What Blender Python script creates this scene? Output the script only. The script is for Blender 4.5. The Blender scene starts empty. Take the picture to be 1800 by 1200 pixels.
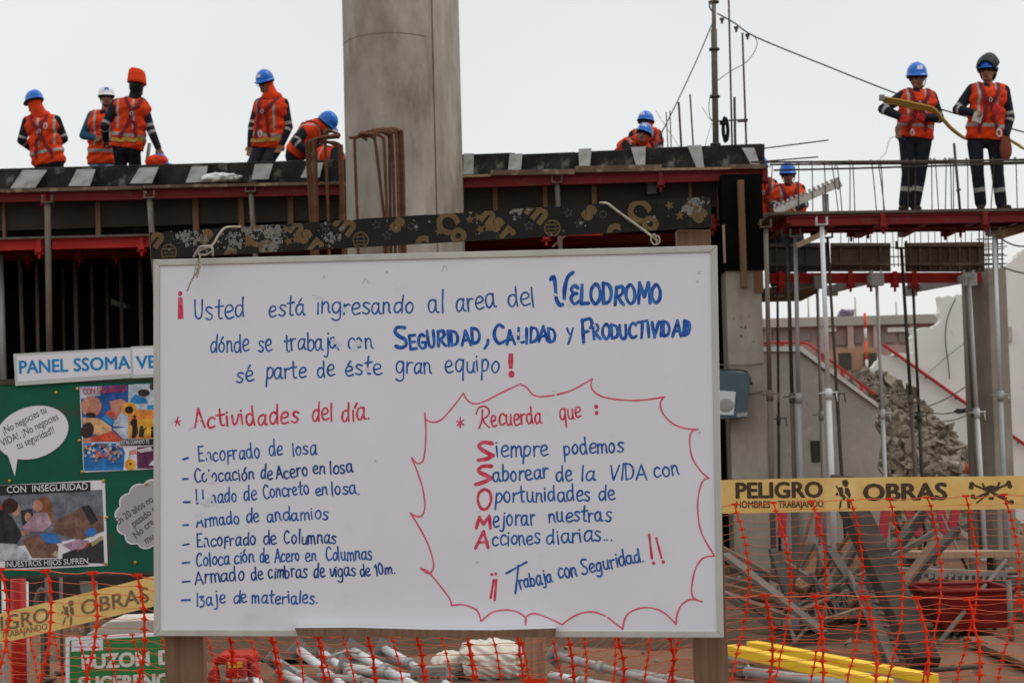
import bpy, bmesh, math, random
import numpy as np
from mathutils import Vector, Matrix, Euler
from mathutils.bvhtree import BVHTree

random.seed(7)
SC = bpy.context.scene
COL = SC.collection
R = math.radians

# ------------------------------------------------------------------ camera, world, sun, exposure
FPX = 3400.0                      # focal length in photo pixels (photo 1800 x 1200)
PITCH, ROLL = R(3.03), R(-1.5)
CAM = Vector((0, 0, 1.6))
cam_data = bpy.data.cameras.new('camera')
cam_data.sensor_width = 36.0
cam_data.lens = 36.0 * FPX / 1800.0
cam_data.clip_start, cam_data.clip_end = 0.1, 3000
cam_data.dof.use_dof = True
cam_data.dof.focus_distance = 6.5
cam_data.dof.aperture_fstop = 11.0
cam = bpy.data.objects.new('camera', cam_data)
COL.objects.link(cam)
CM = Euler((math.pi / 2 + PITCH, 0, 0)).to_matrix() @ Matrix.Rotation(ROLL, 3, 'Z')
cam.matrix_world = Matrix.Translation(CAM) @ CM.to_4x4()
SC.camera = cam

SUN_EL, SUN_AZ = R(55), R(82)     # azimuth clockwise from +Y: veiled sun high to the right
world = bpy.data.worlds.new('World')
SC.world = world
world.use_nodes = True
nt = world.node_tree
nt.nodes.clear()
def N(t, tree=nt, **kw):
    n = tree.nodes.new(t)
    for k, v in kw.items(): setattr(n, k, v)
    return n
w_out = N('ShaderNodeOutputWorld'); w_bg = N('ShaderNodeBackground')
w_bg.inputs['Strength'].default_value = 0.1
sky = N('ShaderNodeTexSky', sky_type='NISHITA', sun_disc=False, sun_elevation=SUN_EL, sun_rotation=SUN_AZ)
sky.dust_density = 6.0; sky.air_density = 1.5
tc = N('ShaderNodeTexCoord'); sep = N('ShaderNodeSeparateXYZ')
nt.links.new(tc.outputs['Generated'], sep.inputs[0])
ramp = N('ShaderNodeValToRGB')                          # overcast: paler near the horizon, brighter overhead
cr = ramp.color_ramp
cr.elements[0].position = 0.0; cr.elements[0].color = (0.40, 0.40, 0.385, 1)
cr.elements[1].position = 1.0; cr.elements[1].color = (0.58, 0.585, 0.59, 1)
for p, c in ((0.06, (0.420, 0.424, 0.416)), (0.16, (0.402, 0.412, 0.412)), (0.24, (0.388, 0.402, 0.406)), (0.36, (0.50, 0.51, 0.51)), (0.6, (0.56, 0.57, 0.57))):
    e = cr.elements.new(p); e.color = (*c, 1)
nt.links.new(sep.outputs['Z'], ramp.inputs[0])
cl = N('ShaderNodeTexNoise'); cl.inputs['Scale'].default_value = 2.4; cl.inputs['Detail'].default_value = 4
nt.links.new(tc.outputs['Generated'], cl.inputs['Vector'])
clr = N('ShaderNodeMapRange'); clr.inputs['From Min'].default_value = 0.3; clr.inputs['From Max'].default_value = 0.7
clr.inputs['To Min'].default_value = 19.7; clr.inputs['To Max'].default_value = 22.3
nt.links.new(cl.outputs['Fac'], clr.inputs['Value'])
mul = N('ShaderNodeMix', data_type='RGBA', blend_type='MULTIPLY')
mul.inputs['Factor'].default_value = 1.0
nt.links.new(ramp.outputs['Color'], mul.inputs[6]); nt.links.new(clr.outputs['Result'], mul.inputs[7])
mixs = N('ShaderNodeMix', data_type='RGBA'); mixs.inputs['Factor'].default_value = 0.97
nt.links.new(sky.outputs['Color'], mixs.inputs[6]); nt.links.new(mul.outputs[2], mixs.inputs[7])
nt.links.new(mixs.outputs[2], w_bg.inputs['Color']); nt.links.new(w_bg.outputs[0], w_out.inputs['Surface'])

sun_d = bpy.data.lights.new('sun', 'SUN'); sun_d.energy = 0.9; sun_d.angle = R(25); sun_d.color = (1, 0.96, 0.9)
sun = bpy.data.objects.new('sun', sun_d); COL.objects.link(sun)
sd = Vector((math.sin(SUN_AZ) * math.cos(SUN_EL), math.cos(SUN_AZ) * math.cos(SUN_EL), math.sin(SUN_EL)))
sun.rotation_euler = sd.to_track_quat('Z', 'Y').to_euler()
SC.view_settings.view_transform = 'Standard'; SC.view_settings.look = 'None'
SC.view_settings.exposure = 0.0; SC.view_settings.gamma = 1.0
SC.render.engine = 'CYCLES'
SC.cycles.use_denoising = True
SC.cycles.max_bounces = 6; SC.cycles.diffuse_bounces = 3

# ------------------------------------------------------------------ pixel geometry (photo pixels -> the place)
def ray(px, py):
    return CM @ Vector(((px - 900) / FPX, -(py - 600) / FPX, -1.0))
def P(px, py, Y):
    d = ray(px, py); return CAM + d * (Y / d.y)
def G(px, py, z=0.0):
    d = ray(px, py); return CAM + d * ((z - CAM.z) / d.z)
class Plane:
    """a real flat sheet: origin, ex along it, ez up it, n towards the viewer"""
    def __init__(s, a, b, up_hint=Vector((0, 0, 1)), lean=None):
        s.o = Vector(a); s.ex = (Vector(b) - s.o).normalized()
        u = up_hint if lean is None else Vector(lean)
        s.ez = (u - s.ex * u.dot(s.ex)).normalized()
        s.n = s.ex.cross(s.ez).normalized()          # +x cross +z = -y : to the viewer
    def uv(s, px, py):
        d = ray(px, py); t = (s.o - CAM).dot(s.n) / d.dot(s.n)
        q = CAM + d * t - s.o
        return Vector((q.dot(s.ex), q.dot(s.ez)))
    def w(s, u, v, h=0.0): return s.o + s.ex * u + s.ez * v + s.n * h
    def mat(s):
        m = Matrix((s.ex, -s.n, s.ez)).transposed().to_4x4(); m.translation = s.o
        return m

# ------------------------------------------------------------------ materials
MATS = {}
def mat(name, col, rough=0.6, metal=0.0, col2=None, scale=6.0, detail=6, lo=0.35, hi=0.65, bump=0.0, bscale=None,
        col3=None, scale3=1.5, lo3=0.5, hi3=0.62, stretch=None, spec=None, trans=0.0):
    if name in MATS: return MATS[name]
    m = bpy.data.materials.new(name); m.use_nodes = True
    t = m.node_tree; b = t.nodes['Principled BSDF']
    b.inputs['Base Color'].default_value = (*col, 1); b.inputs['Roughness'].default_value = rough
    b.inputs['Metallic'].default_value = metal
    b.inputs['Specular IOR Level'].default_value = 0.2 if spec is None else spec
    co = None
    def coords():
        nonlocal co
        if co is None:
            tcn = t.nodes.new('ShaderNodeTexCoord'); co = tcn.outputs['Object']
            if stretch:
                mp = t.nodes.new('ShaderNodeMapping'); mp.inputs['Scale'].default_value = stretch
                t.links.new(co, mp.inputs['Vector']); co = mp.outputs[0]
        return co
    last = None
    def layer(prev, prevcol, c, sc, l, h, det):
        nz = t.nodes.new('ShaderNodeTexNoise'); nz.inputs['Scale'].default_value = sc; nz.inputs['Detail'].default_value = det
        nz.inputs['Roughness'].default_value = 0.62
        t.links.new(coords(), nz.inputs['Vector'])
        mr = t.nodes.new('ShaderNodeMapRange'); mr.inputs['From Min'].default_value = l; mr.inputs['From Max'].default_value = h
        t.links.new(nz.outputs['Fac'], mr.inputs['Value'])
        mx = t.nodes.new('ShaderNodeMix'); mx.data_type = 'RGBA'
        t.links.new(mr.outputs['Result'], mx.inputs['Factor'])
        if prev is None: mx.inputs[6].default_value = (*prevcol, 1)
        else: t.links.new(prev, mx.inputs[6])
        mx.inputs[7].default_value = (*c, 1)
        return mx.outputs[2]
    if col2: last = layer(None, col, col2, scale, lo, hi, detail)
    if col3: last = layer(last, col, col3, scale3, lo3, hi3, 8)
    if last: t.links.new(last, b.inputs['Base Color'])
    if bump:
        nz = t.nodes.new('ShaderNodeTexNoise'); nz.inputs['Scale'].default_value = bscale or scale * 4; nz.inputs['Detail'].default_value = 6
        t.links.new(coords(), nz.inputs['Vector'])
        bp = t.nodes.new('ShaderNodeBump'); bp.inputs['Strength'].default_value = bump; bp.inputs['Distance'].default_value = 0.02
        t.links.new(nz.outputs['Fac'], bp.inputs['Height']); t.links.new(bp.outputs[0], b.inputs['Normal'])
    if trans:                                             # thin plastic lets light through
        tr = t.nodes.new('ShaderNodeBsdfTranslucent'); ms = t.nodes.new('ShaderNodeMixShader'); ms.inputs[0].default_value = trans
        if last: t.links.new(last, tr.inputs['Color'])
        else: tr.inputs['Color'].default_value = (*col, 1)
        t.links.new(b.outputs[0], ms.inputs[1]); t.links.new(tr.outputs[0], ms.inputs[2]); t.links.new(ms.outputs[0], t.nodes['Material Output'].inputs['Surface'])
    MATS[name] = m
    return m

M_earth = mat('reddish earth', (0.13, 0.060, 0.029), 0.95, col2=(0.185, 0.10, 0.058), scale=0.9, bump=0.6, bscale=9, col3=(0.085, 0.055, 0.038), scale3=0.35)
M_conc = mat('cast concrete', (0.235, 0.205, 0.165), 0.85, col2=(0.38, 0.35, 0.30), scale=1.7, bump=0.2, bscale=22, col3=(0.17, 0.135, 0.098), scale3=1.3, lo3=0.50, hi3=0.68, stretch=(1, 1, 0.45))
M_concgrey = mat('weathered concrete', (0.50, 0.465, 0.41), 0.9, col2=(0.40, 0.37, 0.325), scale=1.2, bump=0.25, bscale=14, col3=(0.57, 0.535, 0.48), scale3=5, lo3=0.55, hi3=0.7)
M_ply = mat('black film plywood', (0.002, 0.002, 0.002), 0.6, col2=(0.005, 0.0048, 0.0042), scale=2.2, col3=(0.024, 0.022, 0.019), scale3=3.2, lo3=0.62, hi3=0.80, spec=.03)
M_plydirty = mat('dusty film plywood', (0.013, 0.013, 0.0125), 0.65, col2=(0.034, 0.032, 0.028), scale=3, lo=0.45, hi=0.7, col3=(0.15, 0.14, 0.12), scale3=5, lo3=0.55, hi3=0.70, spec=.12)
M_wood = mat('rough timber', (0.13, 0.066, 0.035), 0.85, col2=(0.19, 0.108, 0.062), scale=5, stretch=(6, 6, 0.6), bump=0.15, bscale=20)
M_woodpost = mat('stained timber post', (0.15, 0.085, 0.052), 0.8, col2=(0.215, 0.13, 0.085), scale=7, stretch=(7, 7, 0.5), bump=0.12, bscale=24)
M_woodpale = mat('pale timber', (0.36, 0.25, 0.17), 0.85, col2=(0.24, 0.15, 0.095), scale=7, stretch=(8, 8, 0.5), bump=0.2, bscale=24)
M_woodledge = mat('plywood ledge', (0.17, 0.11, 0.075), 0.85, col2=(0.10, 0.065, 0.045), scale=2.5, col3=(0.30, 0.22, 0.15), scale3=4, lo3=0.56, hi3=0.66)
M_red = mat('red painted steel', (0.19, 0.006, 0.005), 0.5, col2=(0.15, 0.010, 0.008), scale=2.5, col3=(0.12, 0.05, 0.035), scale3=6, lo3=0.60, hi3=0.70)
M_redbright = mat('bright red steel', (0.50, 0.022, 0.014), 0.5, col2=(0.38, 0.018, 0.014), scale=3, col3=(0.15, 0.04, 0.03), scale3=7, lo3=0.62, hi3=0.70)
M_redmatte = mat('matte red', (0.46, 0.040, 0.045), 0.6, col2=(0.34, 0.03, 0.034), scale=4)
M_galv = mat('galvanised steel', (0.34, 0.345, 0.34), 0.55, 0.2, col2=(0.26, 0.262, 0.255), scale=7, stretch=(1, 1, 0.4), col3=(0.2, 0.175, 0.15), scale3=5, lo3=0.6, hi3=0.72)
M_whitesteel = mat('white steel', (0.62, 0.64, 0.65), 0.5, 0.1, col2=(0.48, 0.495, 0.50), scale=5, stretch=(1, 1, 0.4), col3=(0.28, 0.24, 0.2), scale3=6, lo3=0.62, hi3=0.74)
M_dull = mat('dull brown steel', (0.155, 0.13, 0.105), 0.7, 0.1, col2=(0.105, 0.085, 0.068), scale=5, stretch=(1, 1, 0.4), col3=(0.24, 0.22, 0.19), scale3=4, lo3=0.58, hi3=0.7)
M_dark = mat('dark steel', (0.045, 0.04, 0.035), 0.6, 0.2, col2=(0.075, 0.065, 0.055), scale=5)
M_rust = mat('rusty rebar', (0.085, 0.036, 0.020), 0.9, col2=(0.14, 0.062, 0.034), scale=12, bump=0.4, bscale=90)
M_rebar = mat('dark rebar', (0.05, 0.042, 0.037), 0.8, 0.2, col2=(0.085, 0.065, 0.05), scale=12)
M_plate = mat('grey steel plate', (0.26, 0.255, 0.245), 0.6, 0.15, col2=(0.18, 0.172, 0.16), scale=5, col3=(0.15, 0.125, 0.1), scale3=9, lo3=0.58, hi3=0.7)
M_rustpanel = mat('rust brown form panel', (0.060, 0.042, 0.032), 0.85, col2=(0.11, 0.08, 0.06), scale=3, col3=(0.17, 0.13, 0.1), scale3=2.2, lo3=0.56, hi3=0.72, stretch=(1, 1, 2.5))
M_plaster = mat('white plaster wall', (0.80, 0.785, 0.74), 0.9, col2=(0.72, 0.705, 0.665), scale=1.0, bump=0.06, bscale=10, col3=(0.36, 0.335, 0.3), scale3=0.9, lo3=0.62, hi3=0.75)
M_rubble = mat('broken concrete', (0.165, 0.13, 0.095), 0.95, col2=(0.27, 0.225, 0.175), scale=2.5, bump=0.4, bscale=14, col3=(0.10, 0.075, 0.055), scale3=3, lo3=0.52, hi3=0.66)
M_orange = mat('orange vest fabric', (0.76, 0.058, 0.008), 0.85, trans=0.12, col2=(0.58, 0.040, 0.008), scale=5, bump=0.35, bscale=9, col3=(0.34, 0.035, 0.012), scale3=4, lo3=.56, hi3=.72)
M_navy = mat('navy overalls', (0.010, 0.0115, 0.017), 0.9, spec=.1, col2=(0.021, 0.0225, 0.029), scale=6, bump=0.5, bscale=11)
M_teal = mat('teal sleeve', (0.010, 0.085, 0.155), 0.8, col2=(0.014, 0.065, 0.12), scale=6, bump=0.4, bscale=11)
M_jeans = mat('pale jeans', (0.19, 0.26, 0.36), 0.9, col2=(0.13, 0.19, 0.28), scale=6)
M_reflect = mat('silver reflective tape', (0.34, 0.335, 0.32), 0.5, col2=(0.24, 0.23, 0.215), scale=12)
M_skin = mat('skin', (0.27, 0.125, 0.075), 0.6, col2=(0.22, 0.10, 0.06), scale=14)
M_eye = mat('dark eye', (0.02, 0.014, 0.012), 0.4)
M_lip = mat('lips', (0.20, 0.07, 0.055), 0.5)
M_hair = mat('black hair', (0.012, 0.010, 0.009), 0.7)
M_boot = mat('dark boots', (0.03, 0.022, 0.016), 0.7)
M_glove = mat('red glove', (0.42, 0.022, 0.02), 0.8, bump=0.3, bscale=14, col2=(0.34, 0.02, 0.02), scale=9)
M_hblue = mat('blue helmet plastic', (0.008, 0.14, 0.58), 0.32, col2=(0.008, 0.12, 0.50), scale=5, spec=.35)
M_hwhite = mat('white helmet plastic', (0.72, 0.73, 0.72), 0.35, col2=(0.66, 0.67, 0.66), scale=5)
M_harness = mat('dark red harness strap', (0.16, 0.014, 0.018), 0.8)
M_yellowstrap = mat('yellow webbing', (0.36, 0.22, 0.045), 0.85, col2=(0.28, 0.17, 0.04), scale=12)
M_black = mat('black plastic', (0.010, 0.010, 0.011), 0.6, col2=(0.016, 0.016, 0.016), scale=8, spec=.12)
M_steelring = mat('bright steel', (0.45, 0.45, 0.44), 0.4, 0.5)
M_rope = mat('old white rope', (0.46, 0.42, 0.36), 0.95, col2=(0.34, 0.29, 0.235), scale=60, bump=0.5, bscale=260)
M_cable = mat('grey cable', (0.13, 0.125, 0.12), 0.6)
M_net = mat('orange net plastic', (0.90, 0.055, 0.008), 0.45, col2=(0.78, 0.042, 0.008), scale=8, trans=0.35)
M_netpale = mat('stretched pale net strand', (0.80, 0.20, 0.10), 0.5, trans=0.35)
M_tape = mat('yellow barrier tape', (0.86, 0.66, 0.27), 0.45, trans=0.40, col2=(0.79, 0.595, 0.23), scale=4, bump=0.25, bscale=14, col3=(0.90, 0.74, 0.37), scale3=3, lo3=0.55, hi3=0.7)
M_tapeink = mat('tape print', (0.060, 0.042, 0.028), 0.6, col2=(0.13, 0.09, 0.05), scale=70, lo=0.55, hi=0.7)
M_tapefade = mat('faded tape print', (0.13, 0.095, 0.06), 0.6, col2=(0.30, 0.21, 0.10), scale=60, lo=0.48, hi=0.62)
M_wb = mat('whiteboard enamel', (0.69, 0.70, 0.755), 0.30, col2=(0.655, 0.665, 0.715), scale=2.2, col3=(0.60, 0.605, 0.645), scale3=5, lo3=0.60, hi3=0.80, spec=0.35)
M_alu = mat('dull aluminium frame', (0.50, 0.50, 0.47), 0.5, 0.15, col2=(0.42, 0.415, 0.385), scale=9, stretch=(1, 1, 0.3))
M_bluei = mat('blue marker ink', (0.012, 0.07, 0.30), 0.5, col2=(0.075, 0.19, 0.47), scale=48, lo=.42, hi=.72)
M_navyi = mat('navy marker ink', (0.012, 0.036, 0.18), 0.5, col2=(0.055, 0.14, 0.40), scale=45, lo=.42, hi=.72)
M_boldi = mat('bold blue marker ink', (0.006, 0.06, 0.32), 0.5, col2=(0.06, 0.22, 0.56), scale=40, lo=.42, hi=.70)
M_redi = mat('red marker ink', (0.54, 0.020, 0.07), 0.5, col2=(0.66, 0.15, 0.22), scale=42, lo=.42, hi=.70)
M_pinki = mat('pale red marker ink', (0.62, 0.06, 0.13), 0.5, col2=(0.64, 0.17, 0.25), scale=10)
M_gold = mat('gold print', (0.145, 0.09, 0.034), 0.6, col2=(0.10, 0.064, 0.028), scale=14, col3=(0.045, 0.04, 0.033), scale3=20, lo3=0.60, hi3=0.7)
M_greyprint = mat('grey print', (0.085, 0.085, 0.08), 0.6)
M_strip = mat('black printed plywood', (0.010, 0.0098, 0.009), 0.6, col2=(0.018, 0.017, 0.0155), scale=5, spec=.12)
M_green = mat('green felt', (0.010, 0.105, 0.066), 0.95, col2=(0.013, 0.085, 0.055), scale=4, col3=(0.06, 0.055, 0.035), scale3=2.6, lo3=0.60, hi3=0.68)
M_paper = mat('white paper', (0.68, 0.67, 0.72), 0.7)
M_plasticclear = mat('laminate', (0.47, 0.49, 0.49), 0.25)
M_paperg = mat('grey paper', (0.36, 0.355, 0.385), 0.7)
M_inkblack = mat('black ink', (0.018, 0.018, 0.02), 0.6)
M_inkgrey = mat('grey ink', (0.09, 0.09, 0.10), 0.6)
M_cyan = mat('blue print', (0.006, 0.20, 0.46), 0.6)
M_signgreen = mat('sign green', (0.030, 0.19, 0.055), 0.6, col2=(0.026, 0.165, 0.05), scale=4)
M_brass = mat('brass pin', (0.5, 0.3, 0.08), 0.35, 0.7)
M_yellow = mat('yellow painted timber', (0.84, 0.55, 0.03), 0.5, col2=(0.74, 0.46, 0.025), scale=3, col3=(0.76, 0.55, 0.16), scale3=6, lo3=0.6, hi3=0.72)
M_sack = mat('white woven sack', (0.62, 0.58, 0.50), 0.9, col2=(0.52, 0.47, 0.4), scale=7, bump=0.4, bscale=20)
M_flood = mat('grey blue enamel', (0.060, 0.092, 0.115), 0.45, col2=(0.075, 0.11, 0.135), scale=6)
M_glass = mat('lamp glass', (0.42, 0.46, 0.46), 0.12, 0.6)
M_far = mat('haze-paled brick front', (0.36, 0.235, 0.20), 0.9, col2=(0.44, 0.32, 0.275), scale=0.4)  # distance haze is mixed into this colour, there is none in the air
M_fargrey = mat('haze-paled concrete', (0.40, 0.365, 0.32), 0.9, col2=(0.34, 0.305, 0.265), scale=0.3)  # paled for haze as well
M_farorange = mat('haze-paled orange wall', (0.36, 0.215, 0.13), 0.9)  # orange greyed by the haze put into it
M_pole = mat('pole white band', (0.6, 0.58, 0.55), 0.6)
M_poleorange = mat('pole orange band', (0.72, 0.10, 0.04), 0.6)
M_slabdark = mat('dark slab', (0.04, 0.034, 0.03), 0.9, col2=(0.025, 0.021, 0.019), scale=1)  # near-black so the storey below stays dark: shade put into the colour
def flat(name, c, rough=0.6):
    if name.startswith('poster'):                          # printed photographs: mottled, never one even ink
        return mat(name, tuple(x * .72 for x in c), rough, col2=tuple(min(.9, x * 1.3 + .012) for x in c), scale=17, detail=4, lo=.40, hi=.62, col3=tuple(x * .45 + .02 for x in c), scale3=34, lo3=.56, hi3=.66)
    return mat(name, c, rough)

# ------------------------------------------------------------------ mesh builder
ORI = {}
class MB:
    def __init__(s): s.v = []; s.f = []; s.mi = []; s.sm = []; s.cur = 0; s.marks = []
    def add(s, verts, faces, smooth=False):
        b = len(s.v); s.v += [tuple(v) for v in verts]
        for f in faces: s.f.append(tuple(b + i for i in f)); s.mi.append(s.cur); s.sm.append(smooth)
    def box(s, c, size, rot=None):
        c = Vector(c); h = [x / 2 for x in size]
        vs = [Vector((sx * h[0], sy * h[1], sz * h[2])) for sx in (-1, 1) for sy in (-1, 1) for sz in (-1, 1)]
        if rot is not None: vs = [rot @ v for v in vs]
        s.add([c + v for v in vs], [(0, 1, 3, 2), (4, 6, 7, 5), (0, 4, 5, 1), (2, 3, 7, 6), (0, 2, 6, 4), (1, 5, 7, 3)])
        return s
    def beam(s, a, b, w, h, up=(0, 0, 1)):
        """box from a to b, w across (level), h along up"""
        a = Vector(a); b = Vector(b); d = (b - a); L = d.length; d.normalize()
        u = Vector(up); x = d.cross(u)
        if x.length < 1e-4: x = d.cross(Vector((0, 1, 0)))
        x.normalize(); z = x.cross(d).normalized()
        rot = Matrix((x, d, z)).transposed()
        return s.box((a + b) / 2, (w, L, h), rot)
    def prism(s, pts, thick):
        """polygon (3D points) swept by the vector thick"""
        t = Vector(thick); n = len(pts)
        vs = [Vector(p) for p in pts] + [Vector(p) + t for p in pts]
        fs = [tuple(range(n - 1, -1, -1)), tuple(range(n, 2 * n))]
        fs += [(i, (i + 1) % n, n + (i + 1) % n, n + i) for i in range(n)]
        s.add(vs, fs); return s
    def tube(s, pts, r, n=8, caps=True, smooth=True, closed=False):
        pts = [Vector(p) for p in pts]; k = len(pts)
        rs = r if isinstance(r, (list, tuple)) else [r] * k
        vs = []; prev = None
        for i, p in enumerate(pts):
            if closed: d = pts[(i + 1) % k] - pts[i - 1]
            else: d = pts[min(i + 1, k - 1)] - pts[max(i - 1, 0)]
            d.normalize()
            if prev is None:
                a = Vector((0, 0, 1)) if abs(d.z) < 0.9 else Vector((1, 0, 0))
                x = d.cross(a).normalized()
            else:
                x = prev - d * prev.dot(d); x.normalize()
            prev = x; y = d.cross(x)
            vs += [p + (x * math.cos(2 * math.pi * j / n) + y * math.sin(2 * math.pi * j / n)) * rs[i] for j in range(n)]
        fs = []
        for i in range(k if closed else k - 1):
            a0 = i * n; b0 = ((i + 1) % k) * n
            fs += [(a0 + j, a0 + (j + 1) % n, b0 + (j + 1) % n, b0 + j) for j in range(n)]
        s.add(vs, fs, smooth)
        if caps and not closed:
            b = len(s.v) - len(vs)
            s.f.append(tuple(b + j for j in range(n - 1, -1, -1))); s.mi.append(s.cur); s.sm.append(False)
            s.f.append(tuple(b + (k - 1) * n + j for j in range(n))); s.mi.append(s.cur); s.sm.append(False)
        return s
    def ell(s, c, r, rot=None, nu=16, nv=10):
        c = Vector(c); vs = []; fs = []
        for i in range(nv + 1):
            th = math.pi * i / nv
            for j in range(nu):
                ph = 2 * math.pi * j / nu
                v = Vector((r[0] * math.sin(th) * math.cos(ph), r[1] * math.sin(th) * math.sin(ph), r[2] * math.cos(th)))
                vs.append(c + (rot @ v if rot is not None else v))
        for i in range(nv):
            for j in range(nu):
                fs.append((i * nu + j, (i + 1) * nu + j, (i + 1) * nu + (j + 1) % nu, i * nu + (j + 1) % nu))
        s.add(vs, fs, True); return s
    def build(s, name, mats, parent=None, bevel=0.0, origin=None, local=False):
        me = bpy.data.meshes.new(name)
        o0 = Vector((0, 0, 0))
        if not local:
            if parent is not None: o0 = ORI.get(parent.name, o0)
            elif origin is not None: o0 = Vector(origin)
        me.from_pydata([(v[0] - o0.x, v[1] - o0.y, v[2] - o0.z) for v in s.v], [], s.f)
        ms = mats if isinstance(mats, (list, tuple)) else [mats]
        for m in ms: me.materials.append(m)
        me.polygons.foreach_set('material_index', s.mi); me.polygons.foreach_set('use_smooth', s.sm)
        bm = bmesh.new(); bm.from_mesh(me); bmesh.ops.recalc_face_normals(bm, faces=bm.faces[:]); bm.to_mesh(me); bm.free()
        me.update()
        o = bpy.data.objects.new(name, me); COL.objects.link(o)
        if parent is not None:
            o.parent = parent; ORI[o.name] = o0
        elif origin is not None: o.location = origin; ORI[o.name] = Vector(origin)
        if bevel:
            b = o.modifiers.new('bevel', 'BEVEL'); b.width = bevel; b.segments = 2; b.limit_method = 'ANGLE'; b.angle_limit = R(40)
        return o
def tag(o, label=None, cat=None, group=None, kind=None):
    if label: o['label'] = label
    if cat: o['category'] = cat
    if group: o['group'] = group
    if kind: o['kind'] = kind
    return o
def thing(name, label, cat, loc=(0, 0, 0), group=None):
    o = bpy.data.objects.new(name, None); COL.objects.link(o)
    o.location = loc; o.empty_display_size = 0.2; ORI[o.name] = Vector(loc)
    return tag(o, label, cat, group)
def thing_on(pl, name, label, cat, group=None):
    """a thing lying in a Plane: its children use local x along, y away, z up"""
    o = thing(name, label, cat, (0, 0, 0), group); o.matrix_world = pl.mat(); return o
ORDW = ['first', 'second', 'third', 'fourth', 'fifth', 'sixth', 'seventh', 'eighth', 'ninth', 'tenth', 'eleventh', 'twelfth']

# ------------------------------------------------------------------ printed lettering (built-in font) as flat meshes
def text_mesh(txt, bold=0.0):
    cu = bpy.data.curves.new('lettering', 'FONT'); cu.body = txt; cu.offset = bold; cu.resolution_u = 3
    ob = bpy.data.objects.new('lettering', cu); COL.objects.link(ob)
    dg = bpy.context.evaluated_depsgraph_get(); ev = ob.evaluated_get(dg); me = ev.to_mesh()
    vs = [Vector((v.co.x, v.co.y)) for v in me.vertices]; fs = [tuple(p.vertices) for p in me.polygons]
    ev.to_mesh_clear(); bpy.data.objects.remove(ob); bpy.data.curves.remove(cu)
    return vs, fs
def put_text(mb, txt, p0, p1, h, hgt, bold=0.02, shear=0.0, fit=True):
    """letters between plane points p0 and p1 on the baseline, cap height h, raised hgt off the sheet (local: x, -hgt, z);
    bold letters are struck several times, slightly shifted, each strike a hair above the last"""
    vs, fs = text_mesh(txt, 0.0)
    x0 = min(v.x for v in vs) - bold; x1 = max(v.x for v in vs) + bold
    p0 = Vector(p0); p1 = Vector(p1); d = (p1 - p0); L = d.length; d.normalize(); n = Vector((-d.y, d.x))
    sx = L / (x1 - x0) if fit else h / 0.72
    offs = [(0, 0)] if bold < .004 else [(0, 0), (-bold, 0), (bold, 0), (-bold * .5, bold * .6), (bold * .5, -bold * .6), (bold * .5, bold * .6), (-bold * .5, -bold * .6)]
    for k, (ox, oy) in enumerate(offs):
        put_one(mb, vs, fs, x0, p0, d, n, sx, h, hgt + k * .00004, shear, ox, oy)
def put_one(mb, vs, fs, x0, p0, d, n, sx, h, hgt, shear, ox, oy):
    out = []
    for v in vs:
        q = p0 + d * ((v.x + ox - x0) * sx + v.y * shear * h / 0.72) + n * ((v.y + oy) * h / 0.72)
        out.append([q.x, -hgt, q.y])
    par = list(range(len(out)))                            # each letter a hair above the one before
    def find(i):
        while par[i] != i: par[i] = par[par[i]]; i = par[i]
        return i
    for f_ in fs:
        for i in f_[1:]: par[find(i)] = find(f_[0])
    roots = {}
    for i in range(len(out)):
        k = roots.setdefault(find(i), len(roots)); out[i][1] -= (k % 3) * .000012
    mb.add(out, fs)
def poly2(mb, pts, hgt):
    mb.add([(p[0], -hgt, p[1]) for p in pts], [tuple(range(len(pts)))])
def ell2(pl, cx, cy, rx, ry, ang=0, n=24):
    out = []
    for i in range(n):
        t = 2 * math.pi * i / n
        x = rx * math.cos(t); y = ry * math.sin(t); a = R(ang)
        out.append(pl.uv(cx + x * math.cos(a) - y * math.sin(a), cy + x * math.sin(a) + y * math.cos(a)))
    return out
# ================================================================== WHITEBOARD with its handwriting
BP = Plane(P(271, 1117, 6.45), P(1272, 1120, 6.19), lean=P(271, 458, 6.45) - P(271, 1117, 6.45))
MPP = (BP.uv(1272, 1120) - BP.uv(271, 1117)).length / 1001.0
c_bl, c_br, c_tr, c_tl = BP.uv(271, 1117), BP.uv(1272, 1120), BP.uv(1258.5, 431), BP.uv(271, 457)
BW = c_br.x; BH = (c_tl.y + c_tr.y) / 2
wb = thing_on(BP, 'whiteboard', 'white dry-erase board covered in blue and red Spanish handwriting, tied to a timber sign stand', 'whiteboard')
def bl(u, v, h=0.0): return (u, -h, v)                   # plane point in the board's own axes
m = MB(); m.box((BW / 2, 0.006, BH / 2), (BW - 0.01, 0.012, BH - 0.01)); m.build('writing_surface', M_wb, wb, local=True)
fw, fd = 0.0215, 0.020
m = MB()
def mitre(p, q, r_, s_, h): m.prism([bl(*p, h), bl(*q, h), bl(*r_, h), bl(*s_, h)], (0, fd, 0))
g = 0.0004
mitre((0, 0), (BW, 0), (BW - fw, fw - g), (fw, fw - g), 0.006)
mitre((0, BH), (fw, BH - fw + g), (BW - fw, BH - fw + g), (BW, BH), 0.006)
mitre((0, g), (fw - g, fw), (fw - g, BH - fw), (0, BH - g), 0.006)
mitre((BW, g), (BW, BH - g), (BW - fw + g, BH - fw), (BW - fw + g, fw), 0.006)
fr = m.build('frame', M_alu, wb, bevel=0.002, local=True)
m = MB()                                                  # bent strip of the marker tray, white lip on top of a brown face
tp = [BP.uv(524, 1101), BP.uv(630, 1100.5), BP.uv(760, 1104), BP.uv(870, 1105), BP.uv(980, 1101.5)]
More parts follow.
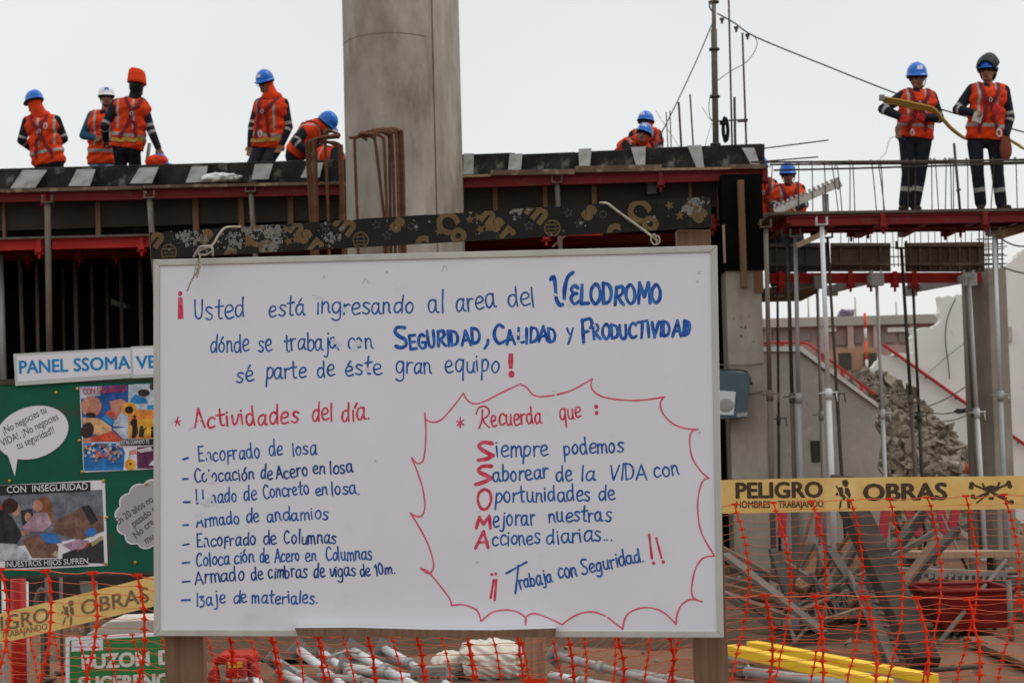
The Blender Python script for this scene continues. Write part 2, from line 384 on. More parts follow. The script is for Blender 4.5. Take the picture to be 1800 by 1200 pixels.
bt = [BP.uv(530, 1114.5), BP.uv(630, 1115), BP.uv(760, 1117), BP.uv(870, 1117.5), BP.uv(979, 1116)]
for i in range(4):
    m.prism([bl(*bt[i], 0.045), bl(*bt[i + 1], 0.045), bl(*tp[i + 1], 0.045), bl(*tp[i], 0.045)], (0, 0.003, 0))
tray = m.build('marker_tray', M_woodpost, wb, local=True); tray['label'] = 'brown tray strip warped along the bottom edge'
m = MB()
for i in range(4):
    a, b = tp[i], tp[i + 1]
    m.prism([bl(a.x, a.y + .0005, 0.046), bl(b.x, b.y + .0005, 0.046), bl(b.x, b.y + .0035, 0.046), bl(a.x, a.y + .0035, 0.046)], (0, 0.038, 0))
m.build('tray_lip', M_paper, tray, local=True)

GL = {
 'a': (.54, ['.43,.5 .3,.62 .1,.52 .03,.25 .12,.02 .28,.05 .42,.32', '.44,.6 .42,.25 .46,.03 .55,.02']),
 'b': (.47, ['.06,1 .05,.5 .05,.02', '.05,.38 .2,.6 .4,.5 .42,.2 .25,0 .05,.06']),
 'c': (.45, ['.42,.52 .28,.62 .08,.48 .04,.2 .18,0 .44,.1']),
 'd': (.52, ['.42,.48 .3,.6 .1,.52 .03,.25 .12,.02 .28,.04 .42,.3', '.45,1 .43,.4 .46,0']),
 'e': (.47, ['.05,.3 .25,.32 .42,.42 .36,.6 .18,.6 .05,.4 .06,.15 .2,0 .45,.08']),
 'f': (.44, ['.1,.62 .09,.2 .07,-.22', '.1,.6 .25,.63 .42,.64', '.09,.3 .34,.33']),
 'g': (.52, ['.43,.5 .3,.62 .1,.52 .04,.25 .14,.04 .3,.06 .42,.3', '.44,.6 .44,0 .4,-.3 .2,-.4 .0,-.3']),
 'i': (.17, ['.08,.6 .08,.02', '.09,.80 .10,.82']), 'ı': (.17, ['.08,.6 .08,.02']),
 'j': (.32, ['.25,.6 .26,-.1 .18,-.35 0,-.32', '.26,.80 .27,.82']),
 'l': (.18, ['.09,1 .08,.5 .1,0']),
 'm': (.68, ['.05,.6 .05,0', '.05,.4 .18,.6 .3,.5 .32,.02', '.32,.4 .45,.6 .58,.5 .6,.15 .66,0']),
 'n': (.48, ['.05,.6 .05,0', '.05,.38 .2,.6 .36,.5 .38,.15 .46,.02']),
 'o': (.48, ['.24,.62 .07,.45 .05,.2 .2,0 .38,.12 .42,.42 .3,.6 .2,.61']),
 'p': (.48, ['.07,.6 .06,.1 .04,-.42', '.06,.4 .22,.62 .42,.45 .36,.12 .18,.02 .06,.12']),
 'q': (.52, ['.43,.5 .3,.62 .1,.52 .04,.25 .14,.03 .3,.06 .42,.3', '.44,.6 .43,0 .42,-.42']),
 'r': (.38, ['.06,.6 .07,0', '.07,.35 .2,.57 .38,.56']),
 's': (.42, ['.4,.55 .2,.62 .08,.48 .22,.33 .38,.18 .25,0 .03,.07']),
 't': (.40, ['.18,.97 .17,.4 .19,.05 .34,.03', '.0,.62 .2,.63 .39,.66']),
 'u': (.50, ['.05,.6 .06,.15 .2,0 .36,.12 .41,.6', '.41,.6 .41,.1 .49,0']),
 'v': (.44, ['.03,.6 .1,.15 .2,0 .32,.2 .40,.62']),
 '3': (.40, ['.05,.58 .36,.6', '.36,.6 .16,.36', '.16,.36 .38,.22 .3,-.1 .04,-.16']),
 'y': (.60, ['.05,1 .16,.7 .3,.5', '.58,1.02 .4,.5 .22,-.08']),
 'A': (.58, ['.0,0 .15,.5 .3,1', '.3,1 .42,.5 .55,0', '.1,.33 .46,.36']),
 'C': (.52, ['.5,.85 .32,1 .1,.75 .04,.35 .2,.02 .5,.12']),
 'D': (.54, ['.07,1 .05,0', '.07,.98 .38,.88 .5,.5 .36,.1 .04,.01']),
 'E': (.46, ['.06,1 .05,0', '.06,.98 .45,1', '.06,.52 .38,.54', '.05,.02 .45,.04']),
 'G': (.52, ['.47,.86 .3,1 .08,.75 .04,.3 .22,0 .46,.1 .48,.42', '.48,.42 .28,.42']),
 'I': (.18, ['.09,1 .08,0']), 'L': (.44, ['.07,1 .05,0', '.05,.02 .42,.04']),
 'M': (.66, ['.03,0 .1,1', '.1,1 .33,.3', '.33,.3 .56,1', '.56,1 .63,0']),
 'O': (.56, ['.28,1 .08,.75 .05,.3 .24,0 .46,.2 .5,.65 .36,.97 .25,.99']),
 'P': (.46, ['.07,1 .05,0', '.05,.95 .38,1 .44,.68 .25,.46 .06,.46']),
 'R': (.52, ['.07,1 .05,0', '.05,.95 .38,1 .44,.7 .25,.48 .06,.46', '.2,.47 .34,.2 .52,0']),
 'S': (.50, ['.48,.95 .2,1 .06,.82 .2,.56 .42,.38 .42,.1 .2,0 .0,.1']),
 'T': (.60, ['.3,.98 .3,.5 .28,0', '.0,.93 .6,1.02']),
 'U': (.52, ['.05,1 .06,.25 .22,0 .42,.2 .46,1']),
 'V': (.50, ['.03,1 .12,.5 .23,0', '.23,0 .36,.5 .48,1.02']),
 '1': (.2, ['.0,.8 .15,1', '.15,1 .14,0']), '0': (.44, ['.22,1 .05,.7 .06,.2 .22,0 .38,.25 .38,.75 .2,1']),
 'ñ': (.48, []), '.': (.14, ['.06,.02 .07,.03']), ',': (.16, ['.1,.14 .08,0 .0,-.3']), '-': (.4, ['.0,.3 .4,.36']),
 '~': (.25, []),
 'ᵉ': (.46, ['.42,.85 .28,1 .08,.8 .2,.56', '.2,.56 .36,.56', '.2,.56 .04,.3 .2,0 .44,.14']),
}
ACC = {'á': 'a', 'é': 'e', 'í': 'ı', 'ó': 'o'}
def catmull(pts, k=4):
    if len(pts) < 3:
        a, b = pts; return [a + (b - a) * (i / 4) for i in range(5)]
    out = []
    for i in range(len(pts) - 1):
        p0 = pts[max(i - 1, 0)]; p1 = pts[i]; p2 = pts[i + 1]; p3 = pts[min(i + 2, len(pts) - 1)]
        for j in range(k):
            t = j / k
            out.append(0.5 * ((2 * p1) + (p2 - p0) * t + (2 * p0 - 5 * p1 + 4 * p2 - p3) * t * t + (3 * p1 - p0 - 3 * p2 + p3) * t ** 3))
    out.append(pts[-1]); return out
ERASE = []          # rubbed-out spots: (uv, radius)
def rub(px, py, r): ERASE.append((BP.uv(px, py), r * MPP))
for e in ((535, 663, 0), (560, 523, 7), (608, 545, 5), (596, 606, 4), (588, 600, 5), (630, 604, 6), (621, 613, 4), (614, 645, 0), (647, 650, 4),
          (365, 834, 6), (372, 845, 6), (360, 884, 7), (368, 876, 7), (350, 880, 4), (376, 888, 4), (349, 909, 7), (358, 915, 3), (362, 800, 4), (369, 811, 4), (306, 736, 4), (303, 745, 5),
          (337, 752, 4), (350, 738, 3), (357, 950, 4), (905, 588, 5), (912, 600, 4), (918, 592, 3), (1013, 521, 5), (1001, 537, 4), (1037, 580, 2), (1045, 571, 2), (975, 518, 3), (1116, 822, 2), (973, 671, 0), (974, 688, 3), (1061, 1070, 0)):
    if e[2]: rub(*e)
INKZ = [0]
def stroke(mb, pts, w, smooth=True, taper=0.0):
    """a felt-pen stroke through plane points: ribbon with round ends, a hair above the enamel"""
    pts = [Vector(p) for p in pts]
    if smooth: pts = catmull(pts)
    runs = [[]]
    dense = []
    for i in range(len(pts) - 1):
        n = max(1, int((pts[i + 1] - pts[i]).length / (1.2 * MPP)))
        dense += [pts[i] + (pts[i + 1] - pts[i]) * (j / n) for j in range(n)]
    dense.append(pts[-1])
    rel = [p for p in ERASE if (p[0] - dense[0]).length < 0.4]
    for p in dense:
        if any((p - q).length < r for q, r in rel):
            if runs[-1]: runs.append([])
        else: runs[-1].append(p)
    ph = random.random() * 6
    for rn in runs:
        if len(rn) < 2: continue
        # keep about one point per 1.6 px
        k = len(rn); INKZ[0] += 1; h = 0.0003 + 0.000012 * (INKZ[0] % 60)
        vs = []
        for i, p in enumerate(rn):
            d = rn[min(i + 1, k - 1)] - rn[max(i - 1, 0)]
            if d.length < 1e-9: d = Vector((1, 0))
            d.normalize(); nn = Vector((-d.y, d.x)); ww = w * (0.5 + 0.06 * math.sin(i * .23 + ph)) * (1 - taper * i / k)
            vs += [p + nn * ww, p - nn * ww]
        mb.add([bl(v.x, v.y, h) for v in vs], [(2 * i, 2 * i + 1, 2 * i + 3, 2 * i + 2) for i in range(k - 1)])
        for c in (rn[0], rn[-1]):
            r_ = w * 0.49
            mb.add([bl(c.x + r_ * math.cos(t * math.pi / 5), c.y + r_ * math.sin(t * math.pi / 5), h + 0.000006) for t in range(10)], [tuple(range(10))])
def word(mb, txt, x0, y0, x1, y1, cap, w=3.2, caps_k=1.0, first_k=None):
    """write txt between photo pixels (baseline), cap = height of a capital in pixels, w = stroke width in pixels"""
    f0 = len(mb.f)
    a = BP.uv(x0, y0); b = BP.uv(x1, y1); d = b - a; L = d.length; d.normalize(); n = Vector((-d.y, d.x))
    adv = []; tot = 0
    for ch in txt:
        g0 = GL[ACC.get(ch, ch)]; k = first_k if (first_k and not adv) else 1.0
        adv.append((tot, k)); tot += (g0[0] * k if ch != '~' else .25) + 0.09
    tot -= 0.09
    sx = L / tot; sy = cap * MPP
    for ch, (ax, k) in zip(txt, adv):
        base = ACC.get(ch, ch)
        jx = random.uniform(-.03, .03); jw = random.uniform(.92, 1.08); jy = random.uniform(-.055, .055); js = random.uniform(.90, 1.09); sl = random.uniform(-.09, .10)
        def tr(x, y):
            y2 = y * js * k + jy
            return a + d * ((ax + jx + x * k * jw + sl * y) * sx) + n * (y2 * sy)
        for s_ in GL[base][1]:
            stroke(mb, [tr(*[float(q) for q in pt.split(',')]) for pt in s_.split()], w * MPP)
        if ch in ACC: stroke(mb, [tr(.2, .72), tr(.36, .95)], w * MPP)
    mb.marks.append((f0, len(mb.f), txt))
def px_line(mb, pts, w, smooth=True): stroke(mb, [BP.uv(*p) for p in pts], w * MPP, smooth)
def dot(mb, px, py, r):
    c = BP.uv(px, py); INKZ[0] += 1; h = 0.0003 + 0.000012 * (INKZ[0] % 60)
    mb.add([bl(c.x + r * MPP * math.cos(t * math.pi / 8), c.y + r * MPP * math.sin(t * math.pi / 8) * 1.1, h) for t in range(16)], [tuple(range(16))])
def block(mb, pts):
    INKZ[0] += 1; h = 0.0003 + 0.000012 * (INKZ[0] % 60)
    mb.add([bl(*BP.uv(*p), h) for p in pts], [tuple(range(len(pts)))])
def hand(name, mt, fn, label):
    m = MB(); fn(m)
    def sub(fs):
        q = MB(); ix = {}
        for f_ in fs:
            for i in f_:
                if i not in ix: ix[i] = len(q.v); q.v.append(m.v[i])
            q.f.append(tuple(ix[i] for i in f_)); q.mi.append(0); q.sm.append(False)
        return q
    if len(m.marks) < 2: o = m.build(name, mt, wb, local=True); o['label'] = label; return o
    rest = []; last = 0
    for f0, f1, txt in m.marks:                           # every written word is a part of its own
        rest += m.f[last:f0]; last = f1
        o = sub(m.f[f0:f1]).build('handwritten_word', mt, wb, local=True)
        o['label'] = 'handwritten %s word %s' % ('red' if mt in (M_redi, M_pinki) else 'blue', txt.replace('ı', 'i').replace('~', '').replace('ᵉ', 'E').replace('3', 'z').strip('.'))
    rest += m.f[last:]
    if rest: o = sub(rest).build('pen_strokes', mt, wb, local=True); o['label'] = 'loose strokes beside ' + label
    return o

def f(m):
    word(m, 'Usted', 342, 561, 431, 557, 37); word(m, 'está', 472, 555.5, 537, 554, 33); word(m, 'ıngresando', 556, 552, 727, 549.5, 33)
    word(m, 'al', 754, 548, 782, 547.5, 38); word(m, 'area', 802, 547, 871, 541, 38); word(m, 'del', 893, 540, 941, 537, 35)
hand('handwritten_line', M_bluei, f, 'blue words Usted está ingresando al area del')
def f(m):
    px_line(m, [(968, 491), (973, 486), (976, 500), (978, 525), (984, 536), (989, 535)], 6.5)
    px_line(m, [(1007, 479), (998, 487), (993, 505), (992, 524)], 7)
    word(m, 'ᵉLODROMO', 1002, 536, 1164, 532, 33, 6.0)
hand('handwritten_word', M_boldi, f, 'bold blue word VELODROMO')
def f(m):
    word(m, 'dónde', 369, 619, 438, 617.5, 31); word(m, 'se', 454, 619, 477.5, 618, 31); word(m, 'trabaja', 499.5, 617, 594, 612, 32); dot(m, 595, 614, 1.8)
    word(m, 'con', 611, 611.5, 655, 611, 28)
hand('handwritten_line', M_bluei, f, 'blue words dónde se trabaja con')
def f(m):
    word(m, 'S', 697, 613.5, 718, 611.5, 38, 6.5); word(m, 'EGURIDAD', 721, 613, 845, 604, 27, 5.4); px_line(m, [(858, 597), (857, 604), (852, 612)], 5)
    word(m, 'C', 871, 604.5, 891, 602.5, 33, 6); word(m, 'ALIDAD', 892, 604, 979.5, 599.5, 25, 5.2)
    px_line(m, [(997, 577), (1000, 585), (1004, 589)], 4); px_line(m, [(1007, 577), (1003, 592), (999, 604)], 4)
    word(m, 'P', 1023, 600, 1043, 597, 37, 6.2); word(m, 'RODUCTIVIDAD', 1043, 596.5, 1213, 588.5, 26, 5.4)
    block(m, [(1203, 563), (1210, 568), (1212.5, 577), (1208, 586), (1200, 588), (1198, 586)])
hand('handwritten_line', M_boldi, f, 'bold blue capitals SEGURIDAD, CALIDAD y PRODUCTIVIDAD')
def f(m):
    word(m, 'sé', 415, 671, 447, 668, 30); word(m, 'parte', 467, 666, 538, 663, 30); word(m, 'de', 558, 662, 589, 661, 30); word(m, 'éste', 607, 660, 671, 658, 30)
    word(m, 'gran', 695, 657, 760, 657, 31); word(m, 'equipo', 782.5, 654, 878, 653.5, 33)
hand('handwritten_line', M_bluei, f, 'blue words sé parte de éste gran equipo')
def f(m):
    block(m, [(313, 523), (321, 522.5), (322.5, 560), (312.5, 561)]); dot(m, 316.5, 516, 4.2)
    block(m, [(894, 621), (902, 621), (902.5, 634), (901, 648), (895, 648), (893, 634)]); dot(m, 899, 657.5, 5.6)
hand('exclamation_marks', M_redi, f, 'thick red exclamation marks around the greeting')
def f(m):
    px_line(m, [(304, 741), (317, 740)], 2.6); px_line(m, [(313, 733), (309, 748)], 2.6); px_line(m, [(307, 735), (316, 747)], 2.6)
    word(m, 'Actividades', 343, 752, 525, 741, 31, 3.8); word(m, 'del', 549, 740, 585, 738, 33, 3.5); word(m, 'día.', 601.5, 741, 650, 736, 33, 3.5)
hand('handwritten_line', M_redi, f, 'red heading Actividades del día')
lines = [
 ('first', [(322, 807, 331, 804)], [('Encofrado', 350, 811.5, 458, 803.5, 26), ('de', 473.5, 801.5, 498, 800, 26), ('losa', 513.5, 801, 557, 797, 25)]),
 ('second', [(321.5, 841.5, 330, 841)], [('Colocación', 343, 848, 447, 842, 23), ('de', 458, 841.5, 478, 841, 25), ('Acero', 486, 841.5, 541, 835, 23), ('en', 550.5, 832.5, 572, 831.5, 22), ('losa', 580, 832, 621.5, 829, 24)]),
 ('third', [(323, 882, 334, 882)], [('Llenado', 345.5, 885.5, 416.5, 881.5, 24), ('de', 429, 878.5, 452, 877.5, 25), ('Concreto', 464, 876, 544, 868, 23), ('en', 554.5, 869.5, 575, 869, 21), ('losa.', 583, 869.5, 632, 867, 24)]),
 ('fourth', [(322, 922.5, 331, 922)], [('Armado', 346, 926.5, 421, 919.5, 23), ('de', 433, 916.5, 455, 915.5, 25), ('andamios', 469, 916, 577, 911.5, 23)]),
 ('fifth', [(322, 957.5, 332, 955.5)], [('Encofrado', 347, 961, 450, 955.5, 23), ('de', 463, 956, 486, 955, 25), ('Columnas', 500, 955, 591, 954, 23)]),
 ('sixth', [(321, 989, 333, 987.5)], [('Coloca~ción', 345.5, 995, 447, 987, 23), ('de', 457, 988, 473.5, 987.5, 24), ('Acero', 483, 987.5, 527.5, 984.5, 22), ('en', 537.5, 985, 557, 985, 21), ('Columnas', 573.5, 985.5, 654, 983, 23)]),
 ('seventh', [(321, 1022, 333.5, 1021)], [('Armado', 343, 1026, 430, 1019, 24), ('de', 442, 1018, 463, 1017, 24), ('cimbras', 472, 1015.5, 540, 1013.5, 23), ('de', 552, 1014, 571, 1013.5, 23), ('vigas', 580, 1012.5, 624.5, 1011.5, 22), ('de', 634, 1011.5, 651, 1010.5, 22), ('10m.', 660, 1010.5, 695.5, 1006, 19)]),
 ('last', [(319.5, 1054.5, 334.5, 1053.5)], [('I3aje', 345, 1064, 396.5, 1059, 25), ('de', 410, 1059.5, 435, 1058.5, 24), ('materiales.', 442.5, 1059.5, 558, 1060, 23)]),
]
for nm, ds, ws in lines:
    def f(m, ds=ds, ws=ws):
        for d_ in ds: px_line(m, [d_[:2], d_[2:]], 3.6)
        for t_, *q in ws: word(m, t_, *q, 3.0)
    hand('handwritten_line', M_navyi if nm in ('second', 'fifth', 'seventh') else M_bluei, f, nm + ' line of the blue activity list')
def f(m):
    px_line(m, [(809, 733), (809, 751)], 2.6); px_line(m, [(803, 740), (815, 746)], 2.6); px_line(m, [(804, 747), (815, 738)], 2.6)
    px_line(m, [(848, 720), (847, 738), (842, 753)], 3); px_line(m, [(837, 727), (842, 716), (853, 714), (860, 722), (857, 731), (848, 736)], 3); px_line(m, [(848, 736), (853, 744), (860, 751)], 3)
    word(m, 'ecuerda', 864, 749.5, 953, 742.5, 31, 3.2); word(m, 'que', 984, 737, 1023, 733.5, 30, 3.2); dot(m, 1048, 714.5, 3.4); dot(m, 1048.8, 725.5, 3.4)
hand('handwritten_line', M_redi, f, 'red heading Recuerda que')
def f(m):
    px_line(m, [(865, 779), (850, 777), (842, 784), (852, 793), (867, 800)], 7.0); px_line(m, [(867, 800), (856, 806), (841, 808)], 6.5)
    px_line(m, [(864, 819), (848, 819), (841, 827), (852, 834), (865, 840)], 7.0); px_line(m, [(865, 840), (850, 847), (836, 851)], 6.5)
    px_line(m, [(850, 860), (842, 866), (840, 880), (846, 893), (856, 893), (863, 880), (861, 865), (852, 859)], 5.0)
    px_line(m, [(837, 928), (843, 908)], 5.5); px_line(m, [(843, 908), (850, 921)], 5.5); px_line(m, [(850, 921), (860, 906)], 5.5); px_line(m, [(860, 906), (862, 928)], 5.5)
    px_line(m, [(836, 963), (850, 933)], 5.5); px_line(m, [(850, 933), (858, 962)], 5.5); px_line(m, [(843, 953), (857, 952)], 5)
hand('large_initials', M_redi, f, 'thick red initials S S O M A down the left of the verse')
def f(m):
    word(m, 'iempre', 873, 804, 964.5, 800, 29); word(m, 'podemos', 990.5, 799.5, 1095.5, 793.5, 27)
    word(m, 'aborear', 867, 847, 964.5, 840, 27); word(m, 'de', 977, 844, 1006.5, 843, 28); word(m, 'la', 1021, 844, 1047, 843, 28); word(m, 'VIDA', 1071, 842.5, 1137, 841.5, 27); word(m, 'con', 1150, 839, 1196, 834, 28)
    word(m, 'portunidades', 870.5, 882, 1039, 878.5, 27); word(m, 'de', 1053, 879, 1082.5, 878, 27)
    word(m, 'ejorar', 866, 924.5, 941.5, 922.5, 28); word(m, 'nuestras', 964.5, 917, 1073.5, 914.5, 26)
    word(m, 'cciones', 866, 958.5, 949, 955, 26); word(m, 'diarias...', 961, 956, 1077.5, 949, 27)
hand('handwritten_verse', M_bluei, f, 'blue verse of five lines inside the burst')
def f(m):
    px_line(m, [(890, 1007), (926, 987)], 3.6); px_line(m, [(911, 993), (909, 1015), (906, 1042)], 3.6)
    word(m, 'rabaja', 914, 1034, 972, 1021, 24, 3.3); word(m, 'con', 982, 1016.5, 1014, 1010.5, 26, 3.3); word(m, 'Seguridad.', 1024, 1008, 1132, 985, 25, 3.3)
hand('handwritten_line', M_bluei, f, 'slanting blue words Trabaja con Seguridad')
def f(m):
    dot(m, 864.5, 1009, 2.6); dot(m, 871.5, 1008, 2.6); px_line(m, [(868, 1019), (862.5, 1050)], 4.4); px_line(m, [(872.5, 1018), (869.5, 1054)], 4.4)
    px_line(m, [(1141, 939), (1146, 981)], 4.2); px_line(m, [(1153.5, 945), (1163, 980)], 3.8); dot(m, 1149, 989, 3); dot(m, 1166, 987, 3)
hand('exclamation_marks', M_redi, f, 'red double exclamation marks beside the slanting words')
Z8 = lambda pts: [(700 + x / 2.609, 660 + y / 2.609) for x, y in pts]
burst = [
 [(122, 170), (128, 200), (160, 213), (200, 200), (250, 145), (300, 80)], [(300, 80), (315, 110), (345, 128), (390, 120), (480, 75), (560, 38)],
 [(560, 38), (590, 55), (615, 85), (650, 96), (716, 90)], [(728, 87), (800, 65), (890, 15)], [(890, 15), (884, 45), (900, 75), (950, 100), (1050, 113), (1140, 110), (1222, 97)],
 [(1222, 97), (1202, 125), (1215, 175), (1260, 220), (1320, 242), (1375, 246)], [(1375, 246), (1345, 258), (1337, 310), (1350, 380), (1390, 440), (1425, 470)],
 [(1425, 470), (1395, 485), (1375, 560), (1376, 650), (1395, 730), (1450, 825)], [(1450, 825), (1400, 835), (1365, 880), (1347, 960), (1352, 1015), (1395, 1035)],
 [(1395, 1035), (1340, 1025), (1300, 1050), (1280, 1090), (1274, 1138)], [(1274, 1138), (1225, 1090), (1170, 1065), (1110, 1065), (1060, 1085), (1037, 1120), (1030, 1160)],
 [(1030, 1160), (990, 1130), (962, 1108)], [(950, 1100), (900, 1083), (850, 1085), (800, 1105), (752, 1140)], [(752, 1140), (700, 1115), (640, 1092), (605, 1092), (585, 1110), (583, 1140)],
 [(583, 1140), (585, 1110), (545, 1082), (490, 1073), (430, 1085), (380, 1125)], [(380, 1125), (365, 1080), (330, 1058), (290, 1048), (245, 1053)], [(245, 1053), (235, 1020), (190, 960), (140, 900), (102, 882)],
 [(102, 882), (135, 905), (155, 895), (162, 860), (140, 780), (100, 700), (55, 628)], [(55, 628), (85, 645), (110, 640), (122, 600), (115, 530), (95, 460), (62, 375)],
 [(62, 375), (85, 400), (110, 395), (122, 350), (127, 260), (122, 170)]]
def f(m):
    for s_ in burst: px_line(m, Z8(s_), 3.0)
hand('burst_outline', M_pinki, f, 'pink red jagged outline around the verse')
def f(m):                                                 # ghosts of rubbed-out ink
    rg = random.Random(8)
    for e, r in ERASE:
        c = e
        for _ in range(3):
            a = rg.uniform(-.6, .6); d = Vector((math.cos(a), math.sin(a))) * r * rg.uniform(.5, 1.3); o_ = Vector((rg.uniform(-.6, .6), rg.uniform(-.6, .6))) * r
            keep = ERASE[:]; ERASE.clear(); stroke(m, [c + o_ - d, c + o_ + d * .2 + Vector((0, r * .15)), c + o_ + d], 2.0 * MPP); ERASE.extend(keep)
hand('rubbed_ink', flat('ghost of rubbed ink', (0.585, 0.605, 0.70)), f, 'pale blue ghosts where letters were rubbed out')
def f(m):                                                 # grey smears left by the wiper
    for (x, y, r) in ((642, 494, 5), (782, 472, 5), (570, 487, 2), (680, 479, 2), (839, 988, 2), (1229, 480, 2), (1226, 495, 2), (950, 451, 2), (1270 - 40, 760, 2), (500, 830, 1.6), (660, 810, 1.4)):
        px_line(m, [(x - r, y + r), (x, y - r), (x + r, y + r * .6)], 1.6)
hand('wiper_smears', flat('faint grey smear', (0.40, 0.41, 0.45)), f, 'faint grey smears near the top edge')

# ------------------------------------------------------------------ the timber stand the board hangs on
st = thing('sign_stand', 'timber stand of two brown posts with a slanting black printed plywood strip across the top', 'sign stand', G(785, 1700))
def post(px0, px1, pytop, Y, name='post', mt=M_woodpost, label=None):
    a = P(px0, 1180, Y); b = P(px1, 1180, Y); top = P(px0, pytop, Y).z
    w = b.x - a.x; d = 0.075
    m = MB(); m.box(((a.x + b.x) / 2, Y + d / 2, top / 2), (w, d, top))
    o = m.build(name, mt, st, bevel=0.003)
    if label: o['label'] = label
    return o
post(290, 358, 462, 6.50)
# a lean pushes the right post's head left of its foot
aT, bT = P(1190, 404, 6.30), P(1249, 404, 6.30); aB, bB = P(1222, 1180, 6.30), P(1281, 1180, 6.30)
def ext(a, b): t = (0 - a.z) / (b.z - a.z); return a + (b - a) * t
aG, bG = ext(aT, aB), ext(bT, bB)
m = MB(); m.prism([aG, bG, bT, aT], (0, 0.075, 0)); m.build('post', M_woodpost, st, bevel=0.003)
SP = Plane(P(266, 455, 6.47), P(1250, 398, 6.24)); SP.o -= SP.n * 0.0
sc_ = [SP.uv(*q) for q in ((266, 455), (1251, 399), (1248, 345.5), (263, 408.5))]
m = MB()
top = [sc_[3] + (sc_[2] - sc_[3]) * (i / 60) + Vector((0, random.choice((0, 0, 0, .0008, -.0015, -.003)))) for i in range(61)]
m.prism([SP.w(p.x, p.y) for p in [sc_[0], sc_[1]] + top[::-1]], SP.n * -0.015)
strip = m.build('plywood_strip', M_strip, st); strip['label'] = 'black film-faced strip with worn gold lettering and stars'
ORI[strip.name] = ORI[st.name]
def clip_text(mb, items, quad):
    tmp = MB()
    for fn in items: fn(tmp)
    bm = bmesh.new()
    bv = [bm.verts.new(v) for v in tmp.v]
    for f_ in tmp.f:
        try: bm.faces.new([bv[i] for i in f_])
        except ValueError: pass
    for i in range(4):
        p = quad[i]; q = quad[(i + 1) % 4]; d = (q - p); n = Vector((d.y, 0, -d.x)).normalized()   # outward for a ccw quad in (x,z)
        bmesh.ops.bisect_plane(bm, geom=bm.verts[:] + bm.edges[:] + bm.faces[:], plane_co=Vector((p.x, 0, p.y)), plane_no=n, clear_outer=True)
    bm.verts.ensure_lookup_table()
    mb.add([v.co.copy() for v in bm.verts], [tuple(v.index for v in f_.verts) for f_ in bm.faces])
    bm.free()
SPX = (SP.uv(1250, 398) - SP.uv(266, 455)).length / 986.0
def gl(txt, cx, cy, ang, hpx, bold=0.05):
    def fn(mb):
        vs, fs = text_mesh(txt, bold)
        x0 = min(v.x for v in vs); x1 = max(v.x for v in vs); y0 = min(v.y for v in vs); y1 = max(v.y for v in vs)
        s = hpx * SPX / 0.72; c = SP.uv(cx, cy); a = R(-ang)
        out = []
        for v in vs:
            x = (v.x - (x0 + x1) / 2) * s; y = (v.y - (y0 + y1) / 2) * s
            out.append((c.x + x * math.cos(a) - y * math.sin(a), -0.0004, c.y + x * math.sin(a) + y * math.cos(a)))
        mb.add(out, fs)
    return fn
def star(cx, cy, r, outline=False, ang=0):
    def fn(mb):
        c = SP.uv(cx, cy); pts = []
        for i in range(10):
            rr = (r if i % 2 == 0 else r * .42) * SPX; t = math.pi / 2 + i * math.pi / 5 + ang
            pts.append(Vector((c.x + rr * math.cos(t), c.y + rr * math.sin(t))))
        if not outline: mb.add([(p.x, -0.0005, p.y) for p in pts], [tuple(range(10))])
        else:
            inn = [c + (p - c) * 0.78 for p in pts]
            mb.add([(p.x, -0.0005, p.y) for p in pts + inn], [(i, (i + 1) % 10, 10 + (i + 1) % 10, 10 + i) for i in range(10)])
    return fn
def ring(cx, cy, r, w, n=28, hh=0.0006, sx=1.0):
    def fn(mb):
        c = SP.uv(cx, cy)
        o_ = [(c.x + sx * rr * SPX * math.cos(2 * math.pi * i / n), -hh, c.y + rr * SPX * math.sin(2 * math.pi * i / n)) for rr in (r, r - w) for i in range(n)]
        mb.add(o_, [(i, (i + 1) % n, n + (i + 1) % n, n + i) for i in range(n)])
    return fn
def globe(cx, cy, r):
    def fn(mb):
        ring(cx, cy, r, 2)(mb); ring(cx, cy, r, 1.6, hh=.0007, sx=.45)(mb)
        for k, yy in enumerate((-.4, .1, .5)):
            c = SP.uv(cx, cy + yy * r); L = r * math.sqrt(1 - yy * yy) * SPX
            mb.add([(c.x - L, -.0008 - k * 1e-5, c.y - .8 * SPX), (c.x + L, -.0008 - k * 1e-5, c.y - .8 * SPX), (c.x + L, -.0008 - k * 1e-5, c.y + .8 * SPX), (c.x - L, -.0008 - k * 1e-5, c.y + .8 * SPX)], [(0, 1, 2, 3)])
    return fn
gold = [gl('ns', 1222, 372, 42, 34)]; grey = []
for off, dy in ((-674, 42), (-337, 21), (0, 0)):
    X = lambda v: v + off
    Yy = lambda v: v + dy
    gold += [gl('Co', X(1133), Yy(378), 42, 36), gl('m', X(944), Yy(374), 42, 36), globe(X(971), Yy(401), 14.5), gl('s', X(1036), Yy(374), 42, 36),
             gl('c', X(1079), Yy(408), 0, 38), star(X(1108), Yy(386), 8, ang=.2), star(X(1177), Yy(361), 8.5, ang=.3), star(X(1195), Yy(379), 9), gl('ns', X(865), Yy(388), 42, 34), gl('r', X(893), Yy(412), 42, 34),
             star(X(826), Yy(386), 9), star(X(844), Yy(403), 9, ang=.3)]
    grey += [star(X(909), Yy(376), 11, True), star(X(930), Yy(397), 9.5, True), star(X(999), Yy(374), 9, True, .2), star(X(1018), Yy(393), 9, True), ring(X(1060), Yy(377), 6, 1.2), star(X(1213), Yy(394), 5, True)]
quad = [Vector((q.x, q.y)) for q in sc_]; cq = sum(quad, Vector((0, 0))) / 4; quad = [q + (cq - q).normalized() * .003 for q in quad]
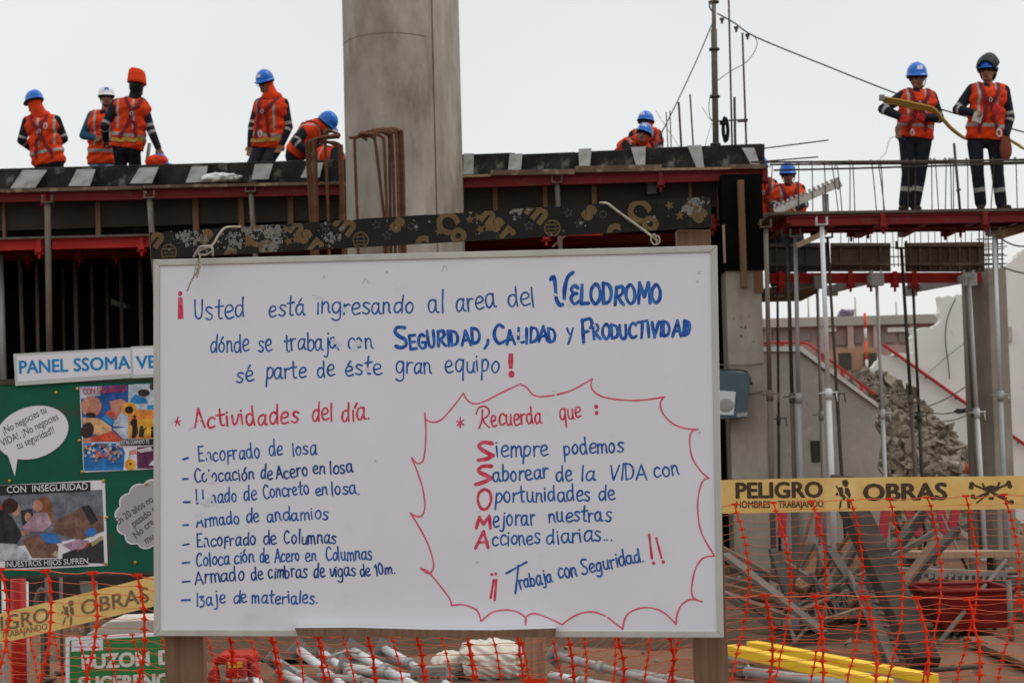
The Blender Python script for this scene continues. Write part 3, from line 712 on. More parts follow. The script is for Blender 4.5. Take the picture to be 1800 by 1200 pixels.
def marks(items, name, mt):
    for it in items:
        m = MB(); clip_text(m, [it], quad)
        if m.f: m.v = [tuple(SP.mat() @ Vector(v)) for v in m.v]; m.build(name, mt, strip)
marks(gold, 'gold_mark', M_gold); marks(grey, 'grey_star', M_greyprint)
# splashes of dried cement on the strip
def splash(cx, cy, sx, sy, n):
    def fn(mb):
        for _ in range(n):
            x = random.gauss(cx, sx); y = random.gauss(cy, sy); r = abs(random.gauss(0, 1.9)) + .5; c = SP.uv(x, y); k = random.randint(5, 8); ph = random.random() * 6
            h = 0.001 + random.random() * .0004
            mb.add([(c.x + r * SPX * random.uniform(.5, 1.2) * math.cos(ph + 6.283 * t / k), -h, c.y + r * SPX * random.uniform(.5, 1.2) * math.sin(ph + 6.283 * t / k)) for t in range(k)], [tuple(range(k))])
    return fn
m = MB(); clip_text(m, [splash(335, 418, 16, 8, 120), splash(408, 420, 10, 9, 90), splash(478, 412, 12, 11, 170), splash(445, 405, 12, 8, 60), splash(580, 418, 8, 7, 45), splash(478, 436, 7, 4, 40), splash(910, 371, 9, 6, 30), splash(1225, 357, 9, 7, 60), splash(1205, 371, 5, 4, 20), splash(800, 385, 300, 14, 60)], quad)
m.v = [tuple(SP.mat() @ Vector(v)) for v in m.v]; m.build('cement_splashes', flat('dried cement', (0.17, 0.165, 0.15), .95), strip)

# ropes
def rope(pts, r, label, name='rope', mt=M_rope, k=6):
    ps = [P(*p) for p in pts]; ps = catmull(ps, k)
    m = MB(); m.tube(ps, r, n=7)
    return tag(m.build(name, mt, origin=ps[0]), label, 'rope')
ro = MB()
for pts, r in (([(424, 399, 6.43), (398, 400, 6.42), (385, 412, 6.40), (372, 432, 6.38), (352, 440, 6.38), (340, 452, 6.38)], .0042),
               ([(340, 452, 6.375), (350, 438, 6.365), (368, 432, 6.36), (374, 440, 6.365), (360, 448, 6.37), (348, 445, 6.37), (352, 434, 6.36), (372, 436, 6.36), (374, 450, 6.37)], .0036),
               ([(352, 446, 6.37), (350, 460, 6.368), (346, 478, 6.368), (336, 494, 6.37), (329, 512, 6.37)], .0027),
               ([(350, 446, 6.365), (352, 465, 6.36), (346, 488, 6.362)], .0026), ([(356, 446, 6.365), (344, 466, 6.364), (350, 482, 6.366)], .002),
               ([(346, 478, 6.366), (340, 488, 6.366), (344, 470, 6.362)], .0016)):
    ro.tube(catmull([P(*p) for p in pts], 6), r, n=7)
tag(ro.build('rope', M_rope, origin=P(340, 452, 6.37)), 'frayed pale rope knotted over the left end of the black strip', 'rope')
ro = MB()
for pts, r in (([(1055, 357, 6.30), (1068, 358, 6.26), (1085, 371, 6.255), (1120, 396, 6.25), (1148, 417, 6.22), (1156, 424, 6.21)], .0042),
               ([(1148, 417, 6.215), (1157, 415, 6.21), (1159, 426, 6.21), (1150, 430, 6.21), (1144, 420, 6.21), (1151, 412, 6.21), (1155, 430, 6.21)], .0028)):
    ro.tube(catmull([P(*p) for p in pts], 6), r, n=7)
tag(ro.build('rope', M_rope, origin=P(1148, 417, 6.21)), 'taut pale rope slanting across the right half of the black strip to the board', 'rope')
m = MB(); m.beam(P(971, 434, 6.40), P(994, 414, 6.40), .006, .006); tag(m.build('twig', M_woodpale, origin=P(971, 434, 6.40)), 'short pale stick wedged between black strip and board top', 'stick')

# ================================================================== SAFETY NETS AND TAPES
def net(label, top, sp, row, zbot, rk, seed, s_phase=0.0, lean=0.02, bulge=0.0, depth=.8):
    rnd = random.Random(seed)
    W = [P(*t) for t in top]; Ls = [0]
    for i in range(len(W) - 1): Ls.append(Ls[-1] + (W[i + 1] - W[i]).length)
    def topat(s):
        for i in range(len(W) - 1):
            if s <= Ls[i + 1] or i == len(W) - 2:
                return W[i] + (W[i + 1] - W[i]) * ((s - Ls[i]) / (Ls[i + 1] - Ls[i]))
    ns = int(Ls[-1] / sp); m = MB(); m2 = MB(); grid = []
    for i in range(ns + 1):
        s = i * sp + s_phase
        t = topat(min(s, Ls[-1])); col = []
        amp = rnd.uniform(.3, 1.0) * lean; ph = rnd.uniform(-.4, .4) + 1.6; drift = rnd.uniform(-.5, .5) * lean * .6
        z = t.z; k = 0
        while z > zbot:
            q = (t.z - z)
            col.append(Vector((t.x + amp * 1.6 * math.sin(q * 4.2 + ph) - amp * 1.6 * math.sin(ph) + drift * q * 1.2 + bulge * math.sin(min(q, depth * 2) * math.pi / depth) * (1 if q < depth else .6) + rnd.gauss(0, .0022), t.y + .02 * math.sin(i * .7 + k * .35), z)))
            z -= row * rnd.uniform(.93, 1.07); k += 1
        grid.append(col)
    for col in grid:
        pts = []; rs = []
        for j, p in enumerate(col):
            pts.append(p); rs.append(rk * 1.2)
            if j < len(col) - 1: pts += [p * .72 + col[j + 1] * .28, p * .28 + col[j + 1] * .72]; rs += [rk * .62, rk * .62]
        m.tube(pts, rs, n=5)
        if pts: m.box(pts[0], (rk * 5, rk * 1.2, rk * 1.6))
    for i in range(ns):
        a, b = grid[i], grid[i + 1]
        for j in range(min(len(a), len(b))):
            p, q = a[j], b[j]; sg = rnd.gauss(0, .0035) - .003; sg2 = rnd.gauss(0, .003)
            pts = [p, p * .9 + q * .1, p * .66 + q * .34 + Vector((0, 0, sg)), p * .33 + q * .67 + Vector((0, 0, sg + sg2)), p * .1 + q * .9, q]
            th = rk * (.16 if j else .30)
            m.tube(pts[:2], [rk * .8, th * 1.25], n=4, caps=False); m.tube(pts[-2:], [th * 1.25, rk * .8], n=4, caps=False)
            m2.tube(pts[1:-1], th, n=4, caps=False)
    o = m.build('safety_net', [M_net], origin=(W[0].x, W[0].y, 0)); tag(o, label, 'safety net')
    q = m2.build('thin_strands', M_netpale, o); q['label'] = 'stretched pale horizontal strands'
    return o
net('near orange plastic safety net right behind the whiteboard posts', [(-100, 999, 6.95), (0, 1000, 6.9), (270, 1012, 6.8), (500, 1118, 6.75), (900, 1112, 6.7), (1180, 1060, 6.62), (1280, 1044, 6.6), (1800, 1055, 6.55), (1900, 1056, 6.5)], 0.172, 0.0365, 0.3, .0070, 3, s_phase=.048, bulge=.03, depth=.42)
net('farther orange plastic safety net hanging below the yellow tape', [(-100, 1124, 10.9), (0, 1121, 10.8), (130, 1118, 10.6), (300, 1112, 10.4), (600, 1117, 9.6), (940, 1100, 8.72), (1200, 905, 8.66), (1297, 885, 8.60), (1500, 878, 8.56), (1765, 869, 8.5), (1900, 868, 8.45)], 0.168, 0.0365, 0.25, .0060, 5, s_phase=.05, lean=.02, bulge=.075, depth=.78)

# the timber stake both tapes are tied to
m = MB(); a = P(925, 1160, 8.85); b = P(960, 1160, 8.85)
m.box(((a.x + b.x) / 2, 8.90, P(940, 820, 8.85).z / 2), (b.x - a.x, .08, P(940, 820, 8.85).z))
stk = tag(m.build('timber_stake', M_woodpale, origin=((a.x + b.x) / 2, 8.9, 0), bevel=.004), 'pale squared timber stake under the middle of the whiteboard', 'stake')
c = P(942, 1196, 8.84); m = MB(); m.box((c.x, 8.895, c.z - .03), (b.x - a.x + .012, .092, .075)); m.build('orange_band', M_net, stk)

def tape(name_label, pl, e0, e1, build_text):
    """e0/e1: (px, top py, bottom py) at both ends"""
    o = thing_on(pl, 'barrier_tape', name_label, 'barrier tape')
    n = 48; m = MB(); ps = []
    for i in range(n + 1):
        t = i / n; px = e0[0] + (e1[0] - e0[0]) * t
        ya = e0[1] + (e1[1] - e0[1]) * t + random.uniform(-.35, .35) + .8 * math.sin(t * 9); yb = e0[2] + (e1[2] - e0[2]) * t + random.uniform(-.35, .35) + .8 * math.sin(t * 7 + 1)
        ps.append((pl.uv(px, ya), pl.uv(px, yb)))
    for i in range(n):
        (a, b), (c_, d) = ps[i], ps[i + 1]
        m.prism([(b.x, 0, b.y), (d.x, 0, d.y), (c_.x, 0, c_.y), (a.x, 0, a.y)], (0, .0008, 0))
    bm_o = m.build('tape_strip', M_tape, o, local=True)
    bm = bmesh.new(); bm.from_mesh(bm_o.data); bmesh.ops.remove_doubles(bm, verts=bm.verts[:], dist=1e-5)
    bm.to_mesh(bm_o.data); bm.free()
    build_text(o, pl); return o
def worker_icon(mb, pl, cx, cy, s, sk=0):
    """stippled figure of a man with a shovel"""
    U = lambda x, y: pl.uv(cx + x * s + (-y) * s * sk, cy + y * s)
    for pts in ([(-2, -24), (5, -26), (9, -20), (7, -13), (1, -13), (-3, -18)], [(-9, -12), (-2, -13), (0, -2), (-4, 6), (-8, 2)], [(2, -12), (9, -11), (13, 2), (10, 8), (6, 2), (2, -2)],
                [(-3, 2), (1, 0), (4, 6), (1, 12), (-2, 10)], [(5, 5), (10, 10), (12, 24), (7, 27), (6, 16)], [(-6, 10), (-3, 9), (-4, 20), (-8, 30), (-8, 22)], [(-14, -14), (-12, -16), (-6, -4), (-8, -2)], [(-15, 0), (-11, -4), (-9, 0), (-12, 4)]):
        poly2(mb, [U(*p) for p in pts], .0009 + random.random() * .0003)
TPR = Plane(P(1270, 902, 8.78), P(1800, 893, 8.62))
def f(o, pl):
    m = MB()
    put_text(m, 'PELIGRO', pl.uv(1293, 875), pl.uv(1447, 873), .0715, .0012, bold=.045); m.build('bold_print', M_tapeink, o, local=True); m = MB()
    put_text(m, 'OBRAS', pl.uv(1517, 879), pl.uv(1666, 877), .0755, .0012, bold=.045)
    m.build('bold_print', M_tapeink, o, local=True)
    m = MB(); put_text(m, 'HOMBRES', pl.uv(1294, 892), pl.uv(1354, 892), .032, .0012, bold=.03); m.build('small_print', M_tapeink, o, local=True); m = MB(); put_text(m, 'TRABAJANDO', pl.uv(1368, 892), pl.uv(1448, 890.5), .032, .0012, bold=.03)
    m.build('small_print', M_tapeink, o, local=True)
    m = MB(); worker_icon(m, pl, 1483, 868, 1.0); m.build('worker_emblem', M_tapeink, o, local=True)
    m = MB()
    U = lambda x, y: pl.uv(1742 + x, 864 + y)
    for k, (a, b, w) in enumerate((((-30, 12), (30, -14), 2.2), ((-30, -12), (28, 12), 2.2), ((-26, 20), (-6, 4), 1.6), ((8, 6), (36, 20), 1.6))):
        pa, pb = U(*a), U(*b); d = (pb - pa).normalized(); n = Vector((-d.y, d.x)) * w * .0023
        poly2(m, [pa + n, pa - n, pb - n, pb + n], .0009 + k * .00005)
    for k, (x, y) in enumerate(((-35, -8), (-34, -14), (33, -10), (31, -16), (36, 18), (-32, 8))): poly2(m, ell2(pl, 1742 + x, 864 + y, 4.5, 4), .0012 + k * .00002)
    for k, pts in enumerate(([(-13, -2), (-10, -9), (0, -12), (10, -10), (14, -3), (6, 0), (-5, 0)], [(-9, 2), (-4, 1), (-3, 5), (-7, 7)], [(3, 1), (9, 2), (7, 7), (3, 5)], [(-6, 9), (6, 9), (4, 14), (-3, 14)], [(-17, -14), (-14, -16), (-10, -8), (-13, -6)], [(13, -18), (17, -17), (13, -7), (10, -9)])):
        poly2(m, [U(*p) for p in pts], .0015 + k * .00002)
    m.build('crossed_tools_emblem', M_tapeink, o, local=True)
tape('wrinkled yellow caution tape reading PELIGRO OBRAS right of the whiteboard', TPR, (942, 848, 908), (1950, 833, 891), f)
TPL = Plane(P(-40, 1140, 10.5), P(942, 908, 8.80))
def f(o, pl):
    m = MB()
    put_text(m, 'PELIGRO', pl.uv(-52, 1119), pl.uv(87, 1091.5), .078, .0012, bold=.02, shear=.12); m.build('bold_print', M_tapefade, o, local=True); m = MB(); put_text(m, 'OBRAS', pl.uv(143, 1081), pl.uv(263, 1056.5), .078, .0012, bold=.02, shear=.12)
    m.build('bold_print', M_tapefade, o, local=True)
    m = MB(); put_text(m, 'HOMBRES TRABAJANDO', pl.uv(-56, 1133), pl.uv(84, 1105), .033, .0012, bold=.02, shear=.1); m.build('small_print', M_tapefade, o, local=True)
    m = MB(); worker_icon(m, pl, 120, 1076, .85, .15); m.build('worker_emblem', M_tapefade, o, local=True)
tape('faded yellow caution tape slanting upward in front of the red post', TPL, (-40, 1087.5, 1139.5), (942, 846, 904), f)

# ================================================================== GREEN NOTICEBOARD
NP = Plane(P(0, 1013, 12.0), P(270, 1004, 12.0))
nb = thing_on(NP, 'noticeboard', 'green felt noticeboard with pinned safety posters standing left of the whiteboard', 'noticeboard')
def quadp(mb, pl, pts, h, t):
    mb.prism([(pl.uv(*p).x, -h, pl.uv(*p).y) for p in pts], (0, t, 0))
m = MB(); quadp(m, NP, [(-70, 1015), (420, 999), (411, 655), (-79, 669)], 0, .02); m.build('felt_panel', M_green, nb, local=True)
m = MB(); quadp(m, NP, [(-75, 1020), (420, 1004), (420, 998.5), (-75, 1014.5)], .008, .03); m.build('wooden_edge', M_dark, nb, local=True); m = MB(); quadp(m, NP, [(-79, 679), (411, 665), (411, 655), (-79, 669)], .008, .03)
m.build('wooden_edge', M_dark, nb, local=True)
for px in (-40, 322):
    a = NP.uv(px, 1015); m = MB(); m.box((a.x, .045, (NP.uv(px, 640).y - (NP.o.z)) / 2), (.06, .05, NP.uv(px, 640).y + NP.o.z)); m.build('leg', M_wood, nb, local=True)
def sheet(name, label, corners, h=.004, mt=M_paper, t=.002, cat='sign', pl=NP):
    o = thing_on(pl, name, label, cat)
    m = MB(); quadp(m, pl, corners, h, t); m.build('sheet', mt, o, local=True); return o
hs = sheet('header_sign', 'laminated white sheet reading PANEL SSOMA above the green noticeboard', [(28.5, 678), (235, 664), (231.5, 611), (25, 622)], .022, M_plasticclear)
m = MB(); quadp(m, NP, [(33, 671), (232, 656.5), (230, 615), (31, 626.5)], .0235, .001); m.build('paper', M_paper, hs, local=True)
m = MB(); put_text(m, 'PANEL', NP.uv(35.5, 656.5), NP.uv(121.5, 652.8), .082, .0245, bold=.028); put_text(m, 'SSOMA', NP.uv(131, 652.5), NP.uv(231, 647.5), .082, .0245, bold=.028); m.build('lettering', M_cyan, hs, local=True)
hs = sheet('header_sign', 'laminated white sheet with blue letters VE cut off by the whiteboard', [(234, 665), (440, 655), (436, 600), (231.5, 609.5)], .027, M_plasticclear)
m = MB(); quadp(m, NP, [(236.5, 659.5), (436, 650), (433, 604), (234, 613)], .0285, .001); m.build('paper', M_paper, hs, local=True)
m = MB(); put_text(m, 'VE', NP.uv(241, 648), NP.uv(277, 646), .08, .0295, bold=.028); put_text(m, 'LODROMO', NP.uv(281, 646), NP.uv(425, 640), .08, .0295, bold=.028); m.build('lettering', M_cyan, hs, local=True)
# speech bubble
o = thing_on(NP, 'speech_bubble_sign', 'white oval speech bubble cutout with handwriting-style warning on green felt', 'sign')
def bubble(cx, cy, rx, ry, ang, tail, n=40):
    pts = []
    for i in range(n):
        t = 2 * math.pi * i / n; x = rx * math.cos(t); y = ry * math.sin(t); a = R(ang)
        pts.append((cx + x * math.cos(a) - y * math.sin(a), cy + x * math.sin(a) + y * math.cos(a)))
    k = min(range(n), key=lambda i: (pts[i][0] - tail[0] + 8) ** 2 + (pts[i][1] - tail[1]) ** 2)
    pts[k] = tail
    return [NP.uv(*p) for p in pts]
m = MB(); pts = bubble(57, 760, 66, 46, -17, (26, 838)); m.prism([(p.x, -.004, p.y) for p in pts], (0, .002, 0)); m.build('sheet', M_inkgrey, o, local=True)
m = MB(); c = NP.uv(57, 762); pts2 = [c + (p - c) * .985 for p in pts]; poly2(m, pts2, .0045); m.build('paper', M_paper, o, local=True)
m = MB()
for t_, a, b in (('¡No negocies tu', (8, 763), (83, 724)), ('VIDA!, ¡No negocies', (5, 785), (104, 736)), ('tu seguridad!!', (32, 790), (97, 760))):
    put_text(m, t_, NP.uv(*a), NP.uv(*b), .048, .0055, bold=.0, shear=.05)
m.build('lettering', M_inkblack, o, local=True)
# poster with family pictures
o = sheet('safety_poster', 'colourful photo collage poster headed CON SEGURIDAD beside the whiteboard edge', [(147, 830), (330, 821), (323, 672), (140, 679.5)], .004, cat='poster')
def patch(o, name, mt, polys, h, pl=NP):
    m = MB()
    for k, p in enumerate(polys): poly2(m, [pl.uv(*q) for q in p], h + k * .00008)
    return m.build(name, mt, o, local=True)
def E(cx, cy, rx, ry, ang=0, n=18):
    a = R(ang); return [(cx + rx * math.cos(6.2832 * i / n) * math.cos(a) - ry * math.sin(6.2832 * i / n) * math.sin(a), cy + rx * math.cos(6.2832 * i / n) * math.sin(a) + ry * math.sin(6.2832 * i / n) * math.cos(a)) for i in range(n)]
Z = lambda pts: [(130 + x / 6.667, 660 + y / 6.667) for x, y in pts]
C = lambda n, c: flat('poster ' + n, c, .45)
patch(o, 'blue_picture', C('deep blue', (.015, .075, .27)), [Z([(75, 130), (640, 105), (640, 740), (550, 740), (545, 775), (110, 775)])], .005)
patch(o, 'pale_picture', C('pale wash', (.45, .50, .60)), [Z([(78, 130), (330, 125), (310, 230), (85, 270)]), Z([(640, 105), (1300, 75), (1310, 400), (640, 400)]), Z([(500, 330), (640, 320), (640, 600), (460, 590)]), Z([(455, 620), (640, 600), (640, 735), (570, 735)])], .0052)
patch(o, 'skin_tones', C('skin tone', (.45, .19, .13)), [Z(E(205, 360, 120, 125)), Z(E(265, 400, 40, 45)), Z([(420, 300), (560, 270), (640, 330), (560, 420), (490, 520), (400, 480), (440, 400)]), Z(E(160, 760, 55, 50)), Z([(650, 880), (720, 860), (740, 920), (640, 990)]), Z(E(800, 230, 45, 35))], .0056)
patch(o, 'baby_skin', C('light skin', (.62, .36, .19)), [Z([(100, 490), (300, 500), (440, 600), (450, 650), (330, 700), (230, 690), (110, 560)])], .0062)
patch(o, 'brown_hair', C('dark hair', (.035, .018, .015)), [Z(E(160, 640, 75, 95, 20)), Z(E(820, 200, 70, 42)), Z(E(920, 130, 30, 40)), Z(E(200, 460, 60, 30))], .0066)
patch(o, 'red_sleeve', C('red sleeve', (.55, .075, .04)), [Z([(200, 720), (460, 650), (560, 740), (545, 770), (210, 768)]), Z(E(430, 450, 50, 45))], .007)
patch(o, 'sunset_picture', C('sunset', (.66, .22, .03)), [Z([(640, 400), (1310, 400), (1310, 735), (640, 735)])], .0060)
patch(o, 'sunset_glow', C('sun glow', (.80, .40, .05)), [Z([(660, 520), (1310, 480), (1310, 690), (640, 700)])], .0063)
patch(o, 'sunflower', C('sunflower', (.72, .32, .03)), [Z(E(650, 390, 90, 80)), Z(E(665, 1040, 65, 65))], .0074)
patch(o, 'silhouettes', C('silhouette', (.018, .010, .010)), [Z(E(650, 400, 50, 45)), Z(E(715, 480, 18, 22)), Z([(690, 500), (740, 510), (745, 590), (760, 660), (720, 730), (680, 730), (690, 610), (660, 550)]), Z(E(795, 605, 22, 20)), Z([(770, 620), (815, 625), (860, 600), (830, 640), (815, 720), (760, 715)]), Z(E(925, 615, 20, 20)), Z([(905, 640), (950, 640), (950, 730), (905, 725)]), Z(E(665, 1032, 14, 14))], .0080)
patch(o, 'caption_band', C('black band', (.012, .010, .012)), [Z([(550, 745), (1310, 735), (1310, 805), (545, 815)])], .0150)
patch(o, 'blue_shirt', C('bright blue', (.02, .22, .50)), [Z([(650, 310), (720, 215), (850, 270), (870, 320), (700, 330)]), Z([(320, 500), (380, 450), (480, 540), (440, 580)]), Z([(860, 345), (1310, 330), (1310, 395), (860, 395)])], .0072)
patch(o, 'crowd_picture', C('crowd blue', (.02, .17, .48)), [Z([(110, 790), (545, 790), (600, 900), (580, 1105), (120, 1115)])], .0060)
rr = random.Random(4)
for nm, cc, nn in (('crowd_dark', (.02, .025, .05), 30), ('crowd_pale', (.5, .5, .55), 26), ('crowd_red', (.5, .05, .08), 10), ('crowd_faces', (.42, .2, .13), 16)):
    patch(o, nm, C(nm.replace('_', ' '), cc), [Z(E(rr.uniform(130, 570), rr.uniform(800, 960) if nm != 'crowd_faces' else rr.uniform(830, 1010), rr.uniform(8, 24), rr.uniform(10, 30), 0, 8)) for _ in range(nn)], .0064 + .0025 * ['crowd_dark', 'crowd_pale', 'crowd_red', 'crowd_faces'].index(nm))
patch(o, 'purple_picture', C('plum', (.11, .02, .07)), [Z([(740, 840), (1310, 800), (1310, 1090), (740, 1085)])], .0062)
patch(o, 'white_shirt', C('white cloth', (.55, .5, .55)), [Z([(740, 870), (900, 830), (930, 880), (780, 900)]), Z([(640, 930), (740, 920), (745, 1080), (690, 1090)]), Z([(870, 1050), (940, 980), (1310, 970), (1310, 1050)])], .0068)
m = MB(); put_text(m, 'CON SEGURIDAD', NP.uv(146.5, 693.5), NP.uv(223.5, 687.5), .042, .010, bold=.012); m.build('heading', C('heading red', (.55, .025, .045)), o, local=True)
m = MB(); put_text(m, 'ESTAS CUANDO TE', NP.uv(213.5, 780.5), NP.uv(263, 779), .026, .016, bold=.01); m.build('caption', M_paper, o, local=True)
# poster with accident pictures
o = sheet('safety_poster', 'photo poster captioned CON INSEGURIDAD and NUESTROS HIJOS SUFREN at the left edge', [(-75, 1006), (189.5, 993.5), (184.5, 843), (-80, 857)], .0045, cat='poster')
Z = lambda pts: [(x / 3, 800 + y / 3) for x, y in pts]
patch(o, 'grey_picture', C('grey blue', (.14, .155, .185)), [Z([(-230, 215), (540, 180), (550, 400), (300, 460), (-225, 500)])], .0055)
patch(o, 'pale_foreground', C('pale grey', (.40, .42, .47)), [Z([(-225, 460), (70, 455), (150, 520), (160, 545), (-225, 580)])], .0058)
patch(o, 'dark_ground', C('dark ground', (.03, .03, .035)), [Z([(330, 520), (545, 430), (552, 570), (330, 560)])], .0058)
patch(o, 'earth_bank', C('brown earth', (.17, .09, .065)), [Z([(290, 345), (440, 270), (545, 330), (545, 400), (420, 450), (280, 400)]), Z([(115, 440), (240, 400), (310, 480), (300, 540), (170, 540)])], .0062)
patch(o, 'dark_jacket', C('dark jacket', (.022, .022, .028)), [Z([(-225, 300), (20, 285), (70, 330), (120, 420), (90, 465), (-225, 455)]), Z([(110, 290), (170, 280), (180, 340), (120, 370)]), Z([(430, 270), (470, 260), (520, 340), (480, 370)])], .0068)
patch(o, 'faces', C('poster face', (.45, .22, .16)), [Z(E(85, 285, 24, 34)), Z(E(200, 265, 26, 32)), Z([(110, 400), (150, 385), (160, 410), (120, 425)]), Z(E(150, 325, 18, 26))], .0074)
patch(o, 'dark_hair', C('poster hair', (.045, .022, .015)), [Z(E(55, 265, 42, 40)), ], .0078)
patch(o, 'girl_hair', C('auburn hair', (.23, .08, .035)), [Z(E(235, 265, 40, 48)), Z([(240, 280), (275, 290), (285, 350), (255, 360)])], .0072)
patch(o, 'striped_shirt', C('pink shirt', (.38, .24, .32)), [Z([(120, 380), (190, 300), (250, 300), (275, 360), (230, 400), (150, 400)]), Z([(330, 470), (420, 440), (470, 450), (440, 490), (380, 500)])], .0082)
patch(o, 'blue_cloth', C('blue cloth', (.03, .14, .42)), [Z([(205, 410), (290, 410), (330, 460), (250, 465)]), Z(E(480, 405, 34, 22, -15))], .0086)
patch(o, 'straw', C('straw', (.42, .36, .18)), [Z([(480, 460), (540, 420), (545, 440), (490, 480)]), Z([(270, 520), (300, 500), (305, 540)])], .0088)
patch(o, 'red_spots', C('poster red', (.45, .05, .05)), [Z(E(10, 280, 22, 20)), Z(E(-40, 260, 40, 24)), Z([(400, 490), (470, 455), (470, 475), (410, 505)])], .0060)
patch(o, 'caption_bands', C('black band', (.012, .010, .012)), [Z([(-230, 168), (478, 140), (478, 187), (-230, 222)]), Z([(30, 555), (467, 538), (467, 575), (30, 595)])], .0092)
m = MB(); put_text(m, 'CON  INSEGURIDAD', NP.uv(13, 866), NP.uv(155, 859.5), .042, .0096, bold=.005); m.build('caption', M_paper, o, local=True); m = MB(); put_text(m, 'NUESTROS HIJOS SUFREN', NP.uv(13, 996), NP.uv(155.5, 989.5), .036, .0096, bold=.005); m.build('caption', M_paper, o, local=True)
# cloud bubble
o = thing_on(NP, 'cloud_sign', 'grey scalloped thought-bubble cutout half hidden by the whiteboard', 'sign')
pts = []
for i in range(13):
    t0 = 2 * math.pi * i / 13
    for j in range(6):
        t = t0 + 2 * math.pi / 13 * j / 6; b = 1 + .10 * math.sin(math.pi * j / 6)
        x = 62 * b * math.cos(t); y = 55 * b * math.sin(t); a = R(-25)
        pts.append((268 + x * math.cos(a) - y * math.sin(a), 903 + x * math.sin(a) + y * math.cos(a)))
m = MB(); u = [NP.uv(*p) for p in pts]; m.prism([(p.x, -.004, p.y) for p in u], (0, .002, 0)); m.build('sheet', M_paper, o, local=True)
m = MB(); c = NP.uv(268, 903); poly2(m, [c + (p - c) * .96 for p in u], .0045); m.build('grey_face', M_paperg, o, local=True)
m = MB()
for t_, a, b in (('En 20 años no', (208, 922), (271, 880)), ('pasado n', (236, 926), (276, 897)), ('No cre', (240, 946), (272, 919)), ('mu', (258, 955), (272, 945))):
    put_text(m, t_, NP.uv(*a), NP.uv(*b), .046, .0055)
m.build('lettering', M_inkgrey, o, local=True)
for i, (x, y) in enumerate(((99, 690), (136, 683), (139.5, 774), (144.5, 829), (17, 845), (182, 845), (188, 909), (186, 990), (238, 988), (258, 850))):
    c = NP.uv(x, y); w = NP.w(c.x, c.y, .009); m = MB(); m.ell(w, (.011, .007, .011), nu=10, nv=6); m.tube([w, w - NP.n * .009], .003, n=6)
    tag(m.build('push_pin', M_brass, origin=w), 'brass push pin in the green noticeboard', 'push pin', 'pins in the noticeboard')
# mail box sign
BZ = Plane(P(115, 1260, 11.6), P(290, 1254, 11.6))
o = thing_on(BZ, 'suggestion_box_sign', 'green sign with white border and letters BUZON low beside the left post', 'sign')
m = MB(); quadp(m, BZ, [(115, 1260), (352, 1252), (351, 1108), (115, 1119.5)], .0, .03); m.build('border', M_paper, o, local=True, bevel=.004)
m = MB(); quadp(m, BZ, [(122.5, 1254), (347, 1246), (346, 1114), (122.5, 1125)], .002, .0015); m.build('green_face', M_signgreen, o, local=True)
m = MB(); quadp(m, BZ, [(126, 1144.5), (181, 1141.5), (181, 1123), (126, 1126)], .0035, .001); m.build('white_label', M_paper, o, local=True)
m = MB()
for i in range(14):
    t = math.pi * (1.05 + i / 13 * 1.0); t2 = math.pi * (1.05 + (i + 1) / 13 * 1.0)
    q = [BZ.uv(165 + rr_ * math.cos(t_), 1137 + rr_ * .95 * math.sin(t_)) for t_, rr_ in ((t, 10), (t2, 10), (t2, 8.6), (t, 8.6))]; poly2(m, q, .0042)
quadp(m, BZ, [(131, 1137.5), (152, 1136.5), (152, 1134.5), (131, 1135.5)], .0046, .0006)
m.build('emblem', flat('emblem blue', (.18, .26, .5)), o, local=True)
m = MB(); put_text(m, 'BUZON', BZ.uv(144, 1175), BZ.uv(264, 1168), .085, .004, bold=.05); put_text(m, 'DE', BZ.uv(279, 1167), BZ.uv(325, 1164.5), .085, .004, bold=.05); put_text(m, 'SUGERENCIAS', BZ.uv(138, 1214), BZ.uv(342, 1205), .085, .004, bold=.05)
m.build('lettering', flat('sign letters', (.62, .60, .58)), o, local=True)
for px in (135, 318):
    a = BZ.uv(px, 1190); m = MB(); m.box((a.x, .06, (a.y - BZ.o.z) / 2), (.05, .04, a.y + BZ.o.z)); m.build('leg', M_wood, o, local=True)
# ================================================================== GROUND
xs = sorted(set([-400, -150, -60, -30] + [x * .45 for x in range(-36, 37)] + [30, 60, 150, 400]))
ys = sorted(set([-30, -8, 0, 5, 9] + [10 + y * .3 for y in range(0, 90)] + [40, 50, 70, 110, 200, 500, 1500]))
def gz(x, y):
    if 9.5 < y < 38 and abs(x) < 17:
        return .035 * math.sin(x * 1.7 + y * .9) * math.sin(y * 1.3 - x * .4) + .02 * math.sin(x * 5.1 + 1) * math.sin(y * 4.3)
    return 0
m = MB(); nx = len(xs)
m.add([(x, y, gz(x, y) - .03) for y in ys for x in xs], [(j * nx + i, j * nx + i + 1, (j + 1) * nx + i + 1, (j + 1) * nx + i) for j in range(len(ys) - 1) for i in range(nx - 1)], True)
tag(m.build('ground', M_earth), kind='structure')

# ================================================================== LEFT BUILDING: deck formwork
def DY(px): return 24.4 - 0.53 * px / 1340
def F(px, py, off=0.0): return P(px, py, DY(px) + off)
def quad(mb, pts, off, th): mb.prism([F(*p, off) for p in pts], (0, th, 0))
def topy(px): return 297 - .0267 * px if px < 700 else 272 - .036 * (px - 817)
def boty(px): return 331.5 - .0215 * px if px < 700 else 308 - .034 * (px - 820)
ztop = F(470, 281).z
DECKZ = ztop - 0.36
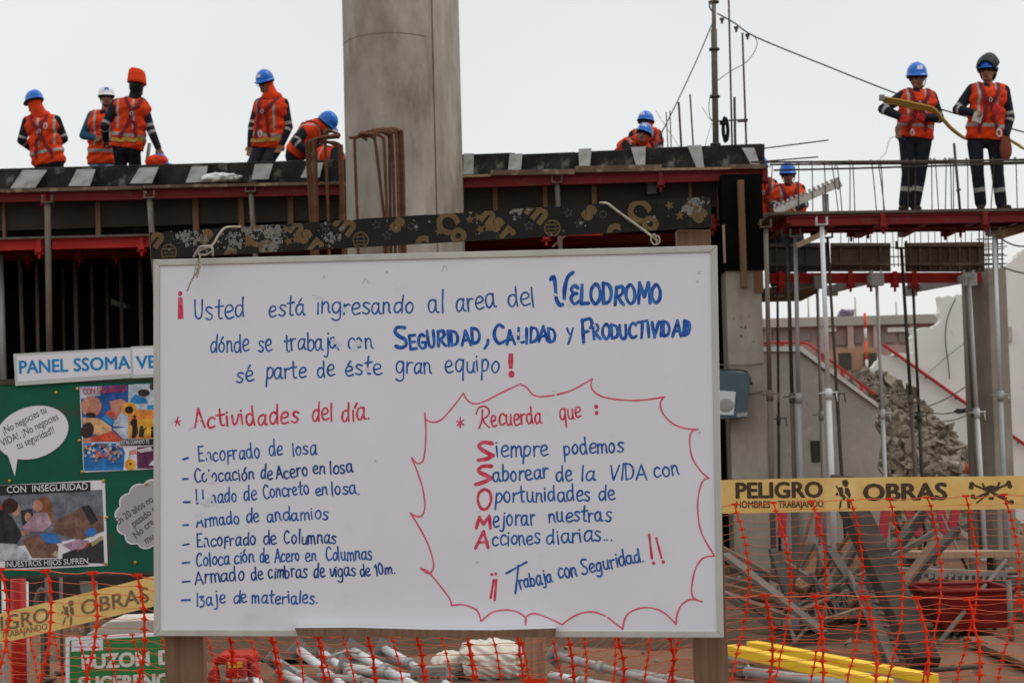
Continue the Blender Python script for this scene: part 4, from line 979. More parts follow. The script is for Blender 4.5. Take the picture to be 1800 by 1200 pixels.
# the poured slab under the workers
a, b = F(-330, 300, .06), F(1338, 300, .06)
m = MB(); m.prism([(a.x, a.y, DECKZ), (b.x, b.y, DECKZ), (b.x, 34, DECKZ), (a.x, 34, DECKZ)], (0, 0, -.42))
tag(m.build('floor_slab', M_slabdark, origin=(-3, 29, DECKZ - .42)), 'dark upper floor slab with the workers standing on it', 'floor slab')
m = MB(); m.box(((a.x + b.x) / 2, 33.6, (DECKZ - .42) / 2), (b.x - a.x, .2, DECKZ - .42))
tag(m.build('added_back_wall', M_slabdark, origin=(-3, 33.6, 0)), 'added back wall of the ground storey, its shade put into the dark colour', 'wall')  # wall added so the open storey turns black, shade included in its colour
m = MB(); m.box((a.x - .1, 29.2, (DECKZ - .42) / 2), (.2, 8.6, DECKZ - .42)); tag(m.build('added_side_wall', M_slabdark, origin=(a.x, 29, 0)), 'unseen dark side wall added beyond the left frame edge to keep the storey dark', 'wall')  # out-of-view wall added to shut light out of the storey
m = MB(); m.box((b.x - .35, 29.2, (DECKZ - .42) / 2), (.2, 8.4, DECKZ - .42)); tag(m.build('added_side_wall', M_ply, origin=(b.x, 29, 0)), 'dark side wall added behind the concrete column to keep the storey dark', 'wall')  # closing wall added to keep light from the storey's right side
# parapet form boards
segs = [(-330, -69, 0), (-69, 171, 0), (171, 399, 0), (399, 615, 0), (790, 905, 0), (905, 1017, 3), (1017, 1135, 2), (1135, 1231, 0), (1231, 1344, 0)]
nm = ['first', 'second', 'third', 'fourth', 'fifth', 'sixth', 'seventh', 'eighth', 'ninth']
for i, (x0, x1, dy) in enumerate(segs):
    m = MB(); quad(m, [(x0, boty(x0) + 1), (x1, boty(x1) + 1), (x1, topy(x1) + dy), (x0, topy(x0) + dy)], .003 * (i % 2), .021)
    o = m.build('form_board', M_plydirty, origin=F(x0, boty(x0)))
    tag(o, ['dark edge board beyond the left frame edge', 'mottled dark edge board below the far left worker', 'mottled dark edge board below the worker in the orange bonnet', 'dark edge board below the slim worker and white cloth',
            'dark edge board touching the right side of the big column', 'dark edge board with pale top edge, just right of the big column', 'dark edge board left of the two crouching workers', 'dark edge board under the two crouching workers', 'dark edge board under the mast at the right end'][i], 'form board', 'plywood edge boards of the deck')
    s_ = MB(); quad(s_, [(x0 + 6, topy(x0) + dy + 4), (x1 - 6, topy(x1) + dy + 4), (x1 - 6, topy(x1) + dy - .5), (x0 + 6, topy(x0) + dy - .5)], .022, .05); s_.build('top_batten', M_dull, o)
# grey plates leaning on the parapet
plates = [((40, 299), (83, 299), (62, 330), (18, 331)), ((135, 298), (168, 298), (158, 327), (120, 327)), ((245, 295), (279, 294), (267, 322), (228, 322.5)), ((337, 293), (365, 292), (361, 320), (326, 321)),
          ((448, 289), (480, 288), (472, 315), (442, 315.5)), ((540, 287), (568, 286), (562, 312), (528, 312.5)), ((815, 270), (833, 270), (832, 306), (814, 307)), ((896, 271), (918, 270), (916, 298.5), (893, 299)),
          ((1017, 262), (1040, 261), (1037, 292), (1018, 292.5)), ((1109, 259), (1135, 258), (1134, 290), (1118, 290.5)), ((1208, 256), (1233, 255), (1239, 303), (1228, 303)), ((1304, 260), (1326, 260), (1335, 288), (1320, 289))]
plab = ['below and left of the far left worker', 'left of the white-helmeted worker', 'under the worker in the orange bonnet', 'left of the white cloth', 'right of the white cloth', 'just left of the bent rusty bars',
        'touching the right edge of the big column', 'second right of the big column', 'left of the crouching workers', 'under the crouching workers', 'tapering and long, left of the mast foot', 'at the right end of the deck edge']
for q, lb in zip(plates, plab):
    m = MB(); pts = [F(*q[0], -.03), F(*q[1], -.03), F(*q[2], -.24), F(*q[3], -.24)]; m.prism(pts, (0, .012, .004))
    o = m.build('edge_plate', M_plate, origin=pts[3]); tag(o, 'grey sheet plate propped on the deck edge, ' + lb, 'steel plate', 'grey plates along the deck edge')
# plywood ledges
for x0, x1, y0, y1, h, lb in ((-330, 250, 340, 326.5, 6, 'brown plywood ledge along the left part of the deck edge'), (252, 616, 326, 318.5, 5, 'brown plywood ledge under the white cloth'), (790, 862, 308.5, 306, 4, 'short pale ledge right of the big column'),
                              (862, 1010, 299, 297, 9, 'thick brown ledge board right of the big column'), (1011, 1163, 292, 289, 11, 'raised brown ledge board below the crouching workers'), (1163, 1284, 295.5, 293.5, 4, 'thin pale ledge strip left of the right deck end'), (1284, 1348, 289, 288, 8, 'ledge board at the right deck end')):
    m = MB(); quad(m, [(x0, y0 + h), (x1, y1 + h), (x1, y1), (x0, y0)], -.30, .29); tag(m.build('ledge_board', M_woodledge if h > 4 else M_woodpale, origin=F(x0, y0, -.2)), lb, 'ledge board')
def ibeam(name, label, x0, x1, yt0, yt1, h, off, mt, clamps=(), Yfun=None, w=.10, group='red steel beams'):
    """a channel beam with its open side to the viewer: two flanges and a web, hanging clamps as parts"""
    def PP(px, py, o): return Yfun(px, py, o) if Yfun else F(px, py, o)
    m = MB(); q = lambda pts, o, t: m.prism([PP(*p, o) for p in pts], (0, t, 0))
    q([(x0, yt0 + h - 2.4), (x1, yt1 + h - 2.4), (x1, yt1 + 2.4), (x0, yt0 + 2.4)], off + w * .35, .012)
    q([(x0, yt0 + 2.2), (x1, yt1 + 2.2), (x1, yt1), (x0, yt0)], off, w); q([(x0, yt0 + h), (x1, yt1 + h), (x1, yt1 + h - 2.2), (x0, yt0 + h - 2.2)], off, w)
    ob = m.build(name, mt, origin=PP(x0, yt0, off)); tag(ob, label, 'steel beam', group)
    for cx in clamps:
        t = (cx - x0) / (x1 - x0); cy = yt0 + (yt1 - yt0) * t + h
        m = MB(); c = PP(cx, cy, off + w / 2); m.box(c + Vector((0, -.02, -.02)), (.085, .13, .05)); m.box(c + Vector((0, -.03, -.075)), (.03, .03, .09)); m.box(c + Vector((0, -.06, .07)), (.06, .015, .14)); m.box(c + Vector((.0, -.035, -.055)), (.12, .02, .02))
        m.build('clamp', mt, ob, bevel=.004)
    return ob
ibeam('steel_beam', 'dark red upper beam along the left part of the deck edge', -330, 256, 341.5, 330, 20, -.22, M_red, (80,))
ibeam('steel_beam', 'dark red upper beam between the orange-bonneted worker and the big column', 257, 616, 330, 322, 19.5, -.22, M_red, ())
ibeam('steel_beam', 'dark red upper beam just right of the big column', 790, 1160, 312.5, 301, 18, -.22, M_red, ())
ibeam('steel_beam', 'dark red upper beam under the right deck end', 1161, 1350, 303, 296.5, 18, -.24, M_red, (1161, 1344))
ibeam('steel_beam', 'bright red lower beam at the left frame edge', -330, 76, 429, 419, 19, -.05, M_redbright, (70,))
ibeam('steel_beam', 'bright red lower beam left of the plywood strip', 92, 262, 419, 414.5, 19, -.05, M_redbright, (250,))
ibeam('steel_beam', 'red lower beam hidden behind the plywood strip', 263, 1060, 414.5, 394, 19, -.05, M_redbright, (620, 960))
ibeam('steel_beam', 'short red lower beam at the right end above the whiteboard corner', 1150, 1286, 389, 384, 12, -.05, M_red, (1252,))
for k, (off, y) in enumerate(((.9, 434), (1.9, 438), (3.0, 442))):
    ibeam('steel_beam', 'dim red beam deep under the slab, %s row back' % ORDW[k + 1], -330, 1250, y + 8, y - 26, 15, off, M_red, (50, 140, 205))
for x0, x1, y0, y1 in ((-330, 262, 425.5, 411), (263, 1250, 411, 384)):
    m = MB(); quad(m, [(x0, y0 + 3.4), (x1, y1 + 3.4), (x1, y1), (x0, y0)], -.12, .25); tag(m.build('ledge_board', M_dull, origin=F(x0, y0)), 'thin grey-brown board lying on the lower red beam, ' + ('left of the sign stand' if x0 < 0 else 'behind the plywood strip'), 'ledge board')
# side panels of the beam form, with their timber studs
pan = [(-330, 5, []), (6, 165, [(3, 8), ]), (166, 340, [(167, 175)]), (341, 616, [(338, 348), (418, 428), (505, 515), (595, 603)]), (790, 1000, [(866, 874), (954, 962)]), (1001, 1210, [(1040, 1048)]), (1211, 1270, [(1210, 1216), (1260, 1269)])]
plb = ['beyond the left frame edge', 'right of the leftmost front prop', 'above the left end of the plywood strip', 'left of the big column', 'right of the big column', 'below the crouching workers', 'left of the black column form']
for (x0, x1, studs), lb in zip(pan, plb):
    yt = lambda px: boty(px) + 21; yb = lambda px: 426 - .03 * px
    m = MB(); quad(m, [(x0, yb(x0)), (x1, yb(x1)), (x1, yt(x1)), (x0, yt(x0))], .10, .022)
    o = m.build('plywood_sheet', M_ply, origin=F(x0, yb(x0))); tag(o, 'black plywood side panel between the red beams, ' + lb, 'form panel', 'black panels between the red beams')
    for s0, s1 in studs:
        m = MB(); quad(m, [(s0 + 1.5, yb(s0) - 3), (s1 + 1.5, yb(s1) - 3), (s1, yt(s1) + 1), (s0, yt(s0) + 1)], .02, .078); m.build('stud', M_wood, o)
m = MB(); quad(m, [(1138, 341), (1154, 340), (1153, 306), (1137, 307)], -.10, .12); tag(m.build('steel_block', M_dark, origin=F(1145, 340)), 'dark upright block below the crouching workers', 'steel block')
# right end: black column form over the concrete column
CY = 23.55
def colbox(mb, x0, x1, y0, y1, Y, d, z0=None):
    """upright block whose front face spans the pixels given at its mid height"""
    ym = (y0 + y1) / 2; a = P(x0, ym, Y); b = P(x1, ym, Y); zt = P((x0 + x1) / 2, y0, Y).z; zb = P((x0 + x1) / 2, y1, Y).z if z0 is None else z0
    mb.box(((a.x + b.x) / 2, Y + d / 2, (zt + zb) / 2), (b.x - a.x, d, zt - zb)); return zt, zb
m = MB(); colbox(m, 1270, 1342, 306, 475, CY - .04, .56); o = m.build('column_form', M_ply, origin=P(1306, 475, CY)); tag(o, 'black plywood column form at the right end of the deck', 'column form')
m = MB(); colbox(m, 1300, 1311, 316, 505, CY - .13, .085); m.build('stud', M_wood, o)
m = MB(); colbox(m, 1271, 1275, 395, 462, CY - .07, .03); m.build('batten', M_woodpale, o)
m = MB(); colbox(m, 1326, 1342, 476, 515, CY - .02, .3); m.build('corner_batten', M_wood, o)
m = MB(); a = P(1275, 478, CY); b = P(1338, 478, CY); zc = P(1306, 474.5, CY).z
m.box(((a.x + b.x) / 2, CY + .25, zc / 2), (b.x - a.x, .5, zc)); col_o = m.build('concrete_column', M_conc, origin=((a.x + b.x) / 2, CY, 0), bevel=.012); tag(col_o, 'square grey concrete column behind the right edge of the whiteboard', 'column')
m = MB()
for (x, y, s) in ((1310, 575, .02), (1290, 560, .013), (1303, 575, .015), (1303, 591, .02), (1325, 600, .012), (1316, 556, .012), (1290, 700, .01)):
    c = P(x, y, CY); m.ell(c, (s * .5, .006, s), nu=8, nv=5)
m.build('pock_marks', M_dark, col_o)
# tie wires round that column
for y, lb in ((640, 'sagging wire tied round the square column above the floodlight'), (690, 'wire lower on the square column behind the floodlight')):
    m = MB(); m.tube(catmull([P(1258, y, CY - .03), P(1275, y + 1, CY - .04), P(1310, y + 2, CY - .04), P(1336, y - 1, CY - .03), P(1344, y - 4, CY + .05)], 5), .008, n=5); tag(m.build('wire', M_cable, origin=P(1270, y, CY)), lb, 'wire')
# floodlight
fl = thing('floodlight', 'grey-blue floodlight with dull reflector mounted on the square column', 'floodlight', P(1292, 737, CY - .12))
m = MB(); q = [(1270, 737), (1312, 733), (1319, 664), (1314, 655), (1262, 651), (1258, 735)]
m.prism([P(*p, CY - .26) for p in q], (0, .17, 0)); m.build('housing', M_flood, fl, bevel=.015)
m = MB(); q = [(1262, 729), (1290, 730), (1294, 688), (1262, 686)]; m.prism([P(*p, CY - .272) for p in q], (0, .012, 0)); rf_ = m.build('reflector', M_glass, fl, bevel=.008); m = MB(); m.ell(P(1276, 712, CY - .272), (.095, .014, .085), nu=16, nv=10); m.build('bright_blob', M_galv, rf_)  # pale ellipsoid stands in for the bright blob of light on the reflector
m = MB(); q = [(1295, 733), (1313, 731), (1314, 724), (1295, 726)]; m.prism([P(*p, CY - .268) for p in q], (0, .008, 0)); m.build('plate', M_galv, fl)
m = MB(); m.tube(catmull([P(1262, 650, CY - .2), P(1290, 650, CY - .22), P(1310, 652, CY - .22), P(1318, 664, CY - .22), P(1319, 675, CY - .2)], 4), .013, n=6); m.tube([P(1317, 672, CY - .24), P(1323, 674, CY - .24)], .02, n=8); m.build('bracket', M_dark, fl)
m = MB(); m.beam(P(1292, 690, CY - .1), P(1292, 690, CY), .06, .06); m.build('wall_mount', M_dark, fl)

# ------------------------------------------------------------------ steel props
def prop(top, bot, Y, wpx, mo, mi_, label, z0=0.0, Yb=None, group='steel props', split=.52, head=True, mb=None):
    a = P(*top, Y); b = P(*bot, Yb or Y); d = a - b; base = b + d * ((z0 - b.z) / d.z)
    r = wpx / 3400 * Y / 2
    t = thing('steel_prop', label, 'prop', base, group)
    mid = base + (a - base) * split
    m = MB(); m.tube([base + Vector((0, 0, .01)), mid], r, n=12); m.build('outer_tube', mo, t)
    m = MB(); m.tube([mid, a], r * .80, n=12); m.build('inner_tube', mi_, t)
    m = MB(); m.tube([mid - (a - base).normalized() * .07, mid + (a - base).normalized() * .05], r * 1.28, n=12); m.tube([mid + Vector((-.11, -.01, 0)), mid + Vector((.11, -.01, .01))], .009, n=6); m.tube([mid + Vector((.09, -.01, 0)), mid + Vector((.1, -.02, -.1))], .008, n=6); m.build('collar', mo, t)
    m = MB(); m.box(base + Vector((0, 0, .008)), (.14, .14, .012)); m.build('base_plate', mo, t)
    if head:
        m = MB(); m.box(a + Vector((0, 0, .004)), (.13, .13, .010)); m.box(a + Vector((-.06, 0, .05)), (.01, .1, .09)); m.box(a + Vector((.06, 0, .05)), (.01, .1, .09)); m.build('fork_head', mo, t)
    return t
prop((83.5, 357), (87, 620), 24.0, 14, M_dull, M_dull, 'tall prop standing in front of the black panels above the header sign')
prop((263, 349), (270, 450), 23.95, 13, M_dull, M_dull, 'brown prop rising beside the left end of the plywood strip')
prop((441, 338), (447, 420), 24.0, 12, M_dull, M_dull, 'prop in front of the panels left of the bent rusty bars')
prop((979, 322), (984, 420), 23.8, 11, M_dull, M_dull, 'prop in front of the panels right of the big column')
prop((1303 - 320, 440), (985, 500), 27.0, 11, M_dull, M_galv, 'prop deep behind the top edge of the whiteboard')
prop((0, 448), (6, 660), 24.9, 15, M_whitesteel, M_galv, 'pale prop cut by the left frame edge', head=False)
prop((35, 452), (40, 620), 25.6, 9, M_galv, M_dull, 'thin grey prop left of the header sign, in the shadow', head=False)
dm = 'dim prop standing in the dark storey behind the header sign'
for k, (x, y0, Y, w) in enumerate(((64, 452, 25.8, 8), (132, 458, 26.4, 10), (161, 462, 27.2, 8), (187, 466, 28, 7), (212, 462, 27.0, 8), (246, 456, 26.0, 9), (110, 468, 28.5, 7))):
    prop((x, y0), (x + 3, 620), Y, w, M_dull, M_dull, dm, head=False, group='dim props in the dark storey')
m = MB(); m.prism([P(195, 525, 28), P(221, 534, 28), P(221, 541, 28), P(195, 535, 28)], (0, .4, 0)); zz = P(208, 533, 28)
tag(m.build('scrap_board', M_plate, origin=zz), 'pale scrap board glinting in the dark storey', 'board')
# props under the right platform
PR = [((1346, 400), (1356.6, 840), 22.3, 10.5, M_dull, M_dull, 'grey-brown prop touching the right side of the square column'), ((1384, 416), (1396.5, 840), 23.0, 8.5, M_dull, M_dark, 'dark brown prop, left one of the close pair beside the square column'),
      ((1398, 416), (1406.5, 840), 22.9, 9.5, M_galv, M_galv, 'grey prop, right one of the close pair beside the square column'), ((1366.5, 506), (1369, 767), 25.0, 5.5, M_dark, M_dark, 'thin dark prop right of the square column'),
      ((1444.5, 396), (1462, 840), 22.1, 10.5, M_whitesteel, M_whitesteel, 'tallest bright white prop, standing in front of the ramp wall'), ((1436, 492), (1447, 840), 24.7, 7, M_galv, M_galv, 'slim grey prop just left of the tallest white prop'),
      ((1454.5, 418), (1480, 840), 23.9, 6.5, M_dark, M_dull, 'dark leaning prop just right of the tallest white prop'), ((1540.5, 488), (1556, 840), 24.4, 7.5, M_whitesteel, M_whitesteel, 'white prop in front of the rubble heap, left side'),
      ((1584.5, 437), (1609.5, 840), 24.0, 7.5, M_dull, M_dark, 'dark leaning prop over the middle of the rubble heap'), ((1605, 507), (1621, 840), 25.4, 6.5, M_dark, M_dark, 'thin dark prop right of the leaning prop, over the rubble'),
      ((1703, 488), (1724, 840), 24.3, 8.5, M_whitesteel, M_whitesteel, 'white prop leaning before the left face of the right concrete column'), ((1748, 415), (1764, 840), 22.6, 9.5, M_galv, M_whitesteel, 'grey-white prop in front of the right concrete column'),
      ((1697, 496), (1709, 700), 25.6, 6, M_dull, M_dull, 'dark thin prop at the left edge of the right concrete column')]
for t_, b_, Y, w, mo, mi_, lb in PR: prop(t_, b_, Y, w, mo, mi_, lb, group='props under the red platform')

# ================================================================== BIG ROUND COLUMN
A, B, C = P(606, 200, 23.1), P(763, 200, 22.7), P(811, 200, 23.8)
aa = (B.x - A.x) / 1.866; kx = A.x + aa
plan = []
for i in range(31):
    t = R(180 - 150 * i / 30); plan.append((kx + aa * math.cos(t), 23.1 - .8 * math.sin(t)))
plan += [(C.x, C.y), (C.x - .55, C.y + .55), (A.x + .15, C.y + .45)]
zj = P(690, 57, 22.3).z
def colseg(mb, z0, z1, inset=0):
    cx = sum(p[0] for p in plan) / len(plan); cy = sum(p[1] for p in plan) / len(plan); k = 1 - inset
    pl = [((x - cx) * k + cx, (y - cy) * k + cy) if i_ < 28 else (x, y) for i_, (x, y) in enumerate(plan)]; n = len(pl)
    vs = [(x, y, z0) for x, y in pl] + [(x, y, z1) for x, y in pl]
    mb.add(vs, [tuple(range(n)), tuple(range(n, 2 * n))])
    for i in range(n): mb.add([vs[i], vs[(i + 1) % n], vs[n + (i + 1) % n], vs[n + i]], [(0, 1, 2, 3)], i < 30)
bigc = thing('round_column', 'huge round-fronted bare concrete column rising behind the whiteboard', 'column', (kx, 23.2, 0))
def colobj(name, z0, z1, inset=0):
    m = MB(); colseg(m, z0, z1, inset); o = m.build(name, M_conc, bigc)
    bm = bmesh.new(); bm.from_mesh(o.data); bmesh.ops.remove_doubles(bm, verts=bm.verts[:], dist=1e-4); bmesh.ops.recalc_face_normals(bm, faces=bm.faces[:])
    for e in bm.edges:
        if len(e.link_faces) == 2 and e.calc_face_angle(0) > R(24): e.smooth = False
    bm.to_mesh(o.data); bm.free(); return o
colobj('lower_lift', -.05, zj - .02); q = colobj('upper_lift', zj, 13.0); colobj('pour_joint', zj - .02, zj, .018)
# edge fillet strip on the corner between the round front and the flat side
m = MB(); m.box((B.x + .008, B.y - .004, 6), (.010, .012, 14)); m.build('corner_seam', mat('dark seam', (.15, .125, .10), .9), bigc)

# bent rusty starter bars round it
Z2 = lambda x, y: (400 + x / 3, 80 + y / 3)
barsR = [[(685, 915), (670, 520), (676, 490), (700, 478), (735, 500)], [(825, 900), (780, 520), (768, 488), (735, 478), (640, 488)], [(840, 900), (826, 520), (815, 485), (780, 470), (690, 466)], [(858, 900), (853, 500), (838, 470), (805, 457), (700, 460)],
         [(880, 900), (868, 505), (850, 470), (815, 455), (702, 472)], [(903, 890), (890, 495), (872, 460), (840, 447), (695, 464)], [(917, 890), (906, 490), (888, 455), (850, 442), (740, 454)], [(932, 890), (922, 490), (905, 452), (870, 438), (760, 446)]]
barsL = [[(440, 925), (418, 545), (426, 512), (460, 495), (590, 484)], [(453, 925), (432, 545), (442, 510), (478, 490), (592, 478)], [(463, 925), (452, 530), (462, 500), (500, 484), (596, 474)], [(473, 925), (466, 530), (478, 497), (515, 480), (590, 470)],
         [(532, 920), (514, 480), (520, 458), (540, 449), (590, 470)], [(616, 915), (603, 560), (595, 530), (565, 512), (490, 512)], [(606, 915), (588, 570), (580, 540), (556, 520), (500, 500)]]
for grp, bars, lb in (('bent bars right', barsR, 'rusty hooked reinforcing bar in front of the big column, %s of eight from its left'), ('bent bars left', barsL, 'rusty hooked reinforcing bar left of the big column, %s of seven from the left')):
    for k, bpts in enumerate(bars):
        Y = 21.75 - .05 * (k % 3) + (.0 if grp.endswith('left') else .06)
        ps = [P(*Z2(*p), Y + (.10 if i >= 3 else 0) * (k % 2)) for i, p in enumerate(bpts)]
        d = ps[0] - ps[1]; base = ps[0] + d * ((0.0 - ps[0].z) / d.z) if d.z < -.1 else ps[0]
        base = Vector((ps[0].x + d.x * .3, ps[0].y, 0))
        pts = [base, ps[0]] + catmull(ps, 5)[1:]
        m = MB(); m.tube(pts, .0175, n=8); tag(m.build('reinforcing_bar', M_rust, origin=base), lb % ORDW[k], 'rebar', grp + ' of the big column')

# ================================================================== MAST, REBARS AND CABLES ON THE DECK
MY = 24.6
mt_ = thing('steel_mast', 'tall grey flanged pipe mast standing on the right end of the deck', 'mast', (P(1258, 255, MY).x, MY, DECKZ))
def zfix(p): return Vector((p.x, p.y, DECKZ))
topm, botm = P(1254.5, -40, MY), P(1257.5, 258, MY)
bm_ = Vector((botm.x, MY, DECKZ))
m = MB(); m.tube([bm_, P(1256, 120, MY), P(1255, 52, MY)], .040, n=12); m.build('pipe', M_dull, mt_)
m = MB(); m.tube([P(1255, 53, MY), P(1254.5, -60, MY)], .028, n=12); m.build('inner_pipe', M_galv, mt_)
for y in (4, 87, 170, 254):
    c = P(1254.5 + y / 254 * 3, y, MY); m = MB(); m.tube([c - Vector((0, 0, .014)), c + Vector((0, 0, .014))], .068, n=16); m.build('flange', M_dark, mt_)
m = MB(); m.tube(catmull([P(1253, 2, MY - .06), P(1247, 10, MY - .06), P(1250, 18, MY - .05), P(1253, 20, MY)], 4), .012, n=6); m.tube(catmull([P(1250, 165, MY - .06), P(1246, 185, MY - .06), P(1248, 205, MY - .06), P(1254, 216, MY - .06)], 4), .006, n=6); m.build('hose', M_cable, mt_)
for (x0, y0, x1, y1, w, lb) in ((1280, -40, 1287, 258, 3.4, 'longest dark vertical bar right of the mast'), (1305, 58, 1312, 258, 3.6, 'dark vertical bar at the right end of the deck, second tallest'), (1291, 171, 1292.5, 258, 4.6, 'short thick upright bar right of the mast'),
                               (1213, 166, 1219, 262, 3.0, 'pointed upright bar left of the mast'), (1193, 180, 1198, 264, 4.0, 'thick upright bar right of the crouching workers'), (1171, 197, 1174.5, 266, 2.0, 'thin upright bar beside the crouching workers, left of a pair'), (1177.5, 194, 1180, 266, 2.0, 'thin upright bar beside the crouching workers, right of a pair')):
    a, b = P(x0, y0, MY), P(x1, y1, MY); d = b - a; b = a + d * ((DECKZ - a.z) / d.z); m = MB(); m.tube([b, a], w / 3400 * MY / 2, n=8)
    tag(m.build('reinforcing_bar', M_rebar, origin=b), lb, 'rebar', 'upright bars at the right deck end')
for (p, q, lb) in (((1335, 262), (1456, 246.5), 'dark bar sticking out sideways past the right deck end'), ((1340, 284), (1438, 276), 'thin bar sticking out low past the right deck end')):
    m = MB(); m.tube([P(*p, 23.9), P(*q, 23.4)], .009, n=6); tag(m.build('reinforcing_bar', M_rebar, origin=P(*p, 23.9)), lb, 'rebar')
m = MB(); m.tube([P(1262, 213, MY - .05), P(1315, 210, MY - .05)], .010, n=6); m.tube([P(1296, 214, MY - .05), P(1314, 213, MY - .05)], .012, n=6); tag(m.build('tie_bar', M_rebar, origin=P(1262, 213, MY)), 'short horizontal bar tying the upright bars to the mast', 'rebar')
def cable(label, pts, r=.007, mt=M_cable, name='cable'):
    ps = catmull([P(*p) for p in pts], 6); m = MB(); m.tube(ps, r, n=6); return tag(m.build(name, mt, origin=ps[0]), label, 'cable')
cable('long overhead cable from the mast sloping down behind the right workers', [(1261, 24, MY), (1290, 40, MY), (1330, 66, 24.5), (1450, 115, 24.4), (1566, 161, 24.3), (1660, 194, 24.2), (1780, 227, 24.1), (1900, 260, 24)], .0105)
cable('guy cable from the mast down left to the crouching workers', [(1252, 42, MY), (1225, 105, MY), (1190, 180, MY), (1160, 240, MY), (1152, 262, MY)], .009)
cable('drooping loose cable loop between mast and long cable', [(1327, 65, 24.5), (1331, 78, 24.5), (1324, 95, 24.5), (1310, 111, 24.5), (1285, 125, 24.55), (1261, 142, 24.6)], .006)
for k, (x, y) in enumerate(((1269, 34), (1294, 49), (1314, 62))):
    c = P(x, y, 24.5); m = MB(); m.box(c, (.055, .03, .035)); m.box(c + Vector((0, 0, -.035)), (.03, .025, .045)); tag(m.build('cable_clip', M_dark, origin=c, bevel=.004), 'dark clip on the long cable, %s from the mast' % ORDW[k], 'cable clip')
m = MB()
for k in range(7):
    c = P(1274, 228, MY - .07 + k * .005); rx, rz = .055 + .006 * (k % 3), .17 - .012 * k
    m.tube([c + Vector((rx * math.cos(t * .5236) * .5 + .02 * (k % 2), .0, rz * math.sin(t * .5236))) for t in range(12)], .011, n=5, closed=True)
m.box(P(1272, 216, MY - .07), (.1, .05, .05)); tag(m.build('cable_coil', M_black, origin=P(1274, 240, MY)), 'black coil of cable hung beside the mast', 'cable coil')
for pts, lb in (([(1152, 194, 24.9), (1170, 222, 24.9), (1194, 258, 24.9)], 'thin slanting wire behind the upright bars'), ([(1251, 216, 24.8), (1245, 236, 24.8), (1239, 258, 24.8)], 'thin wire slanting down left of the mast foot'), ([(1234, 188, 24.8), (1243, 203, 24.8), (1252, 214, 24.8)], 'thin wire slanting up left of the mast')):
    cable(lb, pts, .0035)
# white cloth bundle on the ledge
m = MB()
bm = bmesh.new(); bmesh.ops.create_icosphere(bm, subdivisions=4, radius=1)
c = F(392, 313, -.16)
rr = random.Random(2)
for v in bm.verts:
    n_ = v.co.copy(); f_ = 1 + .16 * math.sin(n_.x * 7 + 1) * math.sin(n_.z * 5 + n_.y * 6) + .10 * math.sin(n_.x * 15 + n_.y * 11) + (.15 if n_.x < -.3 else -.1 * n_.x)
    v.co = Vector((n_.x * .23 * f_, n_.y * .13 * f_, max(n_.z, -.75) * .058 * f_))
mm = bpy.data.meshes.new('cloth_bundle'); bm.to_mesh(mm); bm.free(); mm.materials.append(M_hwhite)
for p in mm.polygons: p.use_smooth = True
o = bpy.data.objects.new('cloth_bundle', mm); COL.objects.link(o); o.location = c; tag(o, 'crumpled white cloth lying on the deck ledge', 'cloth')

# ================================================================== RIGHT PLATFORM
def PF(px, py, o=0.0): return P(px, py, 22.4 + o)
PLZ = P(1600, 374.5, 22.4).z
ibeam('steel_beam', 'long red front beam under the two standing workers on the right', 1390, 1900, 380, 370.5, 16.5, 0, M_red, (1551, 1730), Yfun=PF)
for k, (off, y) in enumerate(((.75, 391), (1.5, 396))):
    ibeam('steel_beam', 'dark red beam under the platform, %s behind the front beam' % ORDW[k], 1352, 1900, y, y - 8, 14, off, M_red, (1495, 1660) if k else (1525, 1687), Yfun=PF)
m = MB(); a, b = P(1352, 375, 22.42), P(1900, 375, 22.42)
zl, zr = P(1352, 378, 22.38).z, P(1900, 369, 22.38).z
m.prism([(a.x, 22.38, zl), (b.x, 22.38, zr), (b.x, 24.3, zr), (a.x, 24.3, zl)], (0, 0, .035))
dk = m.build('platform_deck', M_rustpanel, origin=(a.x, 22.4, zl)); tag(dk, 'dark plywood deck carrying the two standing workers on the right', 'platform')
for k in range(7):
    x = a.x + .25 + k * .55; z = zl + (zr - zl) * (x - a.x) / (b.x - a.x); m = MB(); m.box((x, 23.35, z - .05), (.09, 1.8, .085)); m.build('joist', M_red, dk)
def cage(label, lines, stir, name='rebar_cage'):
    t = thing(name, label, 'rebar cage', P(*lines[0][0]))
    for L in lines:
        m = MB(); m.tube([P(*p) for p in L], L_r, n=6); m.build('long_bar', M_rebar, t)
    for s_ in stir:
        m = MB(); m.tube(catmull([P(*p) for p in s_], 3), .0065, n=5); m.build('stirrup', M_rebar, t)
    return t
L_r = .0125
Z4 = lambda x, y: (1340 + x / 3, 60 + y / 3)
st_ = []
for (xt, xb, yt) in ((45, 40, 690), (185, 190, 680), (255, 266, 675), (320, 336, 675), (360, 400, 680), (388, 420, 690), (455, 462, 672), (470, 488, 672), (570, 602, 670), (605, 645, 672), (620, 640, 690), (765, 768, 665), (800, 805, 665), (885, 895, 662), (905, 930, 662), (962, 965, 660), (985, 998, 660), (1000, 1008, 660), (1075, 1085, 662), (1215, 1205, 660), (1330, 1345, 656)):
    st_.append([(*Z4(xt - 6, yt + 14), 22.62), (*Z4(xt, yt - 5), 22.68), (*Z4(xt + 7, yt + 10), 22.74), (*Z4((xt + xb) / 2 + 4, 800), 22.74), (*Z4(xb, 932), 22.72)])
